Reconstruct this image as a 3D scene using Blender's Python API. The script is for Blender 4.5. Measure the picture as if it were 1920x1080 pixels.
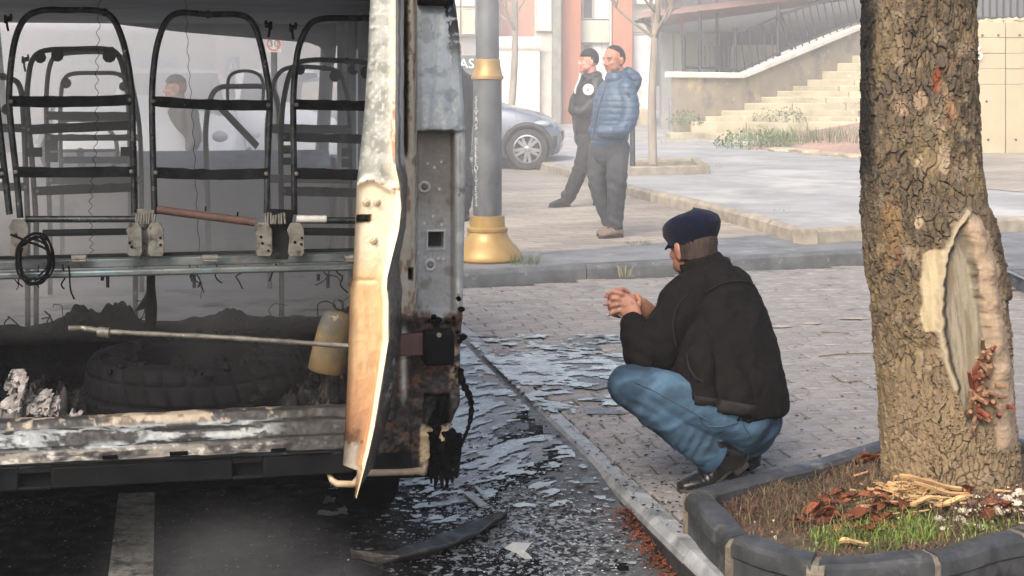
import bpy, math, random
import numpy as np
from mathutils import Vector, Matrix, Quaternion

for _o in list(bpy.data.objects):
 bpy.data.objects.remove(_o)
sc = bpy.context.scene
COL = sc.collection
R = math.radians
PI = math.pi

# ------------------------------------------------------------------ camera, sky, sun, exposure
H = 1.45            # eye height above the paving
F = 2773.0          # focal length in photo pixels
CX, HY = 960.0, 150.0
cam_d = bpy.data.cameras.new('camera')
cam = bpy.data.objects.new('camera', cam_d)
COL.objects.link(cam)
cam.location = (0, 0, H)
cam.rotation_euler = (PI / 2, 0, 0)
cam_d.sensor_width = 36
cam_d.lens = F / 1920 * 36
cam_d.shift_y = -(540 - HY) / 1920
cam_d.clip_start = 0.05
cam_d.clip_end = 900
sc.camera = cam

SUN_EL, SUN_AZ = 42.0, 205.0     # azimuth the light comes from, clockwise from +Y
world = bpy.data.worlds.new('World')
sc.world = world
world.use_nodes = True
_wn = world.node_tree
_bg = _wn.nodes['Background']
_sky = _wn.nodes.new('ShaderNodeTexSky')
_sky.sky_type = 'NISHITA'
_sky.sun_disc = False
_sky.sun_elevation = R(SUN_EL)
_sky.sun_rotation = R(SUN_AZ)
_sky.dust_density = 6.0
_sky.air_density = 1.0
_sky.ozone_density = 1.0
_wn.links.new(_sky.outputs[0], _bg.inputs[0])
_bg.inputs[1].default_value = 0.15
sun_d = bpy.data.lights.new('sun', 'SUN')
sun_d.energy = 1.1
sun_d.angle = R(40)
sun_d.color = (1.0, 0.97, 0.93)
sun = bpy.data.objects.new('sun', sun_d)
COL.objects.link(sun)
_sd = Vector((math.sin(R(SUN_AZ)) * math.cos(R(SUN_EL)), math.cos(R(SUN_AZ)) * math.cos(R(SUN_EL)), math.sin(R(SUN_EL))))
sun.rotation_euler = _sd.to_track_quat('Z', 'Y').to_euler()
sun.location = _sd * 60
sc.view_settings.view_transform = 'Standard'
sc.view_settings.look = 'None'
sc.view_settings.gamma = 1
sc.view_settings.use_curve_mapping = False
sc.view_settings.exposure = 1.15
sc.render.engine = 'CYCLES'
sc.cycles.use_denoising = True
try:
 sc.cycles.denoiser = 'OPENIMAGEDENOISE'
except Exception:
 pass
sc.cycles.max_bounces = 8
sc.cycles.diffuse_bounces = 4
sc.cycles.glossy_bounces = 3
sc.cycles.volume_bounces = 3
sc.cycles.volume_step_rate = 1.0

# ------------------------------------------------------------------ measuring helpers
def P(px, py, Y):
 return Vector(((px - CX) / F * Y, Y, H - (py - HY) / F * Y))

def G(px, py, z=0.0):
 Y = F * (H - z) / (py - HY)
 return Vector(((px - CX) / F * Y, Y, z))

rng = np.random.default_rng(7)
random.seed(7)

def srgb(*c):
 if len(c) == 1:
  h = c[0].lstrip('#')
  c = [int(h[i:i + 2], 16) for i in (0, 2, 4)]
 out = []
 for x in c:
  x = x / 255
  out.append(x / 12.92 if x <= 0.04045 else ((x + 0.055) / 1.055) ** 2.4)
 return tuple(out)

def C(*c):
 return srgb(*c) + (1.0,)

# ------------------------------------------------------------------ numpy noise
def _hash(ix, iy, iz, seed):
 n = (ix.astype(np.int64) * 374761393 + iy.astype(np.int64) * 668265263 + iz.astype(np.int64) * 2147483647 + seed * 1274126177) & 0xffffffff
 n = ((n ^ (n >> 13)) * 1274126177) & 0xffffffff
 n = (n ^ (n >> 16)) & 0xffffffff
 return n / 4294967295.0

def vnoise(p, seed=0):
 p = np.asarray(p, float)
 i = np.floor(p)
 f = p - i
 f = f * f * f * (f * (f * 6 - 15) + 10)
 i = i.astype(np.int64)
 r = 0
 for dx in (0, 1):
  wx = f[..., 0] if dx else 1 - f[..., 0]
  for dy in (0, 1):
   wy = f[..., 1] if dy else 1 - f[..., 1]
   for dz in (0, 1):
    wz = f[..., 2] if dz else 1 - f[..., 2]
    r = r + wx * wy * wz * _hash(i[..., 0] + dx, i[..., 1] + dy, i[..., 2] + dz, seed)
 return r * 2 - 1

def fbm(p, oct=4, seed=0, gain=0.5, lac=2.03):
 p = np.asarray(p, float)
 a, s, t = 1.0, 0.0, 0.0
 for k in range(oct):
  s = s + a * vnoise(p, seed + k * 17)
  t += a
  a *= gain
  p = p * lac
 return s / t

def worley2(x, y, seed=0, jit=0.9, wrap=None):
 """F1, F2 and an id value for 2-D points; x wraps after `wrap` cells."""
 ix, iy = np.floor(x).astype(np.int64), np.floor(y).astype(np.int64)
 f1 = np.full(x.shape, 9.0); f2 = np.full(x.shape, 9.0); idv = np.zeros(x.shape)
 z = np.zeros_like(ix)
 for dx in (-1, 0, 1):
  for dy in (-1, 0, 1):
   cx, cy = ix + dx, iy + dy
   hx = cx % wrap if wrap else cx
   px = cx + 0.5 + jit * (_hash(hx, cy, z, seed) - 0.5)
   py = cy + 0.5 + jit * (_hash(hx, cy, z + 7, seed) - 0.5)
   d = np.hypot(px - x, py - y)
   new = d < f1
   f2 = np.where(new, f1, np.minimum(f2, d))
   idv = np.where(new, _hash(hx, cy, z + 13, seed), idv)
   f1 = np.where(new, d, f1)
 return f1, f2, idv

def sstep(a, b, x):
 t = np.clip((np.asarray(x, float) - a) / (b - a), 0, 1)
 return t * t * (3 - 2 * t)

def lerp(a, b, t):
 return a + (b - a) * t

# ------------------------------------------------------------------ materials
def M(name, base, var=None, scale=6.0, detail=6.0, lo=0.35, hi=0.65, rough=0.75, rvar=0.12, bump=0.15, bscale=40.0, bdist=0.01,
 metal=0.0, stretch=(1, 1, 1), layers=(), attr=None, attr_mix=1.0, spec=0.5, objrand=0.0, coat=0.0, alpha=None, trans=0.0, sheen=0.0, emit=None,
 bump2=None):
 """Principled material: two colours mixed by noise, then `layers` of (colour, scale, lo, hi, stretch[, rough]) over it.
 attr: a colour attribute multiplied in with noise (the thing's own colour)."""
 m = bpy.data.materials.new(name)
 m.use_nodes = True
 nt = m.node_tree
 N, L = nt.nodes, nt.links
 b = N['Principled BSDF']
 def nn(t, **kw):
  n = N.new(t)
  for k, v in kw.items():
   setattr(n, k, v)
  return n
 tc = nn('ShaderNodeTexCoord')
 def noise(sca, det, st=(1, 1, 1), rgh=0.6, off=0.0):
  mp = nn('ShaderNodeMapping')
  mp.inputs['Scale'].default_value = st
  mp.inputs['Location'].default_value = (off, off * 1.7, -off)
  L.new(tc.outputs['Object'], mp.inputs[0])
  n = nn('ShaderNodeTexNoise')
  n.inputs['Scale'].default_value = sca
  n.inputs['Detail'].default_value = det
  n.inputs['Roughness'].default_value = rgh
  L.new(mp.outputs[0], n.inputs[0])
  return n
 def rng_(sock, lo_, hi_, a=0.0, b_=1.0):
  r = nn('ShaderNodeMapRange')
  r.inputs[1].default_value, r.inputs[2].default_value = lo_, hi_
  r.inputs[3].default_value, r.inputs[4].default_value = a, b_
  L.new(sock, r.inputs[0])
  return r.outputs[0]
 def mix(fac, a, c, mode='MIX'):
  x = nn('ShaderNodeMix', data_type='RGBA', blend_type=mode)
  for sock, val in ((x.inputs[0], fac), (x.inputs[6], a), (x.inputs[7], c)):
   if hasattr(val, 'is_linked') or hasattr(val, 'node'):
    L.new(val, sock)
   elif isinstance(val, (int, float)):
    sock.default_value = val
   else:
    sock.default_value = tuple(val) if len(val) == 4 else tuple(val) + (1.0,)
  return x.outputs[2]
 if attr:
  at = nn('ShaderNodeAttribute', attribute_name=attr)
  col = at.outputs['Color']
  n1 = noise(scale, detail, stretch)
  col = mix(1.0, col, mix(rng_(n1.outputs['Fac'], lo, hi), base, var if var else base), 'MULTIPLY')
 elif var:
  n1 = noise(scale, detail, stretch)
  col = mix(rng_(n1.outputs['Fac'], lo, hi), base, var)
 else:
  col = mix(0.0, base, base)
 rsock = None
 for k, ly in enumerate(layers):
  lc, ls, l0, l1 = ly[:4]
  st = ly[4] if len(ly) > 4 else (1, 1, 1)
  ln = noise(ls, 8.0, st, 0.65, 3.1 * (k + 1))
  fac = rng_(ln.outputs['Fac'], l0, l1)
  col = mix(fac, col, lc)
  if len(ly) > 5:
   rs = nn('ShaderNodeMix')
   L.new(fac, rs.inputs[0])
   if rsock is None:
    rs.inputs[2].default_value = rough
   else:
    L.new(rsock, rs.inputs[2])
   rs.inputs[3].default_value = ly[5]
   rsock = rs.outputs[0]
 if objrand:
  oi = nn('ShaderNodeObjectInfo')
  v = rng_(oi.outputs['Random'], 0, 1, 1 - objrand, 1 + objrand)
  hs = nn('ShaderNodeHueSaturation')
  L.new(v, hs.inputs['Value'])
  L.new(col, hs.inputs['Color'])
  col = hs.outputs[0]
 L.new(col, b.inputs['Base Color'])
 if rsock is not None:
  L.new(rsock, b.inputs['Roughness'])
 elif rvar:
  n2 = noise(scale * 2.3, 4.0, stretch, 0.5, 9.0)
  L.new(rng_(n2.outputs['Fac'], 0.3, 0.7, max(0.02, rough - rvar), min(1, rough + rvar)), b.inputs['Roughness'])
 else:
  b.inputs['Roughness'].default_value = rough
 b.inputs['Metallic'].default_value = metal
 b.inputs['Specular IOR Level'].default_value = spec
 if coat:
  b.inputs['Coat Weight'].default_value = coat
  b.inputs['Coat Roughness'].default_value = 0.1
 if trans:
  b.inputs['Transmission Weight'].default_value = trans
 if sheen:
  b.inputs['Sheen Weight'].default_value = sheen
 if alpha is not None:
  b.inputs['Alpha'].default_value = alpha
 if emit:
  b.inputs['Emission Color'].default_value = tuple(emit[:3]) + (1,)
  b.inputs['Emission Strength'].default_value = emit[3]
 if bump:
  n3 = noise(bscale, 6.0, stretch, 0.65, 5.0)
  bp = nn('ShaderNodeBump')
  bp.inputs['Strength'].default_value = bump
  bp.inputs['Distance'].default_value = bdist
  L.new(n3.outputs['Fac'], bp.inputs['Height'])
  if bump2:
   n4 = noise(bump2[1], 4.0, bump2[2] if len(bump2) > 2 else (1, 1, 1), 0.5, 11.0)
   bp2 = nn('ShaderNodeBump')
   bp2.inputs['Strength'].default_value = bump2[0]
   bp2.inputs['Distance'].default_value = 0.02
   L.new(n4.outputs['Fac'], bp2.inputs['Height'])
   L.new(bp.outputs[0], bp2.inputs['Normal'])
   bp = bp2
  L.new(bp.outputs[0], b.inputs['Normal'])
 return m

# ------------------------------------------------------------------ mesh helpers
class MB:
 def __init__(self):
  self.v, self.f, self.mi, self.cur = [], [], [], 0
 def add(self, vs, fs):
  o = len(self.v)
  self.v.extend([tuple(x) for x in vs])
  for f in fs:
   self.f.append(tuple(i + o for i in f))
   self.mi.append(self.cur)
  return self
 def hexa(self, p):
  """8 points: bottom 0-3 counter-clockwise, top 4-7 above them."""
  return self.add(p, [(3, 2, 1, 0), (4, 5, 6, 7), (0, 1, 5, 4), (1, 2, 6, 5), (2, 3, 7, 6), (3, 0, 4, 7)])
 def box(self, c, s, ax=None):
  c = Vector(c)
  X, Y, Z = ax if ax else (Vector((1, 0, 0)), Vector((0, 1, 0)), Vector((0, 0, 1)))
  X, Y, Z = X * s[0] / 2, Y * s[1] / 2, Z * s[2] / 2
  return self.hexa([c - X - Y - Z, c + X - Y - Z, c + X + Y - Z, c - X + Y - Z, c - X - Y + Z, c + X - Y + Z, c + X + Y + Z, c - X + Y + Z])
 def prism(self, poly, vec):
  n = len(poly)
  vec = Vector(vec)
  a = [Vector(p) for p in poly]
  nrm = Vector((0, 0, 0))
  for i in range(n):
   nrm += a[i].cross(a[(i + 1) % n])
  if nrm.dot(vec) < 0:
   a.reverse()
  b = [p + vec for p in a]
  fs = [tuple(range(n - 1, -1, -1)), tuple(range(n, 2 * n))]
  fs += [(i, (i + 1) % n, n + (i + 1) % n, n + i) for i in range(n)]
  return self.add(a + b, fs)
 def tube(self, pts, r, n=8, cap=True, flat=1.0, ref=None):
  pts = [Vector(p) for p in pts]
  rr = r if isinstance(r, (list, tuple)) else [r] * len(pts)
  vs = []
  u = None
  m = len(pts)
  for i, p in enumerate(pts):
   t = (pts[min(i + 1, m - 1)] - pts[max(i - 1, 0)])
   if t.length < 1e-9:
    t = Vector((0, 0, 1))
   t.normalize()
   if u is None:
    q = Vector(ref) if ref is not None else (Vector((0, 0, 1)) if abs(t.z) < 0.9 else Vector((1, 0, 0)))
    u = (q - t * q.dot(t)).normalized()
   else:
    u = (u - t * u.dot(t))
    u = u.normalized() if u.length > 1e-6 else t.orthogonal().normalized()
   w = t.cross(u)
   for k in range(n):
    a = 2 * PI * k / n
    vs.append(p + u * math.cos(a) * rr[i] + w * math.sin(a) * rr[i] * flat)
  fs = []
  for i in range(m - 1):
   for k in range(n):
    a, b = i * n + k, i * n + (k + 1) % n
    fs.append((a, b, b + n, a + n))
  if cap:
   fs.append(tuple(range(n - 1, -1, -1)))
   fs.append(tuple(range((m - 1) * n, m * n)))
  return self.add(vs, fs)
 def lathe(self, prof, c, n=32, ax=None, cap=True):
  """prof [(r, h)] turned about an axis through c (default z)."""
  c = Vector(c)
  X, Y, Z = ax if ax else (Vector((1, 0, 0)), Vector((0, 1, 0)), Vector((0, 0, 1)))
  vs = []
  for r, h in prof:
   for k in range(n):
    a = 2 * PI * k / n
    vs.append(c + X * math.cos(a) * r + Y * math.sin(a) * r + Z * h)
  fs = []
  for i in range(len(prof) - 1):
   for k in range(n):
    a, b = i * n + k, i * n + (k + 1) % n
    fs.append((a, b, b + n, a + n))
  if cap:
   fs.append(tuple(range(n - 1, -1, -1)))
   fs.append(tuple(range((len(prof) - 1) * n, len(prof) * n)))
  return self.add(vs, fs)
 def grid(self, A, close_u=False):
  """A: array (m, n, 3)"""
  A = np.asarray(A)
  m, n = A.shape[:2]
  fs = []
  for i in range(m - 1):
   for k in range(n if close_u else n - 1):
    a, b = i * n + k, i * n + (k + 1) % n
    fs.append((a, b, b + n, a + n))
  return self.add(A.reshape(-1, 3), fs)
 def ball(self, c, r, n=12, m=8):
  c = Vector(c)
  r = Vector((r, r, r)) if isinstance(r, (int, float)) else Vector(r)
  vs, fs = [], []
  for i in range(m + 1):
   t = PI * i / m
   for k in range(n):
    a = 2 * PI * k / n
    vs.append(c + Vector((r.x * math.sin(t) * math.cos(a), r.y * math.sin(t) * math.sin(a), -r.z * math.cos(t))))
  for i in range(m):
   for k in range(n):
    a, b = i * n + k, i * n + (k + 1) % n
    fs.append((a, b, b + n, a + n))
  return self.add(vs, fs)
 def rock(self, c, r, seed=0, flat=0.7, n=7, m=5):
  c = Vector(c)
  vs, fs = [], []
  rs = random.Random(seed)
  for i in range(m + 1):
   t = PI * i / m
   for k in range(n):
    a = 2 * PI * k / n
    q = r * rs.uniform(0.7, 1.2)
    vs.append(c + Vector((q * math.sin(t) * math.cos(a), q * math.sin(t) * math.sin(a), -q * flat * math.cos(t))))
  for i in range(m):
   for k in range(n):
    a, b = i * n + k, i * n + (k + 1) % n
    fs.append((a, b, b + n, a + n))
  return self.add(vs, fs)
 def build(self, name, mats, parent=None, smooth=30, bevel=0.0, seg=2, kind=None):
  me = bpy.data.meshes.new(name)
  me.from_pydata(self.v, [], self.f)
  return finish(me, name, mats, parent, smooth, bevel, seg, kind, self.mi)

def finish(me, name, mats, parent=None, smooth=30, bevel=0.0, seg=2, kind=None, mi=None):
 if not isinstance(mats, (list, tuple)):
  mats = [mats]
 for m in mats:
  me.materials.append(m)
 if mi is not None and len(mats) > 1:
  me.polygons.foreach_set('material_index', mi)
 me.update()
 if smooth:
  me.polygons.foreach_set('use_smooth', [True] * len(me.polygons))
  if smooth < 180:
   me.set_sharp_from_angle(angle=R(smooth))
 o = bpy.data.objects.new(name, me)
 COL.objects.link(o)
 if parent is not None:
  adopt(o, parent)
 if bevel:
  bm_ = o.modifiers.new('bevel', 'BEVEL')
  bm_.width = bevel
  bm_.segments = seg
  bm_.limit_method = 'ANGLE'
  bm_.angle_limit = R(40)
 if kind:
  o['kind'] = kind
 return o

def adopt(o, parent):
 o.parent = parent
 mw = Matrix.Identity(4)
 q = parent
 chain = []
 while q is not None:
  chain.append(q)
  q = q.parent
 for q in reversed(chain):
  mw = mw @ q.matrix_parent_inverse @ q.matrix_basis
 o.matrix_parent_inverse = mw.inverted()

def thing(name, label, cat, loc=(0, 0, 0), group=None, kind=None):
 o = bpy.data.objects.new(name, None)
 o.empty_display_size = 0.1
 o.location = loc
 COL.objects.link(o)
 if kind:
  o['kind'] = kind
 if label:
  o['label'] = label
 if cat:
  o['category'] = cat
 if group:
  o['group'] = group
 return o

def tag(o, label, cat, group=None, kind=None):
 o['label'] = label
 if cat:
  o['category'] = cat
 if group:
  o['group'] = group
 if kind:
  o['kind'] = kind
 return o

def kids(o):
 return list(o.children)

def copy_tree(o, parent=None):
 c = o.copy()
 COL.objects.link(c)
 if parent is not None:
  c.parent = parent
 for ch in kids(o):
  copy_tree(ch, c)
 return c

def set_col(me, cols, name='Col'):
 at = me.color_attributes.new(name, 'FLOAT_COLOR', 'POINT')
 a = np.ones((len(me.vertices), 4), np.float32)
 a[:, :3] = cols
 at.data.foreach_set('color', a.ravel())

def fast_mesh(name, V, Fq):
 """V (n,3), Fq (m,4) or (m,3) numpy"""
 me = bpy.data.meshes.new(name)
 V = np.asarray(V, np.float32); Fq = np.asarray(Fq, np.int32)
 k = Fq.shape[1]
 me.vertices.add(len(V)); me.vertices.foreach_set('co', V.ravel())
 me.loops.add(Fq.size); me.loops.foreach_set('vertex_index', Fq.ravel())
 me.polygons.add(len(Fq))
 me.polygons.foreach_set('loop_start', np.arange(0, Fq.size, k, dtype=np.int32))
 me.update(calc_edges=True)
 me.validate()
 return me

def grid_faces(m, n, close=False):
 i = np.arange(m - 1)[:, None]
 k = np.arange(n if close else n - 1)[None, :]
 a = i * n + k
 b = i * n + (k + 1) % n
 return np.stack([a, b, b + n, a + n], -1).reshape(-1, 4)

def interp(y, tab):
 ys = [t[0] for t in tab]; xs = [t[1] for t in tab]
 return np.interp(y, ys, xs)

def smoothpath(pts, k=6):
 """Catmull-Rom through pts"""
 pts = [Vector(p) for p in pts]
 out = []
 for i in range(len(pts) - 1):
  p0, p1, p2, p3 = pts[max(i - 1, 0)], pts[i], pts[i + 1], pts[min(i + 2, len(pts) - 1)]
  for j in range(k):
   t = j / k
   out.append(0.5 * ((2 * p1) + (p2 - p0) * t + (2 * p0 - 5 * p1 + 4 * p2 - p3) * t * t + (3 * p1 - p0 - 3 * p2 + p3) * t ** 3))
 out.append(pts[-1])
 return out

def text_mesh(s, size, depth, name, mat, parent, mtx, spacing=1.0):
 cu = bpy.data.curves.new(name, 'FONT')
 cu.body = s
 cu.size = size
 cu.extrude = depth
 cu.align_x = 'CENTER'
 cu.align_y = 'CENTER'
 cu.resolution_u = 3
 cu.space_character = spacing
 t = bpy.data.objects.new(name, cu)
 COL.objects.link(t)
 dg = bpy.context.evaluated_depsgraph_get()
 me = bpy.data.meshes.new_from_object(t.evaluated_get(dg))
 bpy.data.objects.remove(t)
 me.transform(mtx)
 me.materials.clear()
 return finish(me, name, mat, parent, 0)

def frame_mtx(o, X, Y, Z=None):
 X = Vector(X).normalized(); Y = Vector(Y).normalized()
 Z = X.cross(Y) if Z is None else Vector(Z)
 m = Matrix((X, Y, Z)).transposed().to_4x4()
 m.translation = Vector(o)
 return m

# road frame: D along the road (away), N to the right of it
RA = R(12.0)
D = Vector((-math.sin(RA), math.cos(RA), 0))
NR = Vector((math.cos(RA), math.sin(RA), 0))
UP = Vector((0, 0, 1))
KO = Vector((0.16, 6.27, 0))     # a point on the kerb's road edge
ROADZ = -0.12
# ================================================================== GROUND
m_earth = M('earth', C(120, 112, 100), C(92, 88, 80), scale=1.5, rough=0.95, bump=0.3, bscale=12)
m_asphalt = M('asphalt', C(92, 93, 94), C(72, 73, 74), scale=9, rough=0.62, rvar=0.2, bump=0.55, bscale=160, bdist=0.004,
   layers=[(C(56, 57, 58), 1.1, 0.50, 0.66), (C(140, 140, 138), 170, 0.62, 0.70), (C(34, 34, 35), 60, 0.60, 0.70)])
m_pave_a = M('grey_paver', C(134, 129, 124), C(114, 110, 106), scale=14, rough=0.72, rvar=0.2, bump=0.5, bscale=170, bdist=0.003,
   layers=[(C(70, 68, 66), 5, 0.56, 0.74), (C(150, 146, 140), 130, 0.66, 0.76)], objrand=0.10)
m_joint = M('joint_sand', C(64, 59, 54), C(44, 41, 38), scale=22, rough=0.95, bump=0.5, bscale=120)
m_kerb = M('kerb_concrete', C(150, 152, 153), C(120, 123, 125), scale=9, rough=0.7, bump=0.35, bscale=150, bdist=0.003,
  layers=[(C(84, 86, 88), 7, 0.52, 0.7), (C(45, 45, 46), 95, 0.64, 0.70)], objrand=0.08)
m_kerb_dk = M('dark_kerb', C(92, 94, 95), C(70, 72, 74), scale=7, rough=0.75, bump=0.35, bscale=130, bdist=0.003,
   layers=[(C(140, 140, 137), 9, 0.6, 0.75)], objrand=0.1)
m_kerb_tan = M('tan_kerb', C(154, 146, 131), C(124, 117, 105), scale=7, rough=0.85, bump=0.35, bscale=90, objrand=0.1)
m_band = M('dark_walk', C(112, 113, 113), C(88, 90, 91), scale=2.2, rough=0.7, rvar=0.2, bump=0.35, bscale=120, bdist=0.003,
  layers=[(C(146, 144, 138), 5, 0.58, 0.72)])
m_walk = M('grey_walk', C(150, 150, 148), C(128, 128, 127), scale=1.4, rough=0.85, bump=0.35, bscale=90, bdist=0.004,
  layers=[(C(166, 165, 160), 0.7, 0.5, 0.62), (C(92, 90, 86), 26, 0.70, 0.75)])
m_white_line = M('road_paint', C(170, 168, 160), C(112, 110, 105), scale=16, rough=0.8, bump=0.4, bscale=150, bdist=0.003,
    layers=[(C(48, 48, 48), 12, 0.50, 0.62), (C(40, 40, 40), 60, 0.56, 0.64)])

def brick_mat(name, c1, c2, cj, bw, bh, rot, bump=0.5):
 m = M(name, c1, c2, scale=2.0, rough=0.85, bump=0)
 nt = m.node_tree
 N, L = nt.nodes, nt.links
 b = N['Principled BSDF']
 tc = N.new('ShaderNodeTexCoord'); mp = N.new('ShaderNodeMapping')
 mp.inputs['Rotation'].default_value = (0, 0, rot)
 L.new(tc.outputs['Object'], mp.inputs[0])
 nz = N.new('ShaderNodeTexNoise'); nz.inputs['Scale'].default_value = 3.0
 L.new(mp.outputs[0], nz.inputs[0])
 ad = N.new('ShaderNodeVectorMath'); ad.operation = 'MULTIPLY_ADD'
 ad.inputs[1].default_value = (0.05, 0.05, 0)
 L.new(nz.outputs['Color'], ad.inputs[0]); L.new(mp.outputs[0], ad.inputs[2])
 br = N.new('ShaderNodeTexBrick')
 br.inputs['Scale'].default_value = 1.0
 br.inputs['Brick Width'].default_value = bw
 br.inputs['Row Height'].default_value = bh
 br.inputs['Mortar Size'].default_value = 0.007
 br.inputs['Mortar Smooth'].default_value = 0.4
 br.inputs['Color1'].default_value = c1; br.inputs['Color2'].default_value = c2; br.inputs['Mortar'].default_value = cj
 L.new(ad.outputs[0], br.inputs[0])
 n2 = N.new('ShaderNodeTexNoise'); n2.inputs['Scale'].default_value = 0.9; n2.inputs['Detail'].default_value = 8
 L.new(tc.outputs['Object'], n2.inputs[0])
 mx = N.new('ShaderNodeMix'); mx.data_type = 'RGBA'; mx.blend_type = 'MULTIPLY'
 mx.inputs[0].default_value = 0.75
 rp = N.new('ShaderNodeMapRange')
 rp.inputs[1].default_value, rp.inputs[2].default_value, rp.inputs[3].default_value, rp.inputs[4].default_value = 0.35, 0.65, 0.62, 1.1
 L.new(n2.outputs['Fac'], rp.inputs[0])
 L.new(br.outputs['Color'], mx.inputs[6]); L.new(rp.outputs[0], mx.inputs[7])
 L.new(mx.outputs[2], b.inputs['Base Color'])
 bp = N.new('ShaderNodeBump'); bp.inputs['Strength'].default_value = bump; bp.inputs['Distance'].default_value = 0.01
 iv = N.new('ShaderNodeMath'); iv.operation = 'SUBTRACT'; iv.inputs[0].default_value = 1.0
 L.new(br.outputs['Fac'], iv.inputs[1]); L.new(iv.outputs[0], bp.inputs['Height'])
 L.new(bp.outputs[0], b.inputs['Normal'])
 return m

m_brickwalk = brick_mat('tan_brick_paving', C(158, 148, 134), C(136, 128, 118), C(104, 98, 91), 0.42, 0.13, -R(20), 0.6)
m_redwalk = brick_mat('pink_brick_paving', C(176, 140, 122), C(160, 132, 116), C(120, 104, 94), 0.3, 0.15, 0.3, 0.4)

def sheet(name, pts, z, mat, sub=0):
 """a flat polygon at height z, named as part of the setting"""
 mb = MB()
 mb.add([(p[0], p[1], z) for p in pts], [tuple(range(len(pts)))])
 o = mb.build(name, mat, None, 0)
 me = o.data
 if me.polygons[0].normal.z < 0:
  me.flip_normals()
 o['kind'] = 'structure'
 return o

sheet('ground', [(-300, -60), (300, -60), (300, 420), (-300, 420)], -0.20, m_earth)
rl = KO - D * 8
sheet('road', [rl - NR * 11, rl + NR * 0.02, KO + D * 70 + NR * 0.02, KO + D * 70 - NR * 11], ROADZ, m_asphalt)

# the road surface rises towards the kerb further on, where it is silted up
def roadz(x, y):
 s_ = (x - KO.x) * D.x + (y - KO.y) * D.y
 k_ = (x - KO.x) * NR.x + (y - KO.y) * NR.y
 return ROADZ + .108 * sstep(-2.0, -.55, s_) * sstep(-.72, -.02, k_)
def RG(px, py, up=0.0):
 z = ROADZ
 for _ in range(6):
  p = G(px, py, z + up)
  z = float(roadz(p.x, p.y))
 return G(px, py, z + up)
_s = np.linspace(-3.2, 4.0, 150); _k = np.linspace(-.74, .01, 30)
_S, _K = np.meshgrid(_s, _k)
_X = KO.x + D.x * _S + NR.x * _K; _Y = KO.y + D.y * _S + NR.y * _K
_o = finish(fast_mesh('road_edge', np.stack([_X, _Y, roadz(_X, _Y) + .0012], -1).reshape(-1, 3), grid_faces(30, 150)), 'road_edge', m_asphalt, None, 60, kind='structure')
if _o.data.polygons[0].normal.z < 0: _o.data.flip_normals()

# ---- kerbs: stones laid one by one along a line
def kerb_line(name, pts, w, ztop, zbot, mat, length, bev=0.02, side=1, face=None):
 """kerb stones along pts; the stone lies on the `side` (+1 = right of travel) of the line"""
 root = thing(name, None, None, pts[0], kind='structure')
 for a, b in zip(pts[:-1], pts[1:]):
  a, b = Vector((a[0], a[1], 0)), Vector((b[0], b[1], 0))
  L_ = (b - a).length
  n = max(1, round(L_ / length))
  d = (b - a).normalized()
  nr = Vector((d.y, -d.x, 0)) * side
  for i in range(n):
   s0, s1 = L_ * i / n + 0.004, L_ * (i + 1) / n - 0.004
   dz = random.uniform(-0.004, 0.004)
   mb = MB()
   prof = [(0, zbot), (w, zbot), (w, ztop - 0.004), (bev * 1.1, ztop), (0.004, ztop - bev), (0, ztop - bev * 1.6)]
   poly = [a + d * s0 + nr * (x + random.uniform(0, .002)) + UP * (z + dz) for x, z in prof]
   mb.prism(poly, d * (s1 - s0))
   k_ = mb.build('kerb_stone', mat, root, 30)
   if face:
    mb = MB(); mb.prism([a + d * s0 - nr * .0025 + UP * zbot, a + d * s0 + nr * .001 + UP * zbot, a + d * s0 + nr * .001 + UP * (ztop - .040 + dz), a + d * s0 - nr * .0025 + UP * (ztop - .043 + dz)], d * (s1 - s0)); mb.build('sooty_face', face, k_, 0)
 return root

kerb_line('road_kerb', [KO - D * 3.4, KO + D * 4.0], 0.085, 0.004, -0.17, m_kerb, 0.86, 0.022, 1, M('sooty_kerb_face', C(48, 48, 49), C(32, 32, 33), scale=9, rough=.8, spec=.2, bump=.4, bscale=90))

K2px = [(845, 512), (1100, 497), (1620, 470), (1760, 478), (1890, 506), (2010, 560)]
K2 = [G(x, y, 0.105) for x, y in K2px]
kerb_line('pavement_kerb', K2, 0.14, 0.105, -0.05, m_kerb_dk, 1.0, 0.02, -1)
kl = KO + D * 4.0 + NR * 0.085
# parking bay paving: a bed of joint sand with interlocking pavers on it
bed = [KO - D * 3.4 + NR * 0.085, kl] + [K2[0]] + K2[1:] + [Vector((9, 8.98, 0)), Vector((9, 2.2, 0)), Vector((0.9, 2.2, 0))]
sheet('bay_bed', bed, -0.010, m_joint)
K2in = [p for p in K2]

L1px = [(835, 487), (1000, 474), (1480, 436)]
L1 = [G(x, y, 0.1) for x, y in L1px]
# dark band along the kerb, the brick area behind it, the higher grey walk on the right
S3px = [(930, 296), (1010, 303), (1100, 325), (1172, 347), (1330, 384), (1505, 431)]
S3 = [G(x, y, 0.22) for x, y in S3px]
off = [p + Vector((-0.02, 0.135, 0)) for p in K2]
sheet('dark_walk', off + [Vector((9, 9, 0)), Vector((9, 14.5, 0)), G(1960, 425, 0.1), G(1510, 438, 0.1)] + L1[::-1], 0.1, m_band)
sheet('brick_walk', L1 + [G(1510, 438, 0.1), S3[5] + Vector((0, 2.2, 0)), S3[3] + Vector((1.5, 2.2, 0)), S3[0] + Vector((0, 2, 0)), Vector((-1.5, 31, 0)), Vector((-5.0, 31, 0)), KO + D * 10], 0.1, m_brickwalk)
kerb_line('walk_kerb', S3 + [G(1625, 424, 0.22), G(1980, 405, 0.22)], 0.13, 0.224, 0.05, m_kerb_tan, 0.9, 0.03, -1)
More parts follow.
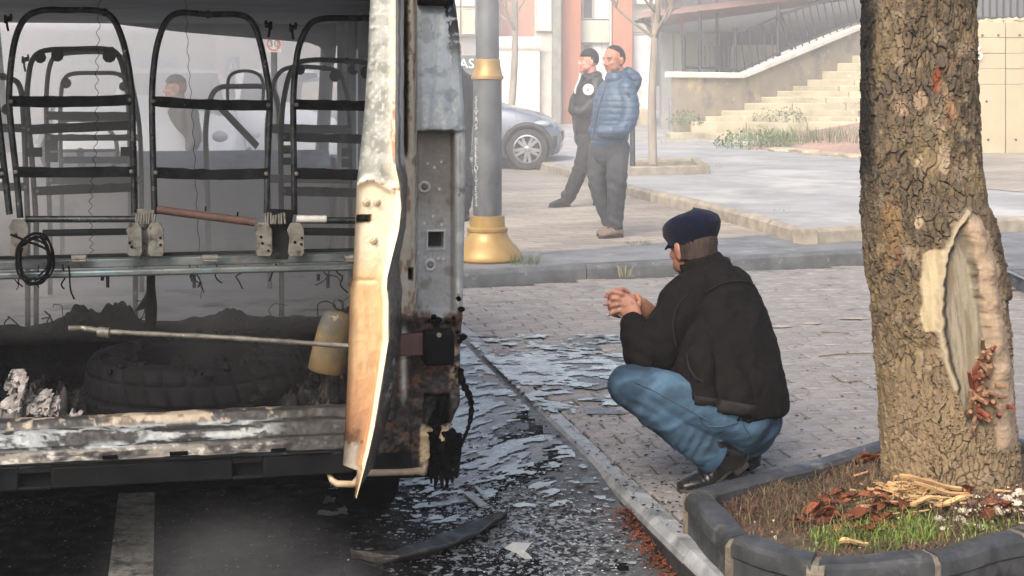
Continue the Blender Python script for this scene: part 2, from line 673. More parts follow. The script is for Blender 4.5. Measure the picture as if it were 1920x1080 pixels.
sheet('grey_walk', [p + Vector((0.05, 0.12, 0)) for p in S3] + [G(1625, 424, 0.22) + Vector((0, .12, 0)), G(1980, 405, 0.22) + Vector((0, .12, 0)), Vector((24, 16, 0)), Vector((30, 60, 0)), Vector((-1.5, 60, 0)), Vector((-1.5, 31.1, 0))], 0.22, m_walk)

# ---- interlocking pavers
PL, PW = 0.225, 0.118
def paver_mesh():
 def edge(t):                      # the wavy long side
  return 0.012 * math.sin(2 * PI * t)
 n = 4
 top = [(-PL / 2 + PL * i / n, -PW / 2 + 0.013 * (-1) ** i * (0.9 if 0 < i < n else 0)) for i in range(n + 1)]
 bot = [(x, y + PW) for x, y in reversed(top)]
 out = top + bot
 c = 0.9
 vs, m = [], len(out)
 sx, sy = (PL - 0.006) / PL, (PW - 0.006) / PW
 sx2, sy2 = (PL - 0.015) / PL, (PW - 0.014) / PW
 for x, y in out: vs.append((x * sx, y * sy, -0.03))
 for x, y in out: vs.append((x * sx, y * sy, -0.0045))
 for x, y in out: vs.append((x * sx2, y * sy2, 0.0))
 fs = []
 for r in (0, 1):
  for i in range(m):
   j = (i + 1) % m
   fs.append((r * m + i, r * m + j, (r + 1) * m + j, (r + 1) * m + i))
 fs.append(tuple(range(2 * m, 3 * m)))
 return vs, fs
pv, pf = paver_mesh()
paver_me = bpy.data.meshes.new('paver')
paver_me.from_pydata(pv, [], pf); paver_me.materials.append(m_pave_a); paver_me.update()

def inpoly(x, y, poly):
 c = False
 n = len(poly)
 for i in range(n):
  x1, y1 = poly[i][0], poly[i][1]; x2, y2 = poly[(i + 1) % n][0], poly[(i + 1) % n][1]
  if (y1 > y) != (y2 > y) and x < (x2 - x1) * (y - y1) / (y2 - y1) + x1:
   c = not c
 return c
# planter outline (outer top edge), used also by the planter itself
PLANT = [G(1281, 922, 0.13), G(1362, 1012, 0.13), G(1528, 1062, 0.13), G(1760, 1046, 0.13), G(1930, 1003, 0.13), Vector((2.15, 4.6, 0)), Vector((2.2, 5.3, 0)), G(1668, 822, 0.13) + Vector((0.45, 0.05, 0)), G(1655, 824, 0.13)]
near_p, far_p = [], []
for r in range(-30, 60):
 for q in range(-6, 34):
  s = r * PW
  u = 0.095 + PL * (q + (0.5 if r % 2 else 0)) + PL / 2
  if u < 0.092 - 0.01:
   continue
  half = u < 0.092 + PL / 2 - 0.001
  if half:
   u = 0.088 + PL / 4
  c = KO + D * s + NR * u
  if c.x > 4.2 or c.y < 2.6 or not inpoly(c.x, c.y, bed):
   continue
  kmin = min(abs((c - Vector((a.x, a.y, 0))).dot(Vector(((b - a).y, -(b - a).x, 0)).normalized())) for a, b in zip(K2[:3], K2[1:4]))
  if kmin < 0.05:
   continue
  if inpoly(c.x, c.y, PLANT):
   continue
  px, py = CX + c.x / c.y * F, HY + F * H / c.y
  vis = 860 < px < 1930 and py < 1085 and not (px > 1640 and px < 1900)
  (near_p if vis else far_p).append((c.y, c, half))
near_p.sort(key=lambda t: t[0])
far_p += near_p[280:]
near_p = near_p[:280]
pave = thing('bay_paving', None, None, (1.5, 6, 0), kind='structure')
rot0 = Matrix((NR, D, UP)).transposed().to_4x4()
for Y_, c, half in near_p:
 o = bpy.data.objects.new('paver', paver_me)
 COL.objects.link(o)
 o.matrix_world = Matrix.Translation(c + UP * random.uniform(-0.004, 0.002)) @ rot0 @ Matrix.Rotation(random.uniform(-.012, .012), 4, 'Z') @ Matrix.Rotation(random.uniform(-.01, .01), 4, 'X') @ Matrix.Diagonal((.5 if half else 1, 1, 1, 1))
 adopt(o, pave)
mb = MB()
for Y_, c, half in far_p:
 mtx = Matrix.Translation(c + UP * random.uniform(-0.004, 0.002)) @ rot0 @ Matrix.Diagonal((.5 if half else 1, 1, 1, 1))
 mb.add([mtx @ Vector(v) for v in pv], pf)
m_pave_b = M('grey_paver_far', C(134, 129, 124), C(114, 110, 106), scale=7, rough=0.72, rvar=0.2, bump=0.4, bscale=120, bdist=0.003,
   layers=[(C(72, 70, 68), 5, 0.56, 0.74), (C(182, 172, 154), 2.0, 0.68, 0.72)])
mb.build('far_pavers', m_pave_b, pave, 0, kind='stuff')

# ---- worn lane marking on the road under the bus
a0, a1 = G(245, 1130, ROADZ), G(258, 895, ROADZ)
l0, l1, l2, l3 = G(202, 1090, ROADZ), G(287, 1090, ROADZ), G(291, 890, ROADZ), G(227, 890, ROADZ)
sheet('lane_marking', [l0, l1, l2, l3], ROADZ + 0.004, m_white_line)
# ================================================================== THE STREET BEHIND
m_orange = M('orange_render', C(168, 104, 72), C(150, 90, 62), scale=2.0, rough=0.7, bump=0.15, bscale=40, stretch=(3, 3, .3))
m_cream = M('cream_render', C(226, 220, 204), C(206, 198, 180), scale=1.2, rough=0.85, bump=0.2, bscale=40)
m_pinkwall = M('pink_render', C(178, 128, 106), C(160, 116, 98), scale=1.2, rough=0.9, bump=0.2)
m_greyst = M('grey_stone_pier', C(132, 134, 124), C(104, 106, 98), scale=4, rough=0.85, bump=0.4, bscale=20)
m_greenp = M('pale_green_panel', C(176, 180, 166), C(164, 168, 154), scale=3, rough=0.6, bump=0.05)
m_frame = M('pale_frame', C(186, 180, 170), C(170, 166, 158), scale=6, rough=0.6, bump=0.1)
m_glassd = M('dark_window', C(70, 74, 80), C(46, 50, 56), scale=1.5, rough=0.12, rvar=0.05, bump=0)
m_poster = M('pale_poster', C(222, 222, 224), C(198, 198, 204), scale=1.6, detail=2, rough=0.5, bump=0)
m_conc = M('warm_concrete', C(172, 160, 132), C(156, 145, 120), scale=1.0, rough=0.85, bump=0.25, bscale=30, layers=[(C(160, 148, 122), 0.8, .55, .7)])
m_concgrey = M('grey_concrete', C(140, 140, 136), C(120, 120, 118), scale=1.4, rough=0.85, bump=0.2, bscale=30)
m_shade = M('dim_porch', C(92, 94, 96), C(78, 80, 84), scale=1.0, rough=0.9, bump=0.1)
m_green2 = M('porch_wall', C(166, 174, 148), C(150, 158, 136), scale=1.4, rough=0.8, bump=0.1)
m_iron = M('dark_iron', C(62, 64, 68), C(44, 46, 50), scale=10, rough=0.55, metal=0.4, bump=0.2)
m_redsteel = M('red_steel', C(150, 66, 54), C(120, 56, 48), scale=6, rough=0.6, bump=0.1)
m_roofpink = M('canopy_sheet', C(150, 120, 112), C(128, 104, 100), scale=2, rough=0.7, bump=0.1)
m_stair = M('limestone_step', C(174, 165, 140), C(150, 142, 120), scale=2.4, rough=0.85, bump=0.35, bscale=30, layers=[(C(132, 122, 102), 1.7, .54, .7), (C(196, 188, 164), 4, .6, .72)], objrand=0.08)
m_plaster = M('stained_plaster', C(150, 138, 116), C(126, 117, 102), scale=1.1, rough=0.9, bump=0.5, bscale=18, layers=[(C(112, 106, 100), 1.6, .52, .64), (C(206, 178, 128), 1.2, .58, .7), (C(196, 192, 184), 3.0, .64, .74)])
m_coping = M('white_coping', C(222, 216, 204), C(200, 194, 182), scale=3, rough=0.7, bump=0.15)
m_weed = M('weed_leaf', C(92, 106, 68), C(68, 84, 50), scale=9, rough=0.7, bump=0, objrand=.1)
m_weed_dry = M('dry_grass', C(160, 146, 100), C(128, 120, 78), scale=9, rough=0.8, bump=0)
m_bark_pale = M('pale_young_bark', C(150, 140, 128), C(120, 112, 102), scale=8, rough=0.9, bump=0.4, bscale=30, stretch=(1, 1, .3))
m_gold = M('gold_paint', C(160, 132, 78), C(142, 112, 62), scale=6, rough=0.38, rvar=0.1, metal=0.25, bump=0.12, bscale=60, layers=[(C(150, 118, 70), 9, .64, .76)])
m_polegrey = M('sooty_pole_paint', C(96, 99, 100), C(78, 80, 82), scale=5, rough=0.5, rvar=0.12, metal=0.2, bump=0.2, bscale=60, layers=[(C(54, 56, 58), 3, .52, .68, (1, 1, .4)), (C(128, 128, 124), 9, .64, .74, (1, 1, .4))])
m_letter = M('raised_letter', C(168, 170, 168), C(132, 134, 132), scale=20, rough=0.5, bump=0)
m_signband = M('dark_shop_band', C(66, 76, 76), C(52, 60, 62), scale=3, rough=0.6, bump=0)
m_signwhite = M('sign_white', C(236, 236, 232), rough=0.5, bump=0)

def pbox(x0, x1, y0, y1, Y, depth, name, mat, parent, bev=0.0, dY=0.0):
 """box whose front face covers the photo rectangle at distance Y and that runs `depth` metres back"""
 a, b = P(x0, y1, Y), P(x1, y0, Y)
 mb_ = MB()
 mb_.box(((a.x + b.x) / 2, Y + depth / 2, (a.z + b.z) / 2), (b.x - a.x, depth, b.z - a.z))
 return mb_.build(name, mat, parent, 30, bev)

def gz(z, Y):          # photo row of height z at distance Y
 return HY + (H - z) * F / Y

# ---- office building with orange pillars
YB = 42.0
gb = gz(.2, YB)
bld = thing('office_building', 'pale building with tall orange pillars, a stone pier and windows behind the two standing men', 'building', P(1110, gb, YB + 2))
top = -260
for x0, x1 in ((1054, 1090), (1148, 1186)):
 pbox(x0, x1, top, gb, YB - .5, .8, 'orange_pillar', m_orange, bld, .02)
 pbox(x0 - 5, x0 - 1, top, gb, YB - .56, .3, 'pillar_trim', m_frame, bld, .01)
pbox(1036, 1053, top, gb, YB - 1.0, .8, 'stone_pier', m_greyst, bld, .03)
pbox(1088, 1150, top, gb, YB + .35, .2, 'back_wall', m_frame, bld)
def window(x0, x1, y0, y1, Y, parent, glass, nx=1, ny=1, fr=2.0):
 f_ = None
 mb_ = MB()
 def pb(xa, xb, ya, yb, dy, d_):
  a, b = P(xa, yb, Y), P(xb, ya, Y)
  mb_.box(((a.x + b.x) / 2, Y + dy + d_ / 2, (a.z + b.z) / 2), (b.x - a.x, d_, b.z - a.z))
 pb(x0, x0 + fr, y0, y1, -.05, .1); pb(x1 - fr, x1, y0, y1, -.05, .1)
 pb(x0 + fr, x1 - fr, y0, y0 + fr, -.048, .098); pb(x0 + fr, x1 - fr, y1 - fr, y1, -.048, .098)
 for i in range(1, nx):
  xm = x0 + (x1 - x0) * i / nx; pb(xm - fr / 2, xm + fr / 2, y0 + fr, y1 - fr, -.045, .09)
 f_ = mb_.build('window', m_frame, parent, 30)
 pbox(x0 + fr * .5, x1 - fr * .5, y0 + fr * .5, y1 - fr * .5, Y + .0, .03, 'pane', glass, f_)
 return f_
pbox(1088, 1144, 38, 80, YB - .1, .4, 'spandrel_panel', m_greenp, bld, .01)
window(1092, 1112, -60, 36, YB + .1, bld, m_glassd)
window(1113, 1147, -60, 36, YB + .1, bld, m_poster)
window(1092, 1108, 82, 150, YB + .1, bld, m_glassd)
window(1109, 1147, 72, gb - 2, YB + .1, bld, m_poster, 2)
window(1187, 1224, 62, gb - 3, YB - .1, bld, m_poster, 1)
pbox(1186, 1240, -260, 48, YB + .1, .5, 'upper_wall', m_greenp, bld)
window(1192, 1234, -60, 8, YB - .05, bld, m_poster)
pbox(1186, 1236, 48, 61, YB, .5, 'lintel', m_frame, bld, .01)
pbox(1200, 1226, 206, gb + 4, YB - 1.5, .8, 'plinth_block', m_conc, bld, .03)
# ---- left part: pink block with white street wall
pink = thing('pink_building', 'pinkish building with pale upper windows beyond the lamp post', 'building', P(960, gb, 48))
pbox(936, 1002, -300, gz(.2, 48), 48, 6, 'wall', m_pinkwall, pink)
pbox(1002.5, 1036, -300, gz(.2, 46), 46, 5, 'wall', m_frame, pink)
window(1004, 1034, -60, 58, 45.9, pink, m_poster, 1)
pbox(760, 934, -300, 68, 47, 5, 'wall', m_conc, pink, 0)
pbox(760, 934, 68.5, gz(.2, 47), 47.1, 4.9, 'wall', m_concgrey, pink, 0)
for x0 in (838, 866, 896):
 window(x0, x0 + 24, -40, 12, 46.9, pink, m_poster, 1)
 window(x0, x0 + 24, 15, 64, 46.9, pink, M('yellow_blind', C(216, 200, 150), C(196, 184, 140), rough=.7, bump=0) if x0 == 838 else bpy.data.materials['yellow_blind'], 1)
# shop sign band
shop = thing('shop_sign', 'dark shop sign band with white capitals between the bus and the lamp post', 'sign', P(886, 125, 40))
pbox(800, 935, 104, 138, 40, .25, 'board', m_signband, shop, .01)
text_mesh('KASAP', 21 * 40 / F * 1.2, .01, 'lettering', m_signwhite, shop, frame_mtx(P(882, 120, 39.98), (1, 0, 0), (0, 0, 1)), 1.02)
pbox(805, 930, 139, gz(.2, 40.2), 40.2, .2, 'shop_front', m_glassd, shop)
wallw = thing('boundary_wall', 'cream rendered street wall with a rounded white coping behind the silver car', 'wall', P(975, gz(.2, 37), 37))
pbox(925, 1012, 88, gz(.15, 37), 37, .5, 'wall_body', m_cream, wallw, .03)
mb = MB()
a, b = P(923, 84, 37), P(1014, 84, 37)
mb.tube([a + Vector((0, .25, 0)), b + Vector((0, .25, 0))], .36, 14, flat=.6, ref=(0, 1, 0)); mb.build('coping', m_coping, wallw, 60)
mb = MB(); mb.box(((P(1014, 0, 37).x + P(1034, 0, 37).x) / 2, 37.4, .2 + 1.0), (.28, .3, 2.0)); mb.build('gate_post', m_frame, wallw, 30, .02)

# ---- porch to the right with canopy and columns
porch = thing('porch_building', 'dim porch with grey columns and a pink sheet canopy beside the stone steps', 'building', P(1300, gz(.2, 40), 40))
pbox(1240, 1262, 60, gz(.2, 37), 37, .5, 'column', m_concgrey, porch, .02)
pbox(1262.5, 1278, 60, gz(.2, 37.3), 37.3, .4, 'column', m_green2, porch, .02)
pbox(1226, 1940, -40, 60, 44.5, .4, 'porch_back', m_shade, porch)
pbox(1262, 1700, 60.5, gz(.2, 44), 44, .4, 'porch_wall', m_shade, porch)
pbox(1284, 1350, 62, 140, 43.0, .3, 'green_wall', m_green2, porch)
pbox(1372, 1460, 84, 150, 42.8, .3, 'green_wall', m_green2, porch)
mb = MB()
a, b, c, d = P(1196, 34, 35.5), P(1640, -18, 35.5), P(1640, -6, 44), P(1215, 52, 44)
mb.hexa([a, b, c, d, a + UP * .14, b + UP * .14, c + UP * .14, d + UP * .14]); mb.build('canopy', m_roofpink, porch, 30)
mb = MB(); mb.box((P(1400, -30, 35.3)), (8.0, .25, .45)); mb.build('fascia', M('teal_fascia', C(120, 160, 158), C(104, 146, 146), rough=.6, bump=0), porch)
for x in (1312, 1345, 1460):
 pbox(x - 2.5, x + 2.5, 0, 140, 38.5, .12, 'canopy_post', m_iron, porch)
pbox(1277, 1281, 10, 70, 37, .15, 'red_post', m_redsteel, porch)
mb = MB()
for i in range(6):
 x = 1190 + i * 14
 mb.tube([P(1188, 42, 36), P(1236, 24 + i * 3, 38)], .03, 6)
mb.tube([P(1205, 36, 35.8), P(1222, 52, 36), P(1240, 34, 36)], .05, 6)
mb.build('canopy_truss', m_iron, porch, 60)
pbox(1256, 1275, 184, gz(.2, 36), 36, .3, 'porch_bin_door', M('grey_door', C(128, 128, 132), C(112, 112, 116), rough=.6, bump=0), porch)

# ---- stone steps and their side wall
steps = thing('stone_stairs', 'broad flight of pale limestone steps climbing to the right', 'stairs', P(1400, 262, 31))
edge_px = [(1256, 250), (1297, 229), (1323, 219), (1352, 207), (1377, 192), (1403, 182), (1430, 171), (1460, 160), (1500, 150), (1532, 133), (1560, 118), (1590, 104), (1618, 95), (1646, 86)]
z0s = .22
zs = [z0s]
Ys = [31.0]
for i, (x, y) in enumerate(edge_px):
 Yi = 31.0 + i * .42
 zt = P(x, y, Yi).z
 zprev = zs[-1]
 zs.append(zt)
 xl = P(x, y, Yi).x
 # each step is a row of blocks
 xr = 13.4
 xx = xl
 rs = random.Random(i)
 while xx < xr - .2:
  w_ = rs.uniform(1.0, 2.2)
  w_ = min(w_, xr - xx)
  mb = MB()
  dz = rs.uniform(-.02, .01)
  mb.box((xx + w_ / 2, Yi + .55 + rs.uniform(-.02, .02), (zt + dz + zprev - .35) / 2), (w_ - .015, 1.1, zt + dz - zprev + .35))
  mb.build('step_block', m_stair, steps, 30, .02)
  xx += w_
fence_root = thing('side_wall', 'stained plaster wall with sloping white coping along the left side of the steps', 'wall', P(1300, 250, 32))
cop = [(1272, 137), (1390, 139), (1620, 44), (1680, 18)]
Yc = [31.6, 32.6, 36.0, 37.0]
botm = [(1280, 252, 31.6), (1400, 210, 32.7), (1620, 108, 36.2), (1680, 80, 37.2)]
for i in range(3):
 a, b = P(*cop[i], Yc[i]), P(*cop[i + 1], Yc[i + 1])
 a0, b0 = Vector((a.x, a.y, .1)), Vector((b.x, b.y, .1))
 bk = Vector((-.1, .45, 0))
 mb = MB(); mb.hexa([a0, b0, b0 + bk, a0 + bk, a - UP * .10, b - UP * .10, b + bk - UP * .10, a + bk - UP * .10]); mb.build('wall_panel', m_plaster, fence_root, 30)
 f_ = Vector((.06, -.12, 0)); bk2 = Vector((-.14, .56, 0))
 ov = Vector((-.1, 0, 0)) if i == 0 else Vector((0, 0, 0))
 mb = MB(); mb.hexa([a + f_ + ov - UP * .098, b + f_ - UP * .098, b + bk2 - UP * .098, a + bk2 + ov - UP * .098, a + f_ + ov + UP * .03, b + f_ + UP * .03, b + bk2 + UP * .03, a + bk2 + ov + UP * .03])
 mb.build('coping_stone', m_coping, fence_root, 30, .02)
# railing on the wall: the bars lean
rail = thing('iron_railing', 'dark iron railing with leaning bars on the sloping wall', 'railing', P(1400, 100, 33))
def rpt(x, y):
 Yr = float(np.interp(x, [1272, 1390, 1620, 1680], Yc)) + .2
 return P(x, y, Yr)
def rbar(a, b, r_, name='bar'):
 mb_ = MB(); mb_.tube([a, b], r_, 6); return mb_.build(name, m_iron, rail, 60)
for (x0, y0, x1, y1) in ((1378, 66, 1460, 30), (1456, 30, 1620, -22), (1384, 134, 1460, 100), (1460, 98, 1620, 34), (1282, 126, 1378, 130)):
 rbar(rpt(x0, y0), rpt(x1, y1), .03, 'rail')
for x, y0, y1 in ((1379, 52, 136), (1459, 12, 106), (1282, 66, 134), (1312, 20, 134)):
 rbar(rpt(x, y0), rpt(x, y1), .045, 'post')
rbar(rpt(1462, 24), rpt(1484, 92), .05, 'brace')
for i in range(6):
 x = 1386 + i * 13
 rbar(rpt(x + 2 + i * 1.2, 60 - i * 4.5), rpt(x + 12, 132 - i * 5.5), .018)
for i in range(12):
 x = 1478 + i * 13
 rbar(rpt(x, 22 - i * 5.2), rpt(x + 14, 92 - i * 5.4), .018)
for i in range(6):
 x = 1322 + i * 9
 rbar(rpt(x, 86), rpt(x, 130), .014)

# ---- fair-faced concrete wall with the painted number
conc = thing('concrete_wall', 'warm grey cast concrete wall painted with a white 6 behind the tree', 'wall', P(1880, 284, 25))
for i, (x0, x1) in enumerate(((1700, 1792), (1793, 1885), (1886.3, 1978), (1979.3, 2070))):
 for j, (y0, y1) in enumerate(((42, 158), (159.2, 284))):
  if j == 0:
   for q in range(4):
    ya, yb = y0 + q * 29.1, y0 + q * 29.1 + 28.6
    pbox(x0, x1, ya, yb, 25 + .012 * ((i + q) % 2), .4, 'formwork_panel', m_conc, conc, .006)
  else:
   pbox(x0, x1, y0, y1 + 3, 25, .4, 'formwork_panel', m_conc, conc, .008)
for x, y in ((1842, 66), (1872, 66), (1850, 190), (1853, 262), (1905, 262), (1912, 66)):
 mb = MB(); mb.lathe([(.02, -.004), (.02, .004)], P(x, y, 24.985), 8, (Vector((1, 0, 0)), UP, Vector((0, -1, 0)))); mb.build('tie_hole', m_iron, conc, 0)
text_mesh('6', 38 * 25 / F, .004, 'painted_number', m_signwhite, conc, frame_mtx(P(1835, 101, 24.985), (1, 0, -.05), (.05, 0, 1)))
m_hedge = M('dark_hedge', C(78, 80, 72), C(58, 60, 56), scale=3, rough=.9, bump=.6, bscale=12)
hw = thing('upper_railing', 'dark railing with upright bars on top of the concrete wall', 'railing', P(1880, 40, 25.1))
for x in range(1700, 2060, 13):
 mb = MB(); mb.box((P(x, -6, 25.2)), (.03, .03, .92)); mb.build('bar', m_iron, hw, 0)
for y in (34, -44):
 mb = MB(); mb.box((P(1880, y, 25.2)), (3.4, .045, .045)); mb.build('rail', m_iron, hw, 0)
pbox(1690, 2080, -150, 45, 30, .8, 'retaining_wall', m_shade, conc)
mb = MB()
for i in range(30):
 mb.rock(P(1838 + i * 3.6, 42 + random.uniform(-2, 1), 25.25), random.uniform(.08, .17), i, .5)
mb.build('rubble', m_conc, conc, 60, kind='stuff')

# ---- sloping bank, brick ramp and flat stones in front of the steps
mb = MB()
pts = [G(1420, 296, .22), G(1520, 308, .22), G(1650, 318, .22), G(1660, 300, .22)]
A = []
for t in np.linspace(.12, .60, 14):
 row = []
 for s in np.linspace(0, 1, 10):
  f0 = G(1300 + 640 * t, 268 + 66 * t - 10 * t * t, .22)
  b0 = P(1420 + 360 * t, 262 - 60 * t, 29.2)
  if b0.y < f0.y + 1: b0.y = f0.y + 1
  p = f0.lerp(Vector((b0.x, b0.y, max(.23, b0.z))), s)
  p.z = .222 + (p.z - .222) * s ** .8
  row.append(tuple(p))
 A.append(row)
mb.grid(np.array(A))
o = mb.build('bank', m_redwalk, None, 60, kind='structure')
if o.data.polygons[0].normal.z < 0: o.data.flip_normals()
sheet('brick_path', [G(1700, 342, .22), G(1930, 362, .22), G(2100, 355, .22), Vector((16, 24.9, 0)), Vector((7.2, 24.9, 0))], .226, m_brickwalk)
flat = []
for i, (x, y, w, h) in enumerate(((1468, 281, 60, 8), (1515, 284, 46, 7), (1560, 289, 40, 7), (1600, 293, 40, 7), (1548, 272, 50, 6), (1596, 276, 40, 6))):
 c = G(x, y, .24)
 mb = MB()
 rs = random.Random(i)
 n = 8
 mb.prism([c + Vector((w / 2 / F * c.y * math.cos(2 * PI * k / n) * rs.uniform(.8, 1.1), h * 1.0 / F * c.y * 6 * math.sin(2 * PI * k / n) * rs.uniform(.8, 1.1), -.02)) for k in range(n)], UP * .05)
 o = mb.build('flat_stone', m_stair, None, 30, .01)
 tag(o, ['large pale flat stone at the foot of the bank, nearest the weeds', 'pale flat stone second from the weeds at the foot of the bank', 'pale flat stone third from the weeds at the foot of the bank', 'pale flat stone at the foot of the bank, half behind the trunk', 'pale flat slab set higher on the brick bank', 'pale flat slab on the brick bank close to the trunk'][i], 'stone', 'flat stones at the foot of the bank')

# ---- weeds: tufts of blades and leaves
def tuft(name, c, rad, hgt, n, mat, label, cat='weed', group=None, leafy=False, seed=0, kind=None):
 rs_ = random.Random(seed)
 mb_ = MB()
 for i in range(n):
  a = rs_.uniform(0, 2 * PI); r_ = rad * math.sqrt(rs_.random())
  b = Vector((c.x + r_ * math.cos(a), c.y + r_ * math.sin(a), c.z - .005))
  if leafy:
   p = b + Vector((0, 0, rs_.uniform(.1, 1) * hgt * (1 - .6 * (r_ / rad) ** 2)))
   s_ = hgt * rs_.uniform(.10, .2)
   t = Vector((rs_.uniform(-1, 1), rs_.uniform(-1, 1), rs_.uniform(-.3, .8))).normalized()
   w_ = t.orthogonal().normalized() * s_ * .45
   mb_.add([p, p + t * s_ * .5 + w_, p + t * s_, p + t * s_ * .5 - w_], [(0, 1, 2, 3)])
   if i % 4 == 0:
    mb_.add([b, b + Vector((.01, 0, 0)), p], [(0, 1, 2)])
  else:
   h_ = hgt * rs_.uniform(.4, 1)
   ln = Vector((math.cos(a), math.sin(a), 0)) * h_ * rs_.uniform(.0, .7) + Vector((rs_.uniform(-.2, .2), rs_.uniform(-.2, .2), 0)) * h_
   w_ = Vector((rs_.uniform(-1, 1), rs_.uniform(-1, 1), 0)).normalized() * max(.0015, h_ * .025)
   m_ = b + ln * .35 + UP * h_ * .6
   mb_.add([b - w_, b + w_, m_ + w_ * .7, m_ - w_ * .7, b + ln + UP * h_], [(0, 1, 2, 3), (3, 2, 4)])
 o_ = mb_.build(name, mat, None, 0)
 if kind:
  o_['kind'] = kind; o_['label'] = label
 else:
  tag(o_, label, cat, group)
 return o_
tuft('weed', G(1415, 278, .22), .72, .42, 300, m_weed, 'broad green weed clump at the foot of the stone steps', leafy=True, seed=1)
tuft('weed', G(1465, 276, .22), .5, .35, 160, m_weed, 'smaller green weed right of the broad clump by the steps', leafy=True, seed=2)
tuft('weed', P(1285, 235, 30.6) , .35, .4, 120, m_weed, 'small dark weed at the left foot of the plaster wall', leafy=True, seed=3)
for i, (x, y, Y) in enumerate(((1490, 222, 29.6), (1470, 218, 32.2), (1435, 222, 31.8))):
 tuft('weed', P(x, y + 8, Y), .3, .32, 80, m_weed, ['green weed growing on the steps beside the trunk', 'weed tucked in a step joint above the broad clump', 'pale weed on the lower steps'][i], leafy=True, seed=10 + i)
tuft('grass_tuft', G(1425, 418, .1), .32, .16, 260, m_weed, 'green grass tuft with dry stalks against the tan kerb', 'grass tuft', seed=4)
tuft('grass_tuft', G(1395, 412, .1), .2, .13, 150, m_weed_dry, 'dry straw-coloured grass against the tan kerb', 'grass tuft', seed=5)
tuft('grass_tuft', G(1196, 458, .1), .12, .05, 110, m_weed, 'low green grass tuft on the paving right of the blue jacket', 'grass tuft', seed=6)
tuft('grass_tuft', G(985, 495, .1), .11, .10, 110, m_weed, 'green grass tuft at the golden foot of the lamp post', 'grass tuft', seed=7)
tuft('grass_tuft', G(1172, 518, .02), .05, .13, 26, m_weed_dry, 'dry stalky weed against the dark kerb face', 'grass tuft', seed=8)
o = tuft('bank_grass', P(1530, 262, 27.5), 1.6, .3, 900, m_weed, 'green grass patch on the bank beside the trunk', kind='stuff', seed=9)
tuft('verge_grass', G(1290, 266, .22), 1.5, .12, 500, m_weed_dry, 'dry grass strip along the foot of the steps', kind='stuff', seed=12)

# ---- young bare trees
def young_tree(base, h_trunk, r0, forks, label, seed, spread=1.0, lean=(0, 0)):
 rs_ = random.Random(seed)
 root = thing('young_tree', label, 'tree', base)
 pts_ = [base + Vector((lean[0] * t + .03 * math.sin(t * 5 + seed), lean[1] * t, h_trunk * t)) for t in np.linspace(0, 1, 9)]
 mb_ = MB(); mb_.tube(pts_, [r0 * (1 - .35 * t) for t in np.linspace(0, 1, 9)], 10); mb_.build('trunk', m_bark_pale, root, 60)
 mb_ = MB()
 def br(p, d, L_, r_, lev):
  w_ = [p]
  q = p.copy(); dd = d.copy()
  for k_ in range(5):
   dd = (dd + Vector((rs_.uniform(-.25, .25), rs_.uniform(-.25, .25), rs_.uniform(-.05, .25)))).normalized()
   q = q + dd * L_ / 5
   w_.append(q.copy())
  mb_.tube(w_, [r_ * (1 - .75 * t / 5) for t in range(6)], 5, cap=False)
  if lev < 3:
   for k_ in range(4 if lev < 2 else 3):
    i_ = rs_.randint(1, 5)
    a_ = rs_.uniform(0, 2 * PI)
    nd = (dd + Vector((math.cos(a_), math.sin(a_), rs_.uniform(-.1, .5))) * .9).normalized()
    br(w_[i_], nd, L_ * rs_.uniform(.5, .75), r_ * .5, lev + 1)
 for k_ in range(forks):
  a_ = 2 * PI * k_ / forks + rs_.uniform(-.3, .3)
  i_ = rs_.choice([5, 6, 7, 8, 8])
  br(pts_[i_], Vector((math.cos(a_) * spread, math.sin(a_) * spread, rs_.uniform(.5, 1.2))).normalized(), h_trunk * .42, r0 * .42, 0)
 mb_.build('crown', m_bark_pale, root, 60)
 return root
b1 = G(1224, 308, .3)
young_tree(b1, 2.75, .062, 9, 'young bare tree with knotty pale trunk in the low kerbed bed behind the men', 3, 1.1, (.06, 0))
b2 = P(956, 250, 30); b2.z = .1
young_tree(b2, 3.1, .085, 6, 'young bare tree in front of the cream wall behind the silver car', 5, .8, (.12, 0))
bed2 = thing('tree_bed', 'low tan kerbed bed around the young tree behind the men', 'planter', G(1225, 320, .22))
b0_, b1_ = G(1180, 329, .22), G(1322, 326, .22)
for a, b in ((b0_, b1_), (b1_, b1_ + Vector((.1, 1.9, 0))), (b0_ + Vector((-.1, 1.9, 0)), b1_ + Vector((.1, 1.9, 0))), (b0_, b0_ + Vector((-.1, 1.9, 0)))):
 d_ = (b - a).normalized(); nrm_ = Vector((-d_.y, d_.x, 0))
 mb = MB(); mb.box((a + b) / 2 + UP * .05, ((b - a).length - .13 if abs(d_.y) > .5 else (b - a).length + .1, .12, .13), (d_, nrm_, UP)); mb.build('bed_kerb', m_kerb_tan, bed2, 30, .02)
mb = MB(); mb.prism([b0_ + UP * -.01, b1_ + UP * -.01, b1_ + Vector((.1, 1.9, -.01)), b0_ + Vector((-.1, 1.9, -.01))], UP * .07); mb.build('bed_soil', m_earth, bed2, 0)
tuft('bed_grass', G(1240, 313, .28), .8, .12, 300, m_weed_dry, 'thin dry grass in the tree bed behind the men', kind='stuff', seed=14)
# black bollard
bb = G(1186, 331, .2)
bol = thing('bollard', 'thin black post standing just behind the man in the blue jacket', 'bollard', bb)
mb = MB(); mb.tube([bb - UP * .02, bb + UP * .78], .035, 12); mb.build('post', m_iron, bol, 60)
mb = MB(); mb.ball(bb + UP * .79, (.042, .042, .03)); mb.build('cap', m_iron, bol, 60)

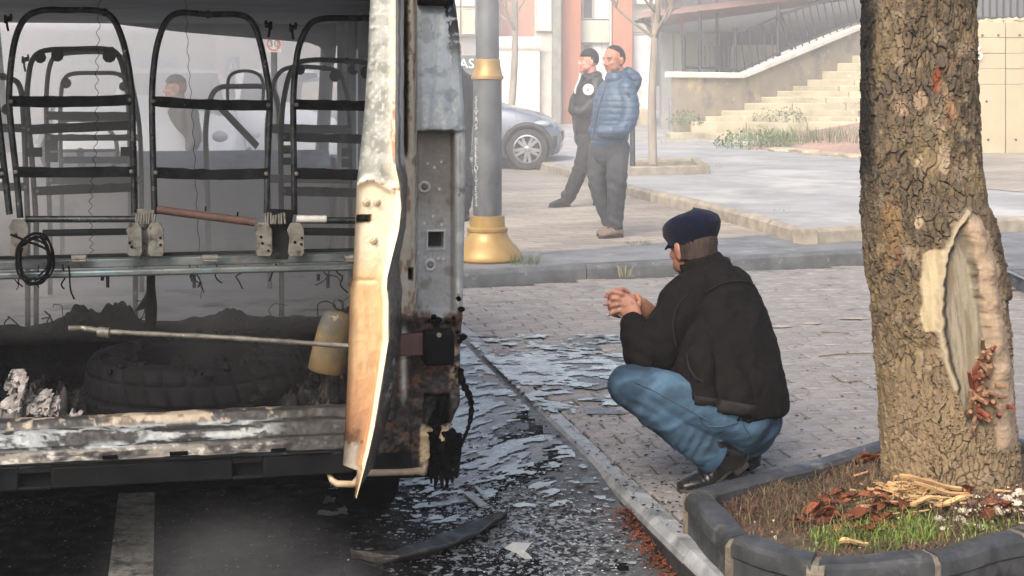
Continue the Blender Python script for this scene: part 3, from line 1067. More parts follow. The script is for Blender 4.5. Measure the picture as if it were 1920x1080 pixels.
# ---- street lamp with the raised lettering
lb = G(913, 494, .1); lb.y += .2
LY = lb.y
sL = LY / F
lamp = thing('street_lamp', 'grey lamp post with a golden foot and raised lettering down its shaft', 'lamp post', lb)
def zpx(y): return H - (y - HY) * sL
prof = [(.25, .1), (.262, .115), (.262, zpx(480)), (.25, zpx(474)), (.235, zpx(466)), (.195, zpx(456)), (.165, zpx(446)), (.150, zpx(438)), (.147, zpx(434)), (.153, zpx(432)), (.153, zpx(427)), (.134, zpx(424)), (.128, zpx(406)), (.128, zpx(404)), (.108, zpx(403.5))]
mb = MB(); mb.lathe(prof, (lb.x, lb.y, 0), 48); mb.build('base', m_gold, lamp, 35)
mb = MB(); mb.lathe([(.108, zpx(405)), (.108, zpx(150))], (lb.x, lb.y, 0), 40, cap=False); mb.build('shaft', m_polegrey, lamp, 60)
mb = MB(); mb.lathe([(.108, zpx(150)), (.122, zpx(148)), (.122, zpx(143)), (.112, zpx(140)), (.096, zpx(122)), (.094, zpx(112)), (.09, zpx(111))], (lb.x, lb.y, 0), 40); mb.build('collar', m_gold, lamp, 35)
mb = MB(); mb.lathe([(.088, zpx(112)), (.078, 3.2), (.06, 6.2), (.05, 6.4)], (lb.x, lb.y, 0), 40); mb.build('upper_shaft', m_polegrey, lamp, 60)
mb = MB(); mb.tube([Vector((lb.x, lb.y, 6.2)), Vector((lb.x - .5, lb.y - .1, 6.6)), Vector((lb.x - 1.3, lb.y - .3, 6.75))], .035, 8); mb.build('arm', m_polegrey, lamp, 60)
mb = MB(); mb.ball(Vector((lb.x - 1.5, lb.y - .34, 6.74)), (.32, .14, .07)); mb.build('lamp_head', m_polegrey, lamp, 60)
txt = 'SİVAS BELEDİYESİ'
ang = math.asin(((893 - 913) * sL) / .109)
cdir = Vector((math.sin(ang), -math.cos(ang), 0))
tdir = Vector((math.cos(ang), math.sin(ang), 0))
yy = np.linspace(186, 380, len(txt))
for ch, y in zip(txt, yy):
 if ch == ' ':
  continue
 p = Vector((lb.x, lb.y, 0)) + cdir * .1085; p.z = zpx(y)
 text_mesh(ch, .066, .006, 'letter', m_letter, lamp, frame_mtx(p, tdir, UP, cdir))

# ---- silver car parked behind the lamp post
m_carp = M('silver_blue_paint', C(112, 120, 130), C(106, 114, 124), scale=2, rough=.28, rvar=.04, metal=.35, bump=0, coat=.5)
m_carglass = M('car_glass', C(40, 44, 50), rough=.08, rvar=0, bump=0)
m_tyre = M('tyre_rubber', C(46, 46, 48), C(36, 36, 38), scale=12, rough=.8, bump=.2)
m_alloy = M('alloy', C(150, 152, 154), C(130, 132, 134), scale=8, rough=.35, metal=.6, bump=0)
m_lampglass = M('headlamp_lens', C(150, 156, 162), rough=.15, rvar=0, bump=0)
m_trim = M('black_trim', C(30, 30, 32), rough=.5, bump=0)
m_redlens = M('red_lens', C(190, 40, 36), rough=.25, rvar=0, bump=0)
def make_car(root, o, fx, L_, Wd, Ht, paint, kind='hatch', glass=m_carglass):
 """o: ground centre; fx: unit vector to the front. Body lofted from side-view stations."""
 fx = Vector(fx).normalized(); rx = Vector((fx.y, -fx.x, 0))
 if kind == 'hatch':
  st = [(-.5, .42, .62, .70, .62), (-.495, .3, .86, .90, .70), (-.47, .24, .98, 1.25, .86), (-.40, .2, .99, 1.40, .93), (-.30, .18, .97, 1.47, .97), (-.15, .18, .95, 1.49, .98), (0, .18, .94, 1.47, .98), (.10, .18, .93, 1.40, .98), (.19, .18, .92, 1.22, .97), (.27, .18, .90, 1.01, .96), (.36, .18, .86, .93, .94), (.43, .2, .78, .84, .89), (.475, .22, .66, .73, .80), (.495, .26, .56, .62, .66), (.5, .34, .48, .5, .55)]
 else:
  st = [(-.5, .45, .9, 1.2, .8), (-.495, .3, 1.0, 1.75, .9), (-.48, .24, 1.02, 1.9, .95), (-.2, .2, 1.0, 1.95, .97), (.1, .2, 1.0, 1.93, .97), (.2, .2, 1.0, 1.85, .97), (.33, .2, 1.02, 1.25, .95), (.4, .2, .98, 1.08, .93), (.47, .22, .85, .95, .86), (.495, .28, .65, .72, .74), (.5, .36, .5, .52, .6)]
 zs_ = Ht / (1.49 if kind == 'hatch' else 1.95)
 rows = []
 for x, zb, zw, zt, wf in st:
  zb, zw, zt = zb * zs_, zw * zs_, zt * zs_
  hw_ = Wd / 2 * wf
  gt = hw_ * (.70 if zt - zw > .25 else .86)
  ring = [(-hw_ * .85, zb), (-hw_ * .97, zb + .06), (-hw_, zb + (zw - zb) * .45), (-hw_ * .985, zb + (zw - zb) * .8), (-hw_ * .93, zw), (-lerp(hw_ * .93, gt, .5), (zw + zt) / 2), (-gt, zt - .03), (-gt * .8, zt), (0, zt + .015),
    (gt * .8, zt), (gt, zt - .03), (lerp(hw_ * .93, gt, .5), (zw + zt) / 2), (hw_ * .93, zw), (hw_ * .985, zb + (zw - zb) * .8), (hw_, zb + (zw - zb) * .45), (hw_ * .97, zb + .06), (hw_ * .85, zb)]
  rows.append([tuple(o + fx * x * L_ + rx * a + UP * z) for a, z in ring])
 A_ = np.array(rows)
 # resample along the length for a smooth loft
 mb_ = MB(); mb_.grid(A_)
 m_ = A_.shape[1]
 mb_.add([A_[0, i] for i in range(m_)], [tuple(range(m_))])
 mb_.add([A_[-1, i] for i in range(m_)], [tuple(range(m_ - 1, -1, -1))])
 body = mb_.build('body', paint, root, 50)
 ss = body.modifiers.new('sub', 'SUBSURF'); ss.levels = 1; ss.render_levels = 2
 wr = .315 if kind == 'hatch' else .33
 ax_f, ax_r = (.385, -.24)
 for s_ in (-1, 1):
  # window band
  i0, i1 = (2, 8) if kind == 'hatch' else (1, 5)
  def side(i, t):
   zb, zw, zt, wf = [st[i][k] for k in (1, 2, 3, 4)]
   hw_ = Wd / 2 * wf
   gt = hw_ * .70
   return o + fx * st[i][0] * L_ + rx * s_ * (lerp(hw_ * .93, gt, t) + .012) + UP * (lerp(zw, zt, t) * zs_)
  mb_ = MB()
  for i in range(i0, i1):
   mb_.add([side(i, .14), side(i + 1, .14), side(i + 1, .82), side(i, .82)], [(0, 1, 2, 3)])
  w_ = mb_.build('side_window', glass, root, 50)
  for x in (ax_f, ax_r):
   c = o + fx * x * L_ + rx * s_ * (Wd / 2 - .11) + UP * wr
   fo = rx * s_
   mb_ = MB(); mb_.lathe([(wr * .62, -.1), (wr * .94, -.1), (wr, -.06), (wr, .06), (wr * .94, .1), (wr * .66, .105)], c, 36, (fx, UP, fo), cap=False); wh = mb_.build('wheel', m_tyre, root, 40)
   mb_ = MB(); mb_.lathe([(wr * .66, .1), (wr * .68, .106), (wr * .62, .112), (wr * .6, .07)], c, 36, (fx, UP, fo), cap=False)
   mb_.lathe([(.03, .07), (.05, .1), (.02, .115), (.001, .115)], c, 16, (fx, UP, fo))
   for k_ in range(10):
    a_ = 2 * PI * k_ / 10 + (.1 if k_ % 2 else -.1)
    dd = fx * math.cos(a_) + UP * math.sin(a_)
    tt = fo.cross(dd)
    mb_.hexa([c + dd * .03 - tt * .03 + fo * .07, c + dd * .03 + tt * .03 + fo * .07, c + dd * .03 + tt * .025 + fo * .1, c + dd * .03 - tt * .025 + fo * .1,
      c + dd * wr * .62 - tt * .024 + fo * .07, c + dd * wr * .62 + tt * .024 + fo * .07, c + dd * wr * .62 + tt * .02 + fo * .098, c + dd * wr * .62 - tt * .02 + fo * .098])
   mb_.build('rim', m_alloy, wh, 40)
   mb_ = MB(); mb_.lathe([(.01, .045), (wr * .64, .045)], c, 24, (fx, UP, fo)); mb_.build('brake_disc', m_iron, wh, 40)
   mb_ = MB(); mb_.tube([c + (fx * math.cos(a_) + UP * math.sin(a_)) * (wr + .045) + fo * (.085) for a_ in np.linspace(-.25, PI + .25, 20)], .045, 8, flat=1.2, cap=True); mb_.build('wheel_arch', m_trim, root, 60)
  mb_ = MB(); hp = o + fx * .462 * L_ + rx * s_ * (Wd / 2 * .80) + UP * .70 * zs_
  mb_.ball(hp - fx * .03 * L_, (.15, .13, .055), 12, 8); mb_.build('headlight', m_lampglass, root, 60)
  mb_ = MB(); hp = o - fx * .488 * L_ + rx * s_ * (Wd / 2 * .70) + UP * .84 * zs_
  mb_.ball(hp, (.09, .09, .08), 12, 8); mb_.build('tail_light', m_redlens, root, 60)
  mb_ = MB(); hp = o + fx * .19 * L_ + rx * s_ * (Wd / 2 + .06) + UP * 1.0 * zs_
  mb_.ball(hp, (.09, .09, .065), 10, 6); mb_.build('door_mirror', paint, root, 60)
  mb_ = MB(); hp = o + fx * .478 * L_ + rx * s_ * (Wd / 2 * .86) + UP * .42 * zs_
  mb_.tube([hp + UP * .1 + fx * .01, hp - UP * .09 - fx * .01], .03, 6); mb_.build('air_vent', m_trim, root, 60)
 # windscreen and rear window
 def top(i, a):
  zt, wf = st[i][3] * zs_, st[i][4]
  gt = Wd / 2 * wf * (.70 if st[i][3] - st[i][2] > .25 else .86) * .86
  return o + fx * st[i][0] * L_ + rx * a * gt + UP * (zt + .025)
 mb_ = MB(); i0, i1 = (7, 9) if kind == 'hatch' else (5, 6)
 for i in range(i0, i1):
  mb_.add([top(i, -1), top(i, 1), top(i + 1, 1), top(i + 1, -1)], [(0, 1, 2, 3)])
 mb_.build('windscreen', glass, root, 50)
 mb_ = MB(); c = o + fx * .497 * L_ + UP * .5 * zs_
 mb_.box(c, (.06, Wd * .5, .14), (fx, rx, UP)); mb_.build('grille', m_trim, root, 30, .01)
 mb_ = MB(); c = o - fx * .5 * L_ + UP * .68 * zs_
 mb_.box(c, (.03, .52, .12), (fx, rx, UP)); mb_.build('number_plate', m_signwhite, root, 30)
 return body
cw = G(995, 318, .1)
car_f = Vector((1, -.06, 0)).normalized()
car_o = Vector((cw.x, cw.y + .75, .1)) - car_f * .385 * 4.4
car = thing('parked_car', 'silver-blue hatchback parked nose to the kerb behind the lamp post', 'car', car_o)
make_car(car, car_o, car_f, 4.4, 1.8, 1.46, m_carp)

# ---- beyond the bus, seen through its windscreen
m_white_p = M('white_paint', C(222, 226, 230), C(208, 212, 216), scale=2, rough=.35, rvar=.05, bump=0)
m_blue = M('blue_lens', C(96, 124, 176), rough=.3, rvar=0, bump=0)
suv_o = Vector((P(232, 0, 17).x, 19.5, ROADZ))
suv = thing('police_car', 'white patrol car with a long blue light bar ahead of the bus', 'police car', suv_o)
make_car(suv, suv_o, (D.x * -1, D.y * -1, 0), 4.6, 1.9, 1.72, m_white_p, 'van')
mb = MB(); a, b = P(228, 112, 19), P(332, 112, 19)
mb.box((a + b) / 2, ((b - a).length, .22, .09)); mb.build('light_bar', m_blue, suv, 30, .02)
mb = MB()
for x in (240, 320): mb.box(P(x, 121, 19), (.05, .1, .06))
mb.box((P(280, 123, 19)), (.7, .1, .03)); mb.build('light_bar_bracket', m_trim, suv, 0)
hv_o = Vector((P(480, 0, 22).x, 24.0, ROADZ))
hv = thing('white_van', 'white van standing ahead on the right of the windscreen opening', 'van', hv_o)
make_car(hv, hv_o, (-D.x, -D.y, 0), 4.9, 1.9, 1.75, m_white_p, 'van')
rc_o = Vector((P(150, 0, 13.5).x, 15.2, ROADZ))
rc = thing('grey_car', 'grey car with red tail lights just ahead of the bus', 'car', rc_o)
make_car(rc, rc_o, (D.x, D.y, 0), 4.2, 1.75, 1.42, M('grey_paint', C(150, 154, 158), rough=.35, rvar=.05, bump=0), 'hatch')
# signs
sg = thing('speed_sign', 'white 30 speed limit board with a yellow band above', 'sign', P(513, 160, 14))
pbox(500, 528, 44, 98, 14, .03, 'board', m_signwhite, sg, .004)
pbox(500.6, 527.4, 44.5, 66, 13.995, .004, 'yellow_band', M('sign_yellow', C(240, 206, 90), rough=.5, bump=0), sg)
mb = MB(); cc = P(513, 82, 13.99); mb.lathe([(11.5 * 14 / F, 0), (13 * 14 / F, 0.001), (13 * 14 / F, .004), (11.5 * 14 / F, .004), (10.5 * 14 / F, .002)], cc, 32, (Vector((1, 0, 0)), UP, Vector((0, -1, 0))), cap=False); mb.build('red_ring', m_redlens, sg, 30)
text_mesh('30', 15 * 14 / F * 1.25, .002, 'numerals', m_trim, sg, frame_mtx(P(513, 82, 13.985), (1, 0, 0), (0, 0, 1)), 1.1)
mb = MB(); mb.tube([P(514, 44, 14.06), Vector((P(514, 0, 14.06).x, 14.06, ROADZ))], .03, 8); mb.build('pole', m_iron, sg, 60)
cs = thing('crossing_sign', 'blue square pedestrian crossing sign with a white triangle', 'sign', P(437, 150, 20))
pbox(425, 449, 107, 131, 20, .03, 'board', m_blue, cs, .004)
mb = MB(); mb.prism([P(428, 128.5, 19.995), P(446, 128.5, 19.995), P(437, 110, 19.995)], Vector((0, -.004, 0))); mb.build('triangle', m_signwhite, cs, 0)
mb = MB(); mb.tube([P(436, 126, 19.985), P(437.5, 119, 19.985), P(437, 115, 19.985)], .012, 6); mb.tube([P(437, 121, 19.985), P(440, 126.5, 19.985)], .009, 6); mb.build('pictogram', m_trim, cs, 0)
mb = MB(); mb.tube([P(437, 107, 20.05), Vector((P(437, 0, 20.05).x, 20.05, ROADZ))], .03, 8); mb.build('pole', m_iron, cs, 60)
# twin-armed lamps far down the road
for i, (x, yt, Y) in enumerate(((88, 20, 34), (152, 20, 42), (194, 26, 48), (250, 38, 60), (276, 56, 74), (311, 72, 92), (352, 84, 110))):
 base = P(x, HY, Y); base.z = ROADZ
 ht = P(x, yt, Y).z
 L_ = thing('road_lamp', ['tall road lamp nearest the bus, at the left of the windscreen', 'second road lamp down the road, in front of the dark trees', 'third road lamp, right of the dark trees', 'twin-armed road lamp above the blue light bar', 'twin-armed road lamp right of the one above the light bar', 'small twin-armed road lamp far down the road', 'smallest and farthest road lamp'][i], 'street lamp', base, 'lamps along the road ahead')
 mb = MB(); mb.tube([base, Vector((base.x, base.y, ht))], [.09, .05], 8); mb.build('mast', m_iron, L_, 60)
 for s_ in (-1, 1):
  mb = MB(); mb.tube([Vector((base.x, base.y, ht - .3)), Vector((base.x + s_ * 1.0, base.y, ht + .05)), Vector((base.x + s_ * 2.0, base.y, ht + .2))], .05, 6); mb.build('arm', m_iron, L_, 60)
# far trees and house blocks
m_fol = M('dark_foliage', C(74, 88, 70), C(52, 66, 50), scale=3, rough=.85, bump=0)
def leafy_tree(base, h_, r_, n, label, seed):
 rs_ = random.Random(seed)
 t_ = thing('pine_tree', label, 'tree', base)
 mb_ = MB(); mb_.tube([base, base + UP * h_ * .95], [.2, .04], 8); mb_.build('trunk', m_bark_pale, t_, 60)
 mb_ = MB()
 clumps = [(rs_.uniform(-.7, .7) * r_, rs_.uniform(-.7, .7) * r_, h_ * rs_.uniform(.25, .95)) for _ in range(22)]
 for _ in range(n):
  cx, cy, cz = rs_.choice(clumps)
  q = base + Vector((cx + rs_.gauss(0, .28) * r_, cy + rs_.gauss(0, .28) * r_, cz + rs_.gauss(0, .05) * h_))
  k_ = 1 - .6 * (q.z - base.z) / h_
  q.x = base.x + (q.x - base.x) * (.5 + k_); q.y = base.y + (q.y - base.y) * (.5 + k_)
  a_ = Vector((rs_.gauss(0, 1), rs_.gauss(0, 1), rs_.gauss(0, 1))).normalized() * rs_.uniform(.12, .3)
  b_ = a_.orthogonal().normalized() * a_.length * .5
  mb_.add([q - a_, q + b_, q + a_, q - b_], [(0, 1, 2, 3)])
 mb_.build('crown', m_fol, t_, 0)
for i, (x, yt, Y, r_) in enumerate(((118, 30, 58, 2.2), (82, 36, 62, 1.6), (150, 68, 60, 1.6), (60, 84, 54, 1.6))):
 b = P(x, HY, Y); b.z = ROADZ
 leafy_tree(b, P(x, yt, Y).z - ROADZ, r_, 1600, ['tall dark evergreen seen through the windscreen at the left', 'narrow dark evergreen left of the tallest one', 'lower rounded dark tree right of the tallest evergreen', 'low dark tree at the far left of the windscreen'][i], 30 + i)
bg = P(420, HY, 46); bg.z = ROADZ
young_tree(bg, 4.2, .1, 8, 'bare street tree seen through the middle of the windscreen', 41, 1.2)
blk = thing('grey_block', 'grey apartment block beyond the windscreen opening', 'building', P(520, HY, 60))
pbox(404, 700, -200, gz(ROADZ, 60), 60, 8, 'wall', m_concgrey, blk)
for i in range(5):
 for j in range(4):
  window(414 + i * 36, 436 + i * 36, -130 + j * 56, -96 + j * 56, 59.95, blk, m_glassd)
# ================================================================== BURNT MINIBUS
VA = R(11.5)
VU = Vector((math.cos(VA), math.sin(VA), 0))
VV = Vector((-math.sin(VA), math.cos(VA), 0))
VC = Vector(((866 - CX) / F * 4.5, 4.5, 0))
def VW(u, v, z):
 return VC + VU * u + VV * v + UP * z
def VP(px, py, v):
 """(u, z) on the bus's cross plane at v for a photo pixel"""
 k = (px - CX) / F
 bx, by = VC.x + v * VV.x, VC.y + v * VV.y
 u = (k * by - bx) / (VU.x - k * VU.y)
 Y = by + u * VU.y
 return u, H - (py - HY) / F * Y
def VQ(px, py, v, dv=0.0):
 u, z = VP(px, py, v)
 return VW(u, v + dv, z)

m_char = M('charred_metal', C(36, 37, 38), C(21, 22, 23), scale=9, spec=0.04, rough=0.7, rvar=0.2, bump=0.4, bscale=70, bdist=0.006,
  layers=[(C(84, 82, 78), 14, 0.62, 0.74), (C(74, 52, 40), 6, 0.64, 0.78)])
m_tube = M('burnt_tube', C(62, 67, 68), C(26, 28, 30), scale=22, rough=0.40, rvar=0.2, metal=0.6, bump=0.3, bscale=120, bdist=0.003,
  layers=[(C(132, 134, 130), 34, 0.60, 0.74), (C(80, 66, 54), 9, 0.62, 0.8), (C(16, 16, 17), 18, .60, .68)])
m_strap = M('burnt_strap', C(34, 36, 38), C(20, 21, 22), scale=24, spec=0.04, rough=0.6, rvar=0.2, metal=0.3, bump=0.5, bscale=90, bdist=0.004,
   layers=[(C(96, 94, 90), 40, 0.67, 0.74)])
m_seatgrey = M('heat_greyed_steel', C(112, 110, 104), C(80, 78, 74), scale=30, rough=0.7, rvar=0.15, metal=0.2, bump=0.4, bscale=90, bdist=0.004,
   layers=[(C(36, 34, 32), 34, 0.56, 0.68), (C(120, 88, 64), 20, 0.66, 0.76)])
m_rail = M('oxidised_rail', C(98, 104, 104), C(52, 62, 66), scale=7, rough=0.5, rvar=0.15, metal=0.45, bump=0.3, bscale=60, bdist=0.004, stretch=(1, 1, 3),
  layers=[(C(40, 40, 40), 9, 0.55, 0.7), (C(86, 116, 122), 4, 0.58, 0.7), (C(126, 104, 92), 6, 0.62, 0.76)])
m_rust = M('rusted_tube', C(98, 70, 60), C(70, 52, 48), scale=12, rough=0.75, bump=0.3, bscale=80)
m_shell_in = M('scorched_inner_skin', C(158, 158, 156), C(128, 129, 130), scale=3, rough=0.8, bump=0.25, bscale=30,
   layers=[(C(92, 92, 94), 2.2, 0.55, 0.72), (C(150, 150, 146), 6, 0.66, 0.8)])
m_roof_in = M('sooty_roof_skin', C(134, 136, 139), C(112, 114, 118), scale=3, rough=0.85, bump=0.25, bscale=30)
m_shell_out = M('burnt_outer_skin', C(150, 150, 148), C(112, 112, 110), scale=5, rough=0.7, bump=0.3, bscale=60,
    layers=[(C(40, 38, 36), 2.5, 0.5, 0.66), (C(120, 84, 58), 5, 0.62, 0.74)])
m_soot = M('soot', C(22, 22, 24), C(13, 13, 14), scale=14, spec=0.04, rough=0.85, rvar=0.1, bump=0.9, bscale=60, bdist=0.012,
  layers=[(C(62, 62, 64), 55, 0.69, 0.76)])
m_floor = M('burnt_floor', C(140, 142, 144), C(112, 114, 117), scale=4, rough=0.9, bump=0.4, bscale=40, layers=[(C(40, 40, 42), 3.5, 0.55, 0.68)])
m_tyre_burnt = M('scorched_tyre', C(17, 18, 20), C(11, 11, 12), scale=12, spec=0.04, rough=0.75, bump=0.4, bscale=90, bdist=0.003,
    layers=[(C(44, 44, 46), 22, 0.68, 0.78)])
m_bump_blk = M('black_bumper', C(25, 26, 28), C(17, 18, 19), scale=10, spec=0.04, rough=0.5, rvar=0.15, bump=0.3, bscale=110, bdist=0.003,
   layers=[(C(72, 72, 72), 13, 0.66, 0.74), (C(20, 20, 20), 5, 0.55, 0.65)])
m_dark = M('dark_cavity', C(10, 10, 10), spec=0.04, rough=0.9, bump=0)
m_panel = M('burnt_panel', (0.95, 0.95, 0.95, 1), (1.06, 1.05, 1.03, 1), attr='Col', scale=30, rough=0.62, rvar=0.2, bump=0.35, bscale=110, bdist=0.003,
   metal=0.1)
m_door = M('heat_stained_door', (0.94, 0.94, 0.94, 1), (1.05, 1.05, 1.04, 1), attr='Col', scale=26, rough=0.42, rvar=0.14, bump=0.18, bscale=130, bdist=0.002,
  metal=0.15)
m_screw = M('screw_head', C(176, 160, 132), C(140, 128, 110), scale=40, rough=0.45, metal=0.5, bump=0.1)
m_white_flake = M('flaked_paint', C(196, 196, 192), C(160, 160, 158), scale=20, rough=0.8, bump=0.4, bscale=60)
m_canister = M('scorched_yellow', C(92, 74, 42), C(60, 50, 34), scale=9, rough=0.65, bump=0.4, bscale=50, bdist=0.005,
   layers=[(C(48, 50, 48), 7, 0.5, 0.64), (C(138, 140, 134), 18, 0.64, 0.72)])
m_rod = M('ashen_rod', C(104, 100, 92), C(58, 57, 54), scale=24, rough=0.6, metal=0.3, bump=0.4, bscale=80, bdist=0.004, layers=[(C(176, 172, 162), 30, 0.62, 0.72)])
m_beige_metal = M('beige_bar', C(178, 158, 132), C(140, 122, 102), scale=16, rough=0.5, bump=0.2, layers=[(C(60, 44, 34), 30, 0.64, 0.72)])

bus = thing('burnt_minibus', 'burnt out grey minibus shell with bare seat frames and its rear door swung open', 'minibus', VW(-0.95, 0, ROADZ))

# ---------------------------------------------------------------- rear corner pillar (pressed sheet with stains)
def noise2(X, Y, s, seed, o=4):
 return fbm(np.stack([X * s, Y * s, np.zeros_like(X) + seed * 3.7], -1), o, seed)

def panel_grid(name, ys, left, right, n, v0, depth, colour, mat, parent, extra_right=None):
 ys = np.asarray(ys, float)
 S = np.linspace(0, 1, n)
 PXL, PXR = interp(ys, left), interp(ys, right)
 PX = PXL[:, None] + (PXR - PXL)[:, None] * S[None, :]
 PY = np.repeat(ys[:, None], n, 1)
 dv = depth(PX, PY)
 k = (PX - CX) / F
 bx, by = VC.x + v0 * VV.x, VC.y + v0 * VV.y
 u = (k * by - bx) / (VU.x - k * VU.y)
 Yd = by + u * VU.y
 z = H - (PY - HY) / F * Yd
 V = np.zeros(PX.shape + (3,))
 V[..., 0] = VC.x + VU.x * u + VV.x * (v0 + dv)
 V[..., 1] = VC.y + VU.y * u + VV.y * (v0 + dv)
 V[..., 2] = z
 col = colour(PX, PY)
 if extra_right is not None:               # wrap round to the side
  m = len(ys)
  for dvx, du in extra_right:
   e = V[:, -1:, :].copy() if dvx == extra_right[0][0] else V[:, -1:, :].copy()
   base = V[:, n - 1:n, :].copy()
   base[..., 0] += VV.x * dvx + VU.x * du
   base[..., 1] += VV.y * dvx + VU.y * du
   V = np.concatenate([V, base], 1)
   col = np.concatenate([col, col[:, n - 1:n, :]], 1)
 me = fast_mesh(name, V.reshape(-1, 3), grid_faces(V.shape[0], V.shape[1])[:, ::-1])
 set_col(me, col.reshape(-1, 3))
 return finish(me, name, mat, parent, 50)

PIL_R = [(-120, 838), (0, 848), (60, 855), (245, 866), (300, 868), (580, 862), (600, 862), (650, 859), (760, 858), (800, 842), (835, 834), (862, 802), (895, 796)]
PIL_L = [(-120, 748), (895, 700)]
def pil_depth(X, Y):
 d = np.zeros_like(X)
 # seam and flange beads left of the lamp panel
 d += 0.03 * np.exp(-((X - 762) / 3.5) ** 2) * sstep(300, 270, Y)
 d -= 0.006 * np.exp(-((X - 773) / 3) ** 2)
 d += 0.008 * np.exp(-((X - 779.5) / 1.6) ** 2) * sstep(620, 590, Y)
 # bulging tail panel above, torn lower lip
 flap = sstep(12, 30, Y) * sstep(248 + 3 * np.sin(X * .2), 243, Y) * sstep(780, 790, X)
 d -= flap * (0.018 + 0.016 * sstep(60, 240, Y)) * np.clip(1 - ((X - 822) / 60) ** 2, 0, 1)
 d += flap * 0.006 * np.exp(-((X - 800 - (240 - Y) * 0.09) / 5) ** 2)
 d += flap * 0.008 * sstep(828, 848, X)
 rec = sstep(243, 249, Y) * sstep(596, 580, Y) * sstep(781, 787, X) * sstep(853, 847, X)
 d += rec * 0.028
 d -= 0.010 * np.exp(-((X - 858) / 5) ** 2) * sstep(240, 270, Y) * sstep(600, 560, Y)
 low = sstep(590, 612, Y)
 d += low * (0.012 + 0.012 * noise2(X, Y, 0.06, 3))
 d += 0.02 * sstep(794, 800, X) * sstep(846, 840, X) * sstep(738, 746, Y) * sstep(800, 792, Y)
 # square hole and the small slot
 d += 0.035 * sstep(805, 808, X) * sstep(834, 831, X) * sstep(436, 440, Y) * sstep(468, 464, Y)
 d -= 0.004 * np.exp(-((np.maximum(abs(X - 819.5) - 14, abs(Y - 452) - 15) - 2) / 2.2) ** 2)
 d += 0.03 * sstep(765, 767, X) * sstep(775, 773, X) * sstep(502, 504, Y) * sstep(526, 524, Y)
 for cx, cy, r in ((798, 352, 9), (809, 499, 9)):
  q = np.hypot(X - cx, Y - cy)
  d -= 0.006 * np.exp(-((q - r) / 2.0) ** 2)
  d -= 0.006 * np.exp(-(q / 3.5) ** 2)
 for cx, cy in ((804, 308), (817, 315), (830, 304), (826, 356), (814, 407), (798, 421), (830, 423), (786, 476), (824, 487), (834, 488), (798, 487)):
  d -= 0.0035 * np.exp(-(np.hypot(X - cx, Y - cy) / 2.2) ** 2)
 d += 0.0022 * noise2(X, Y, 0.05, 5) + 0.0012 * noise2(X, Y, 0.25, 6)
 return d

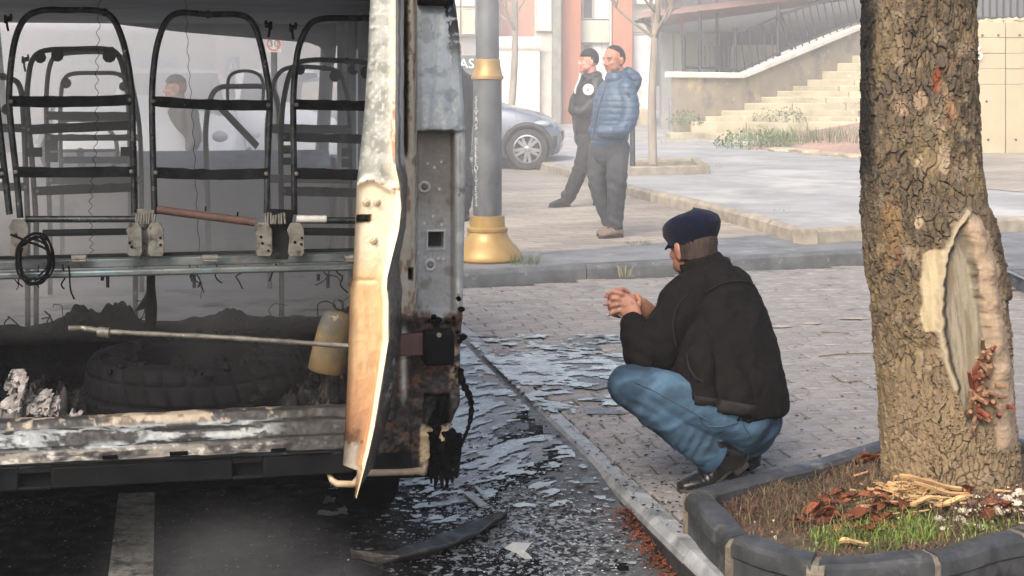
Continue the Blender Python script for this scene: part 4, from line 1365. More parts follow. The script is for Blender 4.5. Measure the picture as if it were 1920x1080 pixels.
def cmix(a, b, t):
 return a + (np.asarray(b) - a) * t[..., None]
def pil_col(X, Y):
 c = np.zeros(X.shape + (3,)) + np.array(srgb(156, 157, 154))
 n = noise2(X, Y, 0.045, 11, 5); n2 = noise2(X, Y, 0.14, 12, 5); n3 = noise2(X, Y * 0.3, 0.12, 13, 4)
 flap = sstep(10, 26, Y) * sstep(247, 243, Y) * sstep(780, 786, X)
 c = cmix(c, srgb(166, 173, 176), flap)
 c = cmix(c, srgb(188, 188, 182), flap * sstep(0.05, 0.35, n2) * sstep(150, 230, Y))
 c = cmix(c, srgb(124, 128, 130), flap * sstep(0.05, 0.3, n) * 0.6)
 c = cmix(c, srgb(38, 38, 38), sstep(0.0, 0.22, n2 + sstep(826, 850, X + (60 - Y) * 0.1) * 0.8 - 0.42) * sstep(170, 40, Y))
 rec = sstep(243, 249, Y) * sstep(600, 590, Y) * sstep(780, 784, X) * sstep(853, 849, X)
 c = cmix(c, srgb(118, 114, 108), rec * sstep(480, 330, Y))
 c = cmix(c, srgb(140, 142, 144), rec * sstep(380, 470, Y))
 c = cmix(c, srgb(88, 84, 80), rec * sstep(320, 246, Y) * 0.45)
 c = cmix(c, srgb(104, 98, 92), rec * sstep(0.05, 0.4, n) * 0.7)
 # rusty, sooty flange
 fl = sstep(782, 778, X)
 c = cmix(c, srgb(170, 160, 142), fl * 0.7)
 c = cmix(c, srgb(112, 86, 62), fl * sstep(0.12, 0.35, n3) * 0.8)
 c = cmix(c, srgb(16, 15, 15), np.exp(-((X - 762) / 4.5) ** 2) * sstep(305, 290, Y))
 c = cmix(c, srgb(20, 19, 18), sstep(0.1, 0.3, n2) * np.exp(-((X - 766) / 4) ** 2) * sstep(300, 150, Y))
 # edge runs
 c = cmix(c, srgb(186, 186, 180), sstep(852, 856, X) * sstep(0.0, 0.3, n3) * sstep(230, 260, Y) * 0.7)
 c = cmix(c, srgb(52, 50, 48), sstep(850, 858, X) * sstep(0.22, 0.5, n) * sstep(230, 250, Y) * .7)
 # char below the lamp recess
 edge = Y + 26 * n + 14 * n2
 low = sstep(584, 606, edge)
 c = cmix(c, srgb(46, 37, 32), low)
 c = cmix(c, srgb(94, 66, 50), low * sstep(0.05, 0.35, n) * 0.8)
 c = cmix(c, srgb(18, 17, 17), low * sstep(0.02, 0.25, -n2))
 c = cmix(c, srgb(150, 128, 104), low * sstep(838, 850, X) * sstep(640, 660, Y) * sstep(745, 700, Y) * sstep(-0.1, 0.2, n2))
 strip = np.exp(-((X - 758) / 5) ** 2) * sstep(600, 640, Y) * sstep(765, 720, Y + 20 * n)
 c = cmix(c, srgb(196, 194, 188), strip * 0.9)
 c = cmix(c, srgb(13, 13, 13), sstep(796, 800, X) * sstep(846, 841, X) * sstep(738, 744, Y) * sstep(801, 796, Y))
 be = sstep(786, 791, X) * sstep(796, 806, Y + 10 * n2)
 c = cmix(c, srgb(186, 164, 130), be * sstep(-0.5, 0.1, n + 0.3))
 c = cmix(c, srgb(96, 72, 52), be * sstep(0.1, 0.4, n2) * 0.6)
 c = cmix(c, srgb(8, 8, 8), sstep(806, 809, X) * sstep(833, 830, X) * sstep(437, 440, Y) * sstep(467, 464, Y))
 c = cmix(c, srgb(8, 8, 8), sstep(765, 767, X) * sstep(775, 773, X) * sstep(502, 504, Y) * sstep(526, 524, Y))
 c = cmix(c, srgb(190, 190, 186), np.exp(-((np.maximum(abs(X - 819.5) - 14, abs(Y - 452) - 15) - 2) / 1.6) ** 2) * 0.8)
 for cx, cy, r in ((798, 352, 9), (809, 499, 9)):
  q = np.hypot(X - cx, Y - cy)
  c = cmix(c, srgb(204, 204, 198), np.exp(-((q - r) / 1.8) ** 2) * 0.8)
  c = cmix(c, srgb(40, 38, 36), np.exp(-((q - 4) / 1.6) ** 2) * 0.8)
 for cx, cy in ((804, 308), (817, 315), (830, 304), (826, 356), (814, 407), (798, 421), (830, 423), (786, 476), (824, 487), (834, 488), (860, 365), (858, 552)):
  c = cmix(c, srgb(214, 212, 206) if cx < 850 else srgb(12, 12, 12), np.exp(-(np.hypot(X - cx, Y - cy) / 2.0) ** 2))
 return np.clip(c * (1 + 0.10 * n2[..., None]), 0.003, 1)
panel_grid('corner_pillar', np.linspace(-118, 894, 420), PIL_L, PIL_R, 90, 0.0, pil_depth, pil_col, m_panel, bus,
  extra_right=[(0.02, 0.012), (0.08, 0.02), (0.3, 0.025)])

# ---------------------------------------------------------------- open rear door seen on its free edge
DV = -0.66
door = thing('rear_door', None, None, VW(-0.2, -0.3, 0.4))
adopt(door, bus)
door['label'] = 'rear door standing open, its edge burnt to grey and orange'
DO_L = [(-140, 700), (0, 694), (100, 690), (200, 684), (350, 669), (480, 664), (524, 661), (540, 656), (600, 655), (700, 652), (800, 648), (874, 643), (884, 670), (936, 666)]
DO_R = [(-140, 742), (0, 742), (300, 741), (318, 743), (340, 748), (390, 752), (430, 748), (470, 738), (520, 726), (540, 725), (565, 728), (640, 728), (720, 715), (800, 702), (850, 691), (884, 682), (936, 668)]
DO_H = [(-140, 757), (0, 757), (290, 757), (335, 765), (420, 761), (490, 748), (540, 754), (640, 752), (700, 745), (800, 724), (880, 704), (936, 670)]
def door_depth(X, Y):
 l, r = interp(Y, DO_L), interp(Y, DO_R)
 s = (X - l) / (r - l)
 d = 0.010 * (1 - (2 * s - 1) ** 6)                      # rolled edges stand proud
 d += 0.010 * sstep(0.86, 0.80, s) * sstep(300, 345, Y)
 step = 350 - 26 * (s - 0.5) ** 2 * 4 * 0.3
 d -= 0.012 * np.exp(-((Y - 348 + 10 * np.sin(s * 5)) / 7) ** 2) * sstep(0.95, 0.8, s)
 d += 0.004 * np.exp(-((Y - 528) / 4) ** 2) * sstep(0.8, 0.6, s)
 d += 0.05 * sstep(669, 671, X) * sstep(699, 696, X) * sstep(404, 407, Y) * sstep(421, 418, Y)
 for cx, cy in ((688, 381), (708, 381), (702, 453)):
  d -= 0.004 * np.exp(-((np.hypot(X - cx, Y - cy) - 5) / 1.6) ** 2)
 for cx, cy, r_ in ((699, 33, 5), (699, 52, 4), (700, 94, 6), (698, 104, 5), (700, 114, 6), (697, 130, 5), (695, 153, 4)):
  d -= 0.004 * np.exp(-(np.hypot(X - cx, Y - cy) / r_) ** 2)
 d += 0.0015 * noise2(X, Y, 0.05, 21) + 0.0008 * noise2(X, Y, 0.3, 22)
 return d
def door_col(X, Y):
 l, r = interp(Y, DO_L), interp(Y, DO_R)
 s = (X - l) / (r - l)
 n = noise2(X, Y, 0.04, 31, 5); n2 = noise2(X, Y, 0.16, 32, 5); n3 = noise2(X, Y * 0.25, 0.1, 33, 4)
 c = np.zeros(X.shape + (3,)) + np.array(srgb(166, 166, 158))
 c = cmix(c, srgb(132, 133, 128), sstep(0.0, 0.3, n) * 0.8)
 c = cmix(c, srgb(192, 184, 166), sstep(0.62, 0.95, s) * 0.8)
 c = cmix(c, srgb(150, 108, 74), sstep(0.82, 0.9, s) * sstep(0.05, 0.3, n3) * 0.8)
 c = cmix(c, srgb(204, 202, 192), sstep(0.18, 0.32, n2) * 0.6)
 b = sstep(338, 352, Y + 8 * np.sin(s * 5) - 10 * sstep(0.8, 1, s) * -3 + 8 * n2)
 w = np.array(srgb(206, 192, 166))
 lowc = np.zeros(X.shape + (3,)) + w
 lowc = cmix(lowc, srgb(192, 160, 118), sstep(455, 540, Y + 12 * n))
 lowc = cmix(lowc, srgb(172, 128, 92), sstep(640, 740, Y + 40 * n) * 0.85)
 lowc = cmix(lowc, srgb(150, 112, 84), sstep(0.1, 0.45, n3) * sstep(480, 600, Y) * 0.35)
 lowc = cmix(lowc, srgb(122, 86, 66), sstep(745, 810, Y + 20 * n) * sstep(0.9, 0.4, s) * 0.7)
 lowc = cmix(lowc, srgb(116, 82, 60), sstep(0.22, 0.02, s) * sstep(350, 420, Y) * 0.45)
 lowc = cmix(lowc, srgb(60, 44, 36), sstep(800, 824, Y + 20 * n2) * sstep(0.8, 0.4, s) * 0.7)
 lowc = cmix(lowc, srgb(150, 142, 128), sstep(826, 842, Y + 16 * n2) * sstep(0.75, 0.5, s))
 lowc = cmix(lowc, srgb(222, 204, 170), sstep(0.84, 0.92, s))
 c = c * (1 - b[..., None]) + lowc * b[..., None]
 c = cmix(c, srgb(120, 88, 58), np.exp(-((Y - 347 + 8 * np.sin(s * 5)) / 3) ** 2) * sstep(0.0, 0.2, n2 + .1))
 c = cmix(c, srgb(10, 9, 9), sstep(669, 671, X) * sstep(698, 695, X) * sstep(404, 407, Y) * sstep(421, 418, Y) * sstep(-0.5, 0.1, n2 + .3))
 for cx, cy in ((688, 381), (708, 381), (702, 453)):
  q = np.hypot(X - cx, Y - cy)
  c = cmix(c, srgb(110, 92, 70), np.exp(-((q - 6.5) / 1.3) ** 2) * 0.8)
 c = cmix(c, srgb(40, 16, 14), np.exp(-(np.hypot(X - 680, Y - 832) / 3) ** 2))
 return np.clip(c * (1 + 0.07 * n2[..., None]), 0.003, 1)
e_ = panel_grid('door_edge', np.linspace(-138, 935, 420), DO_L, DO_R, 46, DV, door_depth, door_col, m_door, door)
for cx, cy in ((688, 381), (708, 381), (702, 453)):
 mb = MB(); p = VQ(cx, cy, DV, 0.006)
 mb.lathe([(0.006, -.002), (0.006, 0.002), (0.0035, 0.003), (0.0022, 0.0005)], p, 12, (VU, UP, -VV))
 mb.build('screw', m_screw, door, 40)
# charred outer skin, running back to the hinges
ys = np.linspace(-138, 935, 260)
n = 26
S = np.linspace(0, 1, n)[None, :]
PXa, PXb = interp(ys, DO_R)[:, None], interp(ys, DO_H)[:, None]
vv = DV + 0.008 + (0.62) * S
PXs = PXa + (PXb - PXa) * S ** 0.9
PYs = np.repeat(ys[:, None], n, 1) - 14 * S * sstep(700, 935, ys)[:, None]
k = (PXs - CX) / F
bx, by = VC.x + vv * VV.x, VC.y + vv * VV.y
u = (k * by - bx) / (VU.x - k * VU.y)
Yd = by + u * VU.y
nn_ = noise2(PXs * 2, PYs, 0.04, 41, 5)
u = u + 0.004 * nn_
V = np.stack([VC.x + VU.x * u + VV.x * vv, VC.y + VU.y * u + VV.y * vv, H - (PYs - HY) / F * Yd], -1)
c = np.zeros(PXs.shape + (3,)) + np.array(srgb(46, 42, 40))
n1 = noise2(PXs * 3, PYs * .5, 0.05, 42, 5); n2 = noise2(PXs * 2, PYs, 0.12, 43, 5)
c = cmix(c, srgb(20, 19, 19), sstep(0.0, 0.25, n1))
c = cmix(c, srgb(96, 82, 72), sstep(0.1, 0.35, n2) * sstep(430, 560, PYs))
c = cmix(c, srgb(184, 176, 164), sstep(0.0, 0.25, n1 + n2 * .5) * sstep(660, 680, PYs) * sstep(770, 720, PYs) * sstep(0.2, 0.5, S) * sstep(0.95, .75, S))
c = cmix(c, srgb(176, 164, 146), sstep(320, 300, PYs) * sstep(0.0, 0.1, S) * sstep(0.34, 0.26, S))
c = cmix(c, srgb(172, 170, 162), sstep(320, 300, PYs) * sstep(0.5, 0.6, S))
c = cmix(c, srgb(12, 11, 11), sstep(330, 300, PYs) * np.exp(-((S - 0.42) / 0.12) ** 2))
c = cmix(c, srgb(206, 190, 160), sstep(0.07, 0.02, S) * sstep(330, 360, PYs))
me = fast_mesh('outer_skin', V.reshape(-1, 3), grid_faces(*V.shape[:2])[:, ::-1])
set_col(me, np.clip(c, .003, 1).reshape(-1, 3))
m_skin = M('charred_skin', (0.9, 0.9, 0.9, 1), (1.1, 1.1, 1.1, 1), attr='Col', scale=40, rough=0.38, rvar=0.15, bump=0.3, bscale=90, bdist=0.004)
finish(me, 'outer_skin', m_skin, door, 60)
# inner skin closes the shell on the aisle side
Lx = interp(ys, DO_L)
A = []
for i, y in enumerate(ys):
 if y > 874: break
 A.append([VQ(Lx[i], y, DV, 0.002), VQ(Lx[i] + 8, y, DV + 0.3), VQ(min(Lx[i] + 26, PXb[i, 0] - 3), y, DV + 0.6)])
me = fast_mesh('inner_skin', np.array([[tuple(p) for p in r] for r in A]).reshape(-1, 3), grid_faces(len(A), 3))
finish(me, 'inner_skin', m_char, door, 60)

# hinge box, its strap and the sooty fittings of the corner
mb = MB()
q0, q1 = VQ(792, 684, -0.03), VQ(850, 617, -0.03)
cb = (q0 + q1) / 2
mb.box(cb, (abs((q1 - q0).dot(VU)), 0.07, q1.z - q0.z), (VU, VV, UP))
mb.build('hinge_box', m_bump_blk, bus, 30, 0.012, 3)
mb = MB(); mb.lathe([(0.007, 0), (0.007, .006), (0.004, .007), (.003, .003)], VQ(823, 628, -0.065), 12, (VU, UP, -VV)); mb.build('bolt', m_screw, bus)
mb = MB(); q0, q1 = VQ(748, 667, -0.03), VQ(793, 625, -0.03)
mb.box((q0 + q1) / 2, (abs((q1 - q0).dot(VU)), 0.03, q1.z - q0.z), (VU, VV, UP)); mb.build('hinge_strap', m_rust, bus, 30, 0.004)
mb = MB(); mb.box(VQ(816, -8, -0.02), (0.105, 0.06, 0.06), (VU, VV, UP)); mb.build('top_hinge', m_soot, bus, 30, 0.008)
mb = MB(); q0, q1 = VQ(668, 888, -0.0), VQ(772, 848, -0.0)
mb.box((q0 + q1) / 2, (abs((q1 - q0).dot(VU)), 0.02, q1.z - q0.z), (VU, VV, UP)); mb.build('corner_plate', m_char, bus, 30, 0.003)
mb = MB()
mb.tube([VQ(608, 886, -.02), VQ(616, 888, -.03), VQ(622, 900, -.04), VQ(632, 907, -.05), VQ(662, 908, -.05), VQ(672, 896, -.03), VQ(684, 887, -.02), VQ(760, 885, -.02), VQ(793, 882, -.02), VQ(797, 868, -.02)], [.004, .006, .009, .010, .010, .010, .010, .010, .012, .012], 10)
mb.build('towing_rod', m_beige_metal, bus, 60)
# melted plastic hanging from the corner
mb = MB()
rs = random.Random(5)
for i in range(16):
 x0 = rs.uniform(806, 858); y0 = rs.uniform(790, 850); y1 = rs.uniform(870, 932)
 pts, rr = [], []
 x = x0
 for j in range(6):
  t = j / 5
  x += rs.uniform(-3, 3)
  pts.append(VQ(x, y0 + (y1 - y0) * t, 0.0, rs.uniform(0.0, .03)))
  rr.append((0.014 * (1 - t) + 0.003) * rs.uniform(.7, 1.4))
 mb.tube(pts, rr, 7, flat=0.5)
for i in range(9):
 x0 = 812 + i * 5; pts = []
 mb.rock(VQ(x0, 800 + rs.uniform(-30, 60), 0.02), rs.uniform(.012, .028), i, 1.6)
mb.build('melted_trim', m_soot, bus, 60, kind='stuff')
mb = MB()
pts = [VQ(860, 690, .02), VQ(866, 716, .02), VQ(878, 738, .0), VQ(884, 762, .0), VQ(881, 790, .0), VQ(874, 812, 0), VQ(862, 842, 0)]
mb.tube(smoothpath(pts, 4), [.011 * (0.5 + 0.9 * abs(math.sin(i * 1.3))) * (1 - i / 30) + .0015 for i in range(25)], 7, flat=.5)
for x, y in ((862, 640), (868, 632), (858, 622), (864, 580), (860, 560), (806, 602), (822, 600), (838, 604), (850, 596), (814, 594)):
 mb.rock(VQ(x, y, -.01), rs.uniform(.007, .014), int(x), .8)
mb.build('charred_drips', m_soot, bus, 60, kind='stuff')

# ---------------------------------------------------------------- shell
ZR = 1.755
def vbox(u0, u1, v0, v1, z0, z1):
 mb_ = MB()
 mb_.box(VW((u0 + u1) / 2, (v0 + v1) / 2, (z0 + z1) / 2), (u1 - u0, v1 - v0, z1 - z0), (VU, VV, UP))
 return mb_
WL = -1.92
vbox(WL, -0.03, 0.0, 3.82, ZR, ZR + 0.05).build('roof', m_roof_in, bus, 30, 0.02)
# side wall on the kerb side: solid panels with ribs
vbox(-0.075, -0.03, 0.30, 3.05, 0.26, 0.97).build('side_wall', m_shell_in, bus, 30, 0.004)
vbox(-0.075, -0.03, 0.30, 3.05, 1.60, ZR - .002).build('roof_rail', m_shell_in, bus, 30, 0.004)
m_sootglass = bpy.data.materials.new('sooty_glass'); m_sootglass.use_nodes = True
_n = m_sootglass.node_tree; _n.nodes.remove(_n.nodes['Principled BSDF'])
_d = _n.nodes.new('ShaderNodeBsdfDiffuse'); _t = _n.nodes.new('ShaderNodeBsdfTranslucent'); _m = _n.nodes.new('ShaderNodeMixShader')
_d.inputs[0].default_value = (.30, .30, .30, 1); _t.inputs[0].default_value = (.85, .85, .86, 1); _m.inputs[0].default_value = .8
_n.links.new(_d.outputs[0], _m.inputs[1]); _n.links.new(_t.outputs[0], _m.inputs[2]); _n.links.new(_m.outputs[0], [q for q in _n.nodes if q.type == 'OUTPUT_MATERIAL'][0].inputs[0])
for _a, _b in ((.30, .72), (.785, 1.315), (1.385, 1.915), (1.985, 2.515), (2.585, 2.985)):
 vbox(-0.056, -0.050, _a, _b, 0.972, 1.598).build('sooty_pane', m_sootglass, bus, 0)
for v_ in (0.75, 1.35, 1.95, 2.55, 3.02):
 vbox(-0.125, -0.077, v_ - .035, v_ + .035, 0.45, ZR - .004).build('wall_rib', m_shell_in, bus, 30, 0.012)
for z_ in (0.98, 1.52):
 vbox(-0.105, -0.078, 0.30, 3.0, z_ - .03, z_ + .03).build('wall_rail', m_shell_in, bus, 30, 0.008)
vbox(-0.075, -0.03, 3.055, 4.15, 0.26, 1.02).build('front_door_panel', m_shell_in, bus, 30, 0.004)
vbox(-0.075, -0.03, 3.055, 3.8, 1.64, ZR - .002).build('door_frame_rail', m_shell_in, bus, 30, 0.004)
# window side
vbox(WL, WL + .045, 0.02, 4.15, 0.26, 0.92).build('side_wall', m_shell_in, bus, 30, 0.004)
vbox(WL, WL + .045, 0.02, 3.8, 1.60, ZR - .002).build('roof_rail', m_shell_in, bus, 30, 0.004)
for v_ in (0.1, 1.3, 2.4, 3.3):
 vbox(WL + .002, WL + .047, v_ - .07, v_ + .07, 0.921, 1.599).build('window_post', m_shell_in, bus, 30, 0.01)
vbox(WL, WL + .12, -0.02, 0.05, 0.22, ZR - .004).build('corner_post', m_shell_out, bus, 30, 0.02)
vbox(WL, -0.2, 0.02, 0.12, ZR - .06, ZR - .003).build('rear_header', m_char, bus, 30, 0.01)
for u0, u1 in ((WL + .002, WL + .07), (-0.15, -0.07)):
 mb = MB()
 mb.tube([VW((u0 + u1) / 2, 3.78, ZR - .02), VW((u0 + u1) / 2, 4.0, 1.4), VW((u0 + u1) / 2, 4.3, 1.02)], .04, 10)
 mb.build('windscreen_post', m_shell_in, bus, 60)
pts = [(-260, 14), (0, 36), (160, 38), (340, 60), (470, 71), (580, 80), (600, 88), (612, 110), (628, 120), (640, -40), (-260, -40)]
mb = MB(); mb.prism([VQ(x, y, 3.72) for x, y in pts], VV * 0.03); mb.build('sagging_headlining', m_roof_in, bus, 30)
# dashboard, front panel, wheel
mb = MB(); mb.prism([VW(WL + .06, 3.75, 0.75), VW(WL + .06, 3.72, .98), VW(WL + .06, 3.9, 1.06), VW(WL + .06, 4.3, 1.02), VW(WL + .06, 4.3, .5), VW(WL + .06, 3.9, .5)], VU * 1.76)
mb.build('dashboard', m_floor, bus, 30, 0.01)
mb = MB(); mb.tube([VW(-1.42 + .19 * math.cos(a), 3.58 + .05 * math.sin(a), 1.08 + .17 * math.sin(a)) for a in np.linspace(0, 2 * PI, 25)], .011, 7); mb.tube([VW(-1.42, 3.6, 1.08), VW(-1.42, 3.76, .95)], .02, 8)
mb.tube([VW(-1.61, 3.58, 1.08), VW(-1.23, 3.58, 1.08)], .009, 6)
mb.build('steering_wheel', m_tube, bus, 60)
mb = MB(); mb.prism([VW(WL + .02, 4.305, 1.0), VW(WL + .02, 4.95, .82), VW(WL + .02, 5.05, .2), VW(WL + .02, 4.305, .2)], VU * 1.84); mb.build('bonnet', m_shell_out, bus, 30, 0.03)
# floor and the step in front of the luggage well
vbox(WL + .05, -0.08, 1.02, 4.2, 0.46, 0.50).build('cabin_floor', m_floor, bus, 30)
vbox(WL + .05, -0.08, 0.1, 1.0, 0.28, 0.32).build('luggage_floor', m_soot, bus, 30)
vbox(WL + .05, -0.08, 1.0, 1.018, 0.322, 0.525).build('step_riser', m_soot, bus, 30)
mb = vbox(WL + .05, -0.08, 0.93, 1.05, 0.53, 0.565); mb.build('step_beam', m_char, bus, 30, 0.006)
vbox(WL + .05, -0.03, 0.12, 4.3, 0.215, 0.255).build('underbody', m_soot, bus, 30)
# charred lumps along the step
A, n_u, n_r = [], 220, 10
us = np.linspace(WL + .06, -0.1, n_u)
for j in range(n_r):
 t = j / (n_r - 1)
 v_ = 0.92 + 0.16 * t
 prof = math.sin(PI * t) ** 0.6
 X = np.stack([us * 9, np.full(n_u, j * .5), np.zeros(n_u)], -1)
 hgt = 0.565 + prof * (0.012 + 0.026 * np.clip(fbm(X, 5, 51) + .25, 0, 1)) - (0.012 if j in (0, n_r - 1) else 0)
 hump = 0.085 * np.exp(-((us + 1.20) / .075) ** 2) + 0.07 * np.exp(-((us + 1.06) / .06) ** 2) + 0.032 * np.exp(-((us + .68) / .05) ** 2) + 0.03 * np.exp(-((us + .25) / .05) ** 2)
 hgt = hgt + prof * hump * (0.7 + 0.6 * vnoise(X * 4, 53))
 A.append(np.stack([VC.x + VU.x * us + VV.x * v_, VC.y + VU.y * us + VV.y * v_, hgt], -1))
mb = MB(); mb.grid(np.array(A)); o = mb.build('charred_upholstery', m_soot, bus, 60)

# ---------------------------------------------------------------- sill with peeled paint, bumper
us = np.linspace(WL + .06, -0.31, 420)
prof = [(0.17, .425), (0.155, .447), (0.13, .450), (0.105, .447), (0.095, .430), (0.085, .418), (0.06, .416), (0.05, .413), (0.043, .404), (0.036, .392), (0.02, .388), (0.012, .386), (0.006, .378), (0.0, .368), (-.004, .357), (-.006, .349)]
prof = [tuple(Vector(a + (0,)).lerp(Vector(b + (0,)), t)[:2]) for a, b in zip(prof[:-1], prof[1:]) for t in (0, .33, .66)] + [prof[-1]]
A, CC = [], []
for j, (v_, z_) in enumerate(prof):
 t = j / (len(prof) - 1)
 X = np.stack([us * 10, np.full(us.shape, t * 3.4), np.zeros(us.shape)], -1)
 bulge = 0.010 * sstep(.30, .36, t) * sstep(.66, .6, t) * sstep(0, .12, np.sin(us * 9.5 + .6 * math.sin(t * 9)))
 zz = z_ + 0.004 * fbm(X * 1.5, 4, 61) + bulge
 vv_ = v_ + 0.004 * fbm(X * 2.5, 4, 62) - bulge * .4
 A.append(np.stack([VC.x + VU.x * us + VV.x * vv_, VC.y + VU.y * us + VV.y * vv_, zz], -1))
 n1 = fbm(X * np.array([1, 1.6, 1]), 5, 63); n2 = fbm(X * 4, 5, 64); n3 = fbm(X * np.array([.6, 2, 1]), 4, 65)
 c = np.zeros((len(us), 3)) + np.array(srgb(34, 34, 35))
 top = sstep(.33, .25, t)
 c = cmix(c, srgb(92, 80, 68), top * sstep(-.05, .25, n1) * np.ones_like(us))
 c = cmix(c, srgb(140, 130, 114), top * sstep(.1, .35, n2 + n1 * .5) * np.ones_like(us))
 mid = float(sstep(.27, .32, t) * sstep(.80, .76, t))
 c = cmix(c, srgb(116, 122, 124), mid * sstep(-.28, -.05, n1 + .5 * n3))
 c = cmix(c, srgb(146, 150, 150), mid * sstep(.05, .3, n2 + n1) * .7)
 c = cmix(c, srgb(28, 28, 29), mid * sstep(.05, .2, n3 + .35 * n2 + .3 * float(sstep(.55, .75, t))))
 low = float(sstep(.76, .82, t))
 c = cmix(c, srgb(100, 96, 89), low * sstep(-.3, .0, n1 + n2 * .4))
 c = cmix(c, srgb(146, 144, 138), low * sstep(.25, .4, n2))
 c = cmix(c, srgb(22, 22, 22), low * sstep(.1, .24, n3))
 right = sstep(-.62, -.50, us + .05 * n1)
 c = cmix(c, srgb(26, 25, 25), right * .93)
 CC.append(np.clip(c, .003, 1))
me = fast_mesh('load_sill', np.array(A).reshape(-1, 3), grid_faces(len(prof), len(us)))
set_col(me, np.array(CC).reshape(-1, 3))
finish(me, 'load_sill', m_panel, bus, 60)
# holes stamped in the sill's lower flange
for cx, cy, w, h in ((206, 857, 28, 8), (335, 850, 34, 9), (522, 845, 28, 10)):
 mb = MB(); a_, b_ = VQ(cx - w / 2, cy + h / 2, -.008), VQ(cx + w / 2, cy - h / 2, -.008)
 mb.box((a_ + b_) / 2, (abs((b_ - a_).dot(VU)), .006, b_.z - a_.z), (VU, VV, UP)); mb.build('sill_slot', m_dark, bus, 30, .002)
# bumper beam with two pressed recesses (frames built round them)
zb0, zb1 = .284, .3485
uL, uR = WL + .02, -0.33
def bump_seg(u0, u1, z0, z1, v0=-.055, v1=.02):
 return (VW((u0 + u1) / 2, (v0 + v1) / 2, (z0 + z1) / 2), (u1 - u0, v1 - v0, z1 - z0))
rec = []
for x0, x1, y0, y1 in ((35, 95, 876, 903), (437, 493, 862, 886)):
 ua, za = VP(x0, y1, -.055); ub, zc = VP(x1, y0, -.055)
 za, zc = zb0 + .010, zb1 - .016
 rec.append((ua, ub, za, zc))
mb = MB()
cuts = [uL, rec[0][0], rec[0][1], rec[1][0], rec[1][1], uR]
for i in (0, 2, 4):
 mb.box(*bump_seg(cuts[i], cuts[i + 1], zb0, zb1), (VU, VV, UP))
mb.build('bumper_beam', m_bump_blk, bus, 30, 0.006)
for ua, ub, za, zc in rec:
 mb = MB()
 mb.box(*bump_seg(ua - .001, ub + .001, zb0 + .001, za), (VU, VV, UP))
 mb.box(*bump_seg(ua - .001, ub + .001, zc, zb1 - .001), (VU, VV, UP))
 mb.box(*bump_seg(ua - .001, ub + .001, za - .001, zc + .001, -.025, .018), (VU, VV, UP))
 mb.build('bumper_recess', m_bump_blk, bus, 30, .002)
mb = MB()
pts = [VQ(x, 846 + (640 - x) * .044, -.06) for x in range(-60, 650, 40)]
mb.tube(pts, .004, 6); mb.build('bumper_lip', m_bump_blk, bus, 60)
# burnt wheels under it
def burnt_wheel(u_, v_):
 mb_ = MB()
 mb_.lathe([(.14, -.09), (.30, -.095), (.335, -.07), (.34, 0), (.335, .07), (.30, .095), (.14, .09)], VW(u_, v_, ROADZ + .338), 40, (VV, UP, VU))
 w = mb_.build('wheel', m_tyre_burnt, bus, 60)
 mb_ = MB(); mb_.lathe([(.01, -.06), (.06, -.065), (.15, -.04), (.19, -.1)], VW(u_, v_, ROADZ + .338), 30, (VV, UP, VU)); mb_.lathe([(.01, .06), (.06, .065), (.15, .04), (.19, .1)], VW(u_, v_, ROADZ + .338), 30, (VV, UP, VU))
 mb_.build('rim', m_rust, w, 60)
for u_, v_ in ((-.19, 1.0), (-1.73, 1.0), (-.19, 4.1), (-1.73, 4.1)):
 burnt_wheel(u_, v_)
mb = MB(); mb.tube([VW(-1.7, 1.0, .2), VW(-.2, 1.0, .2)], .04, 10); mb.build('axle', m_soot, bus, 60)

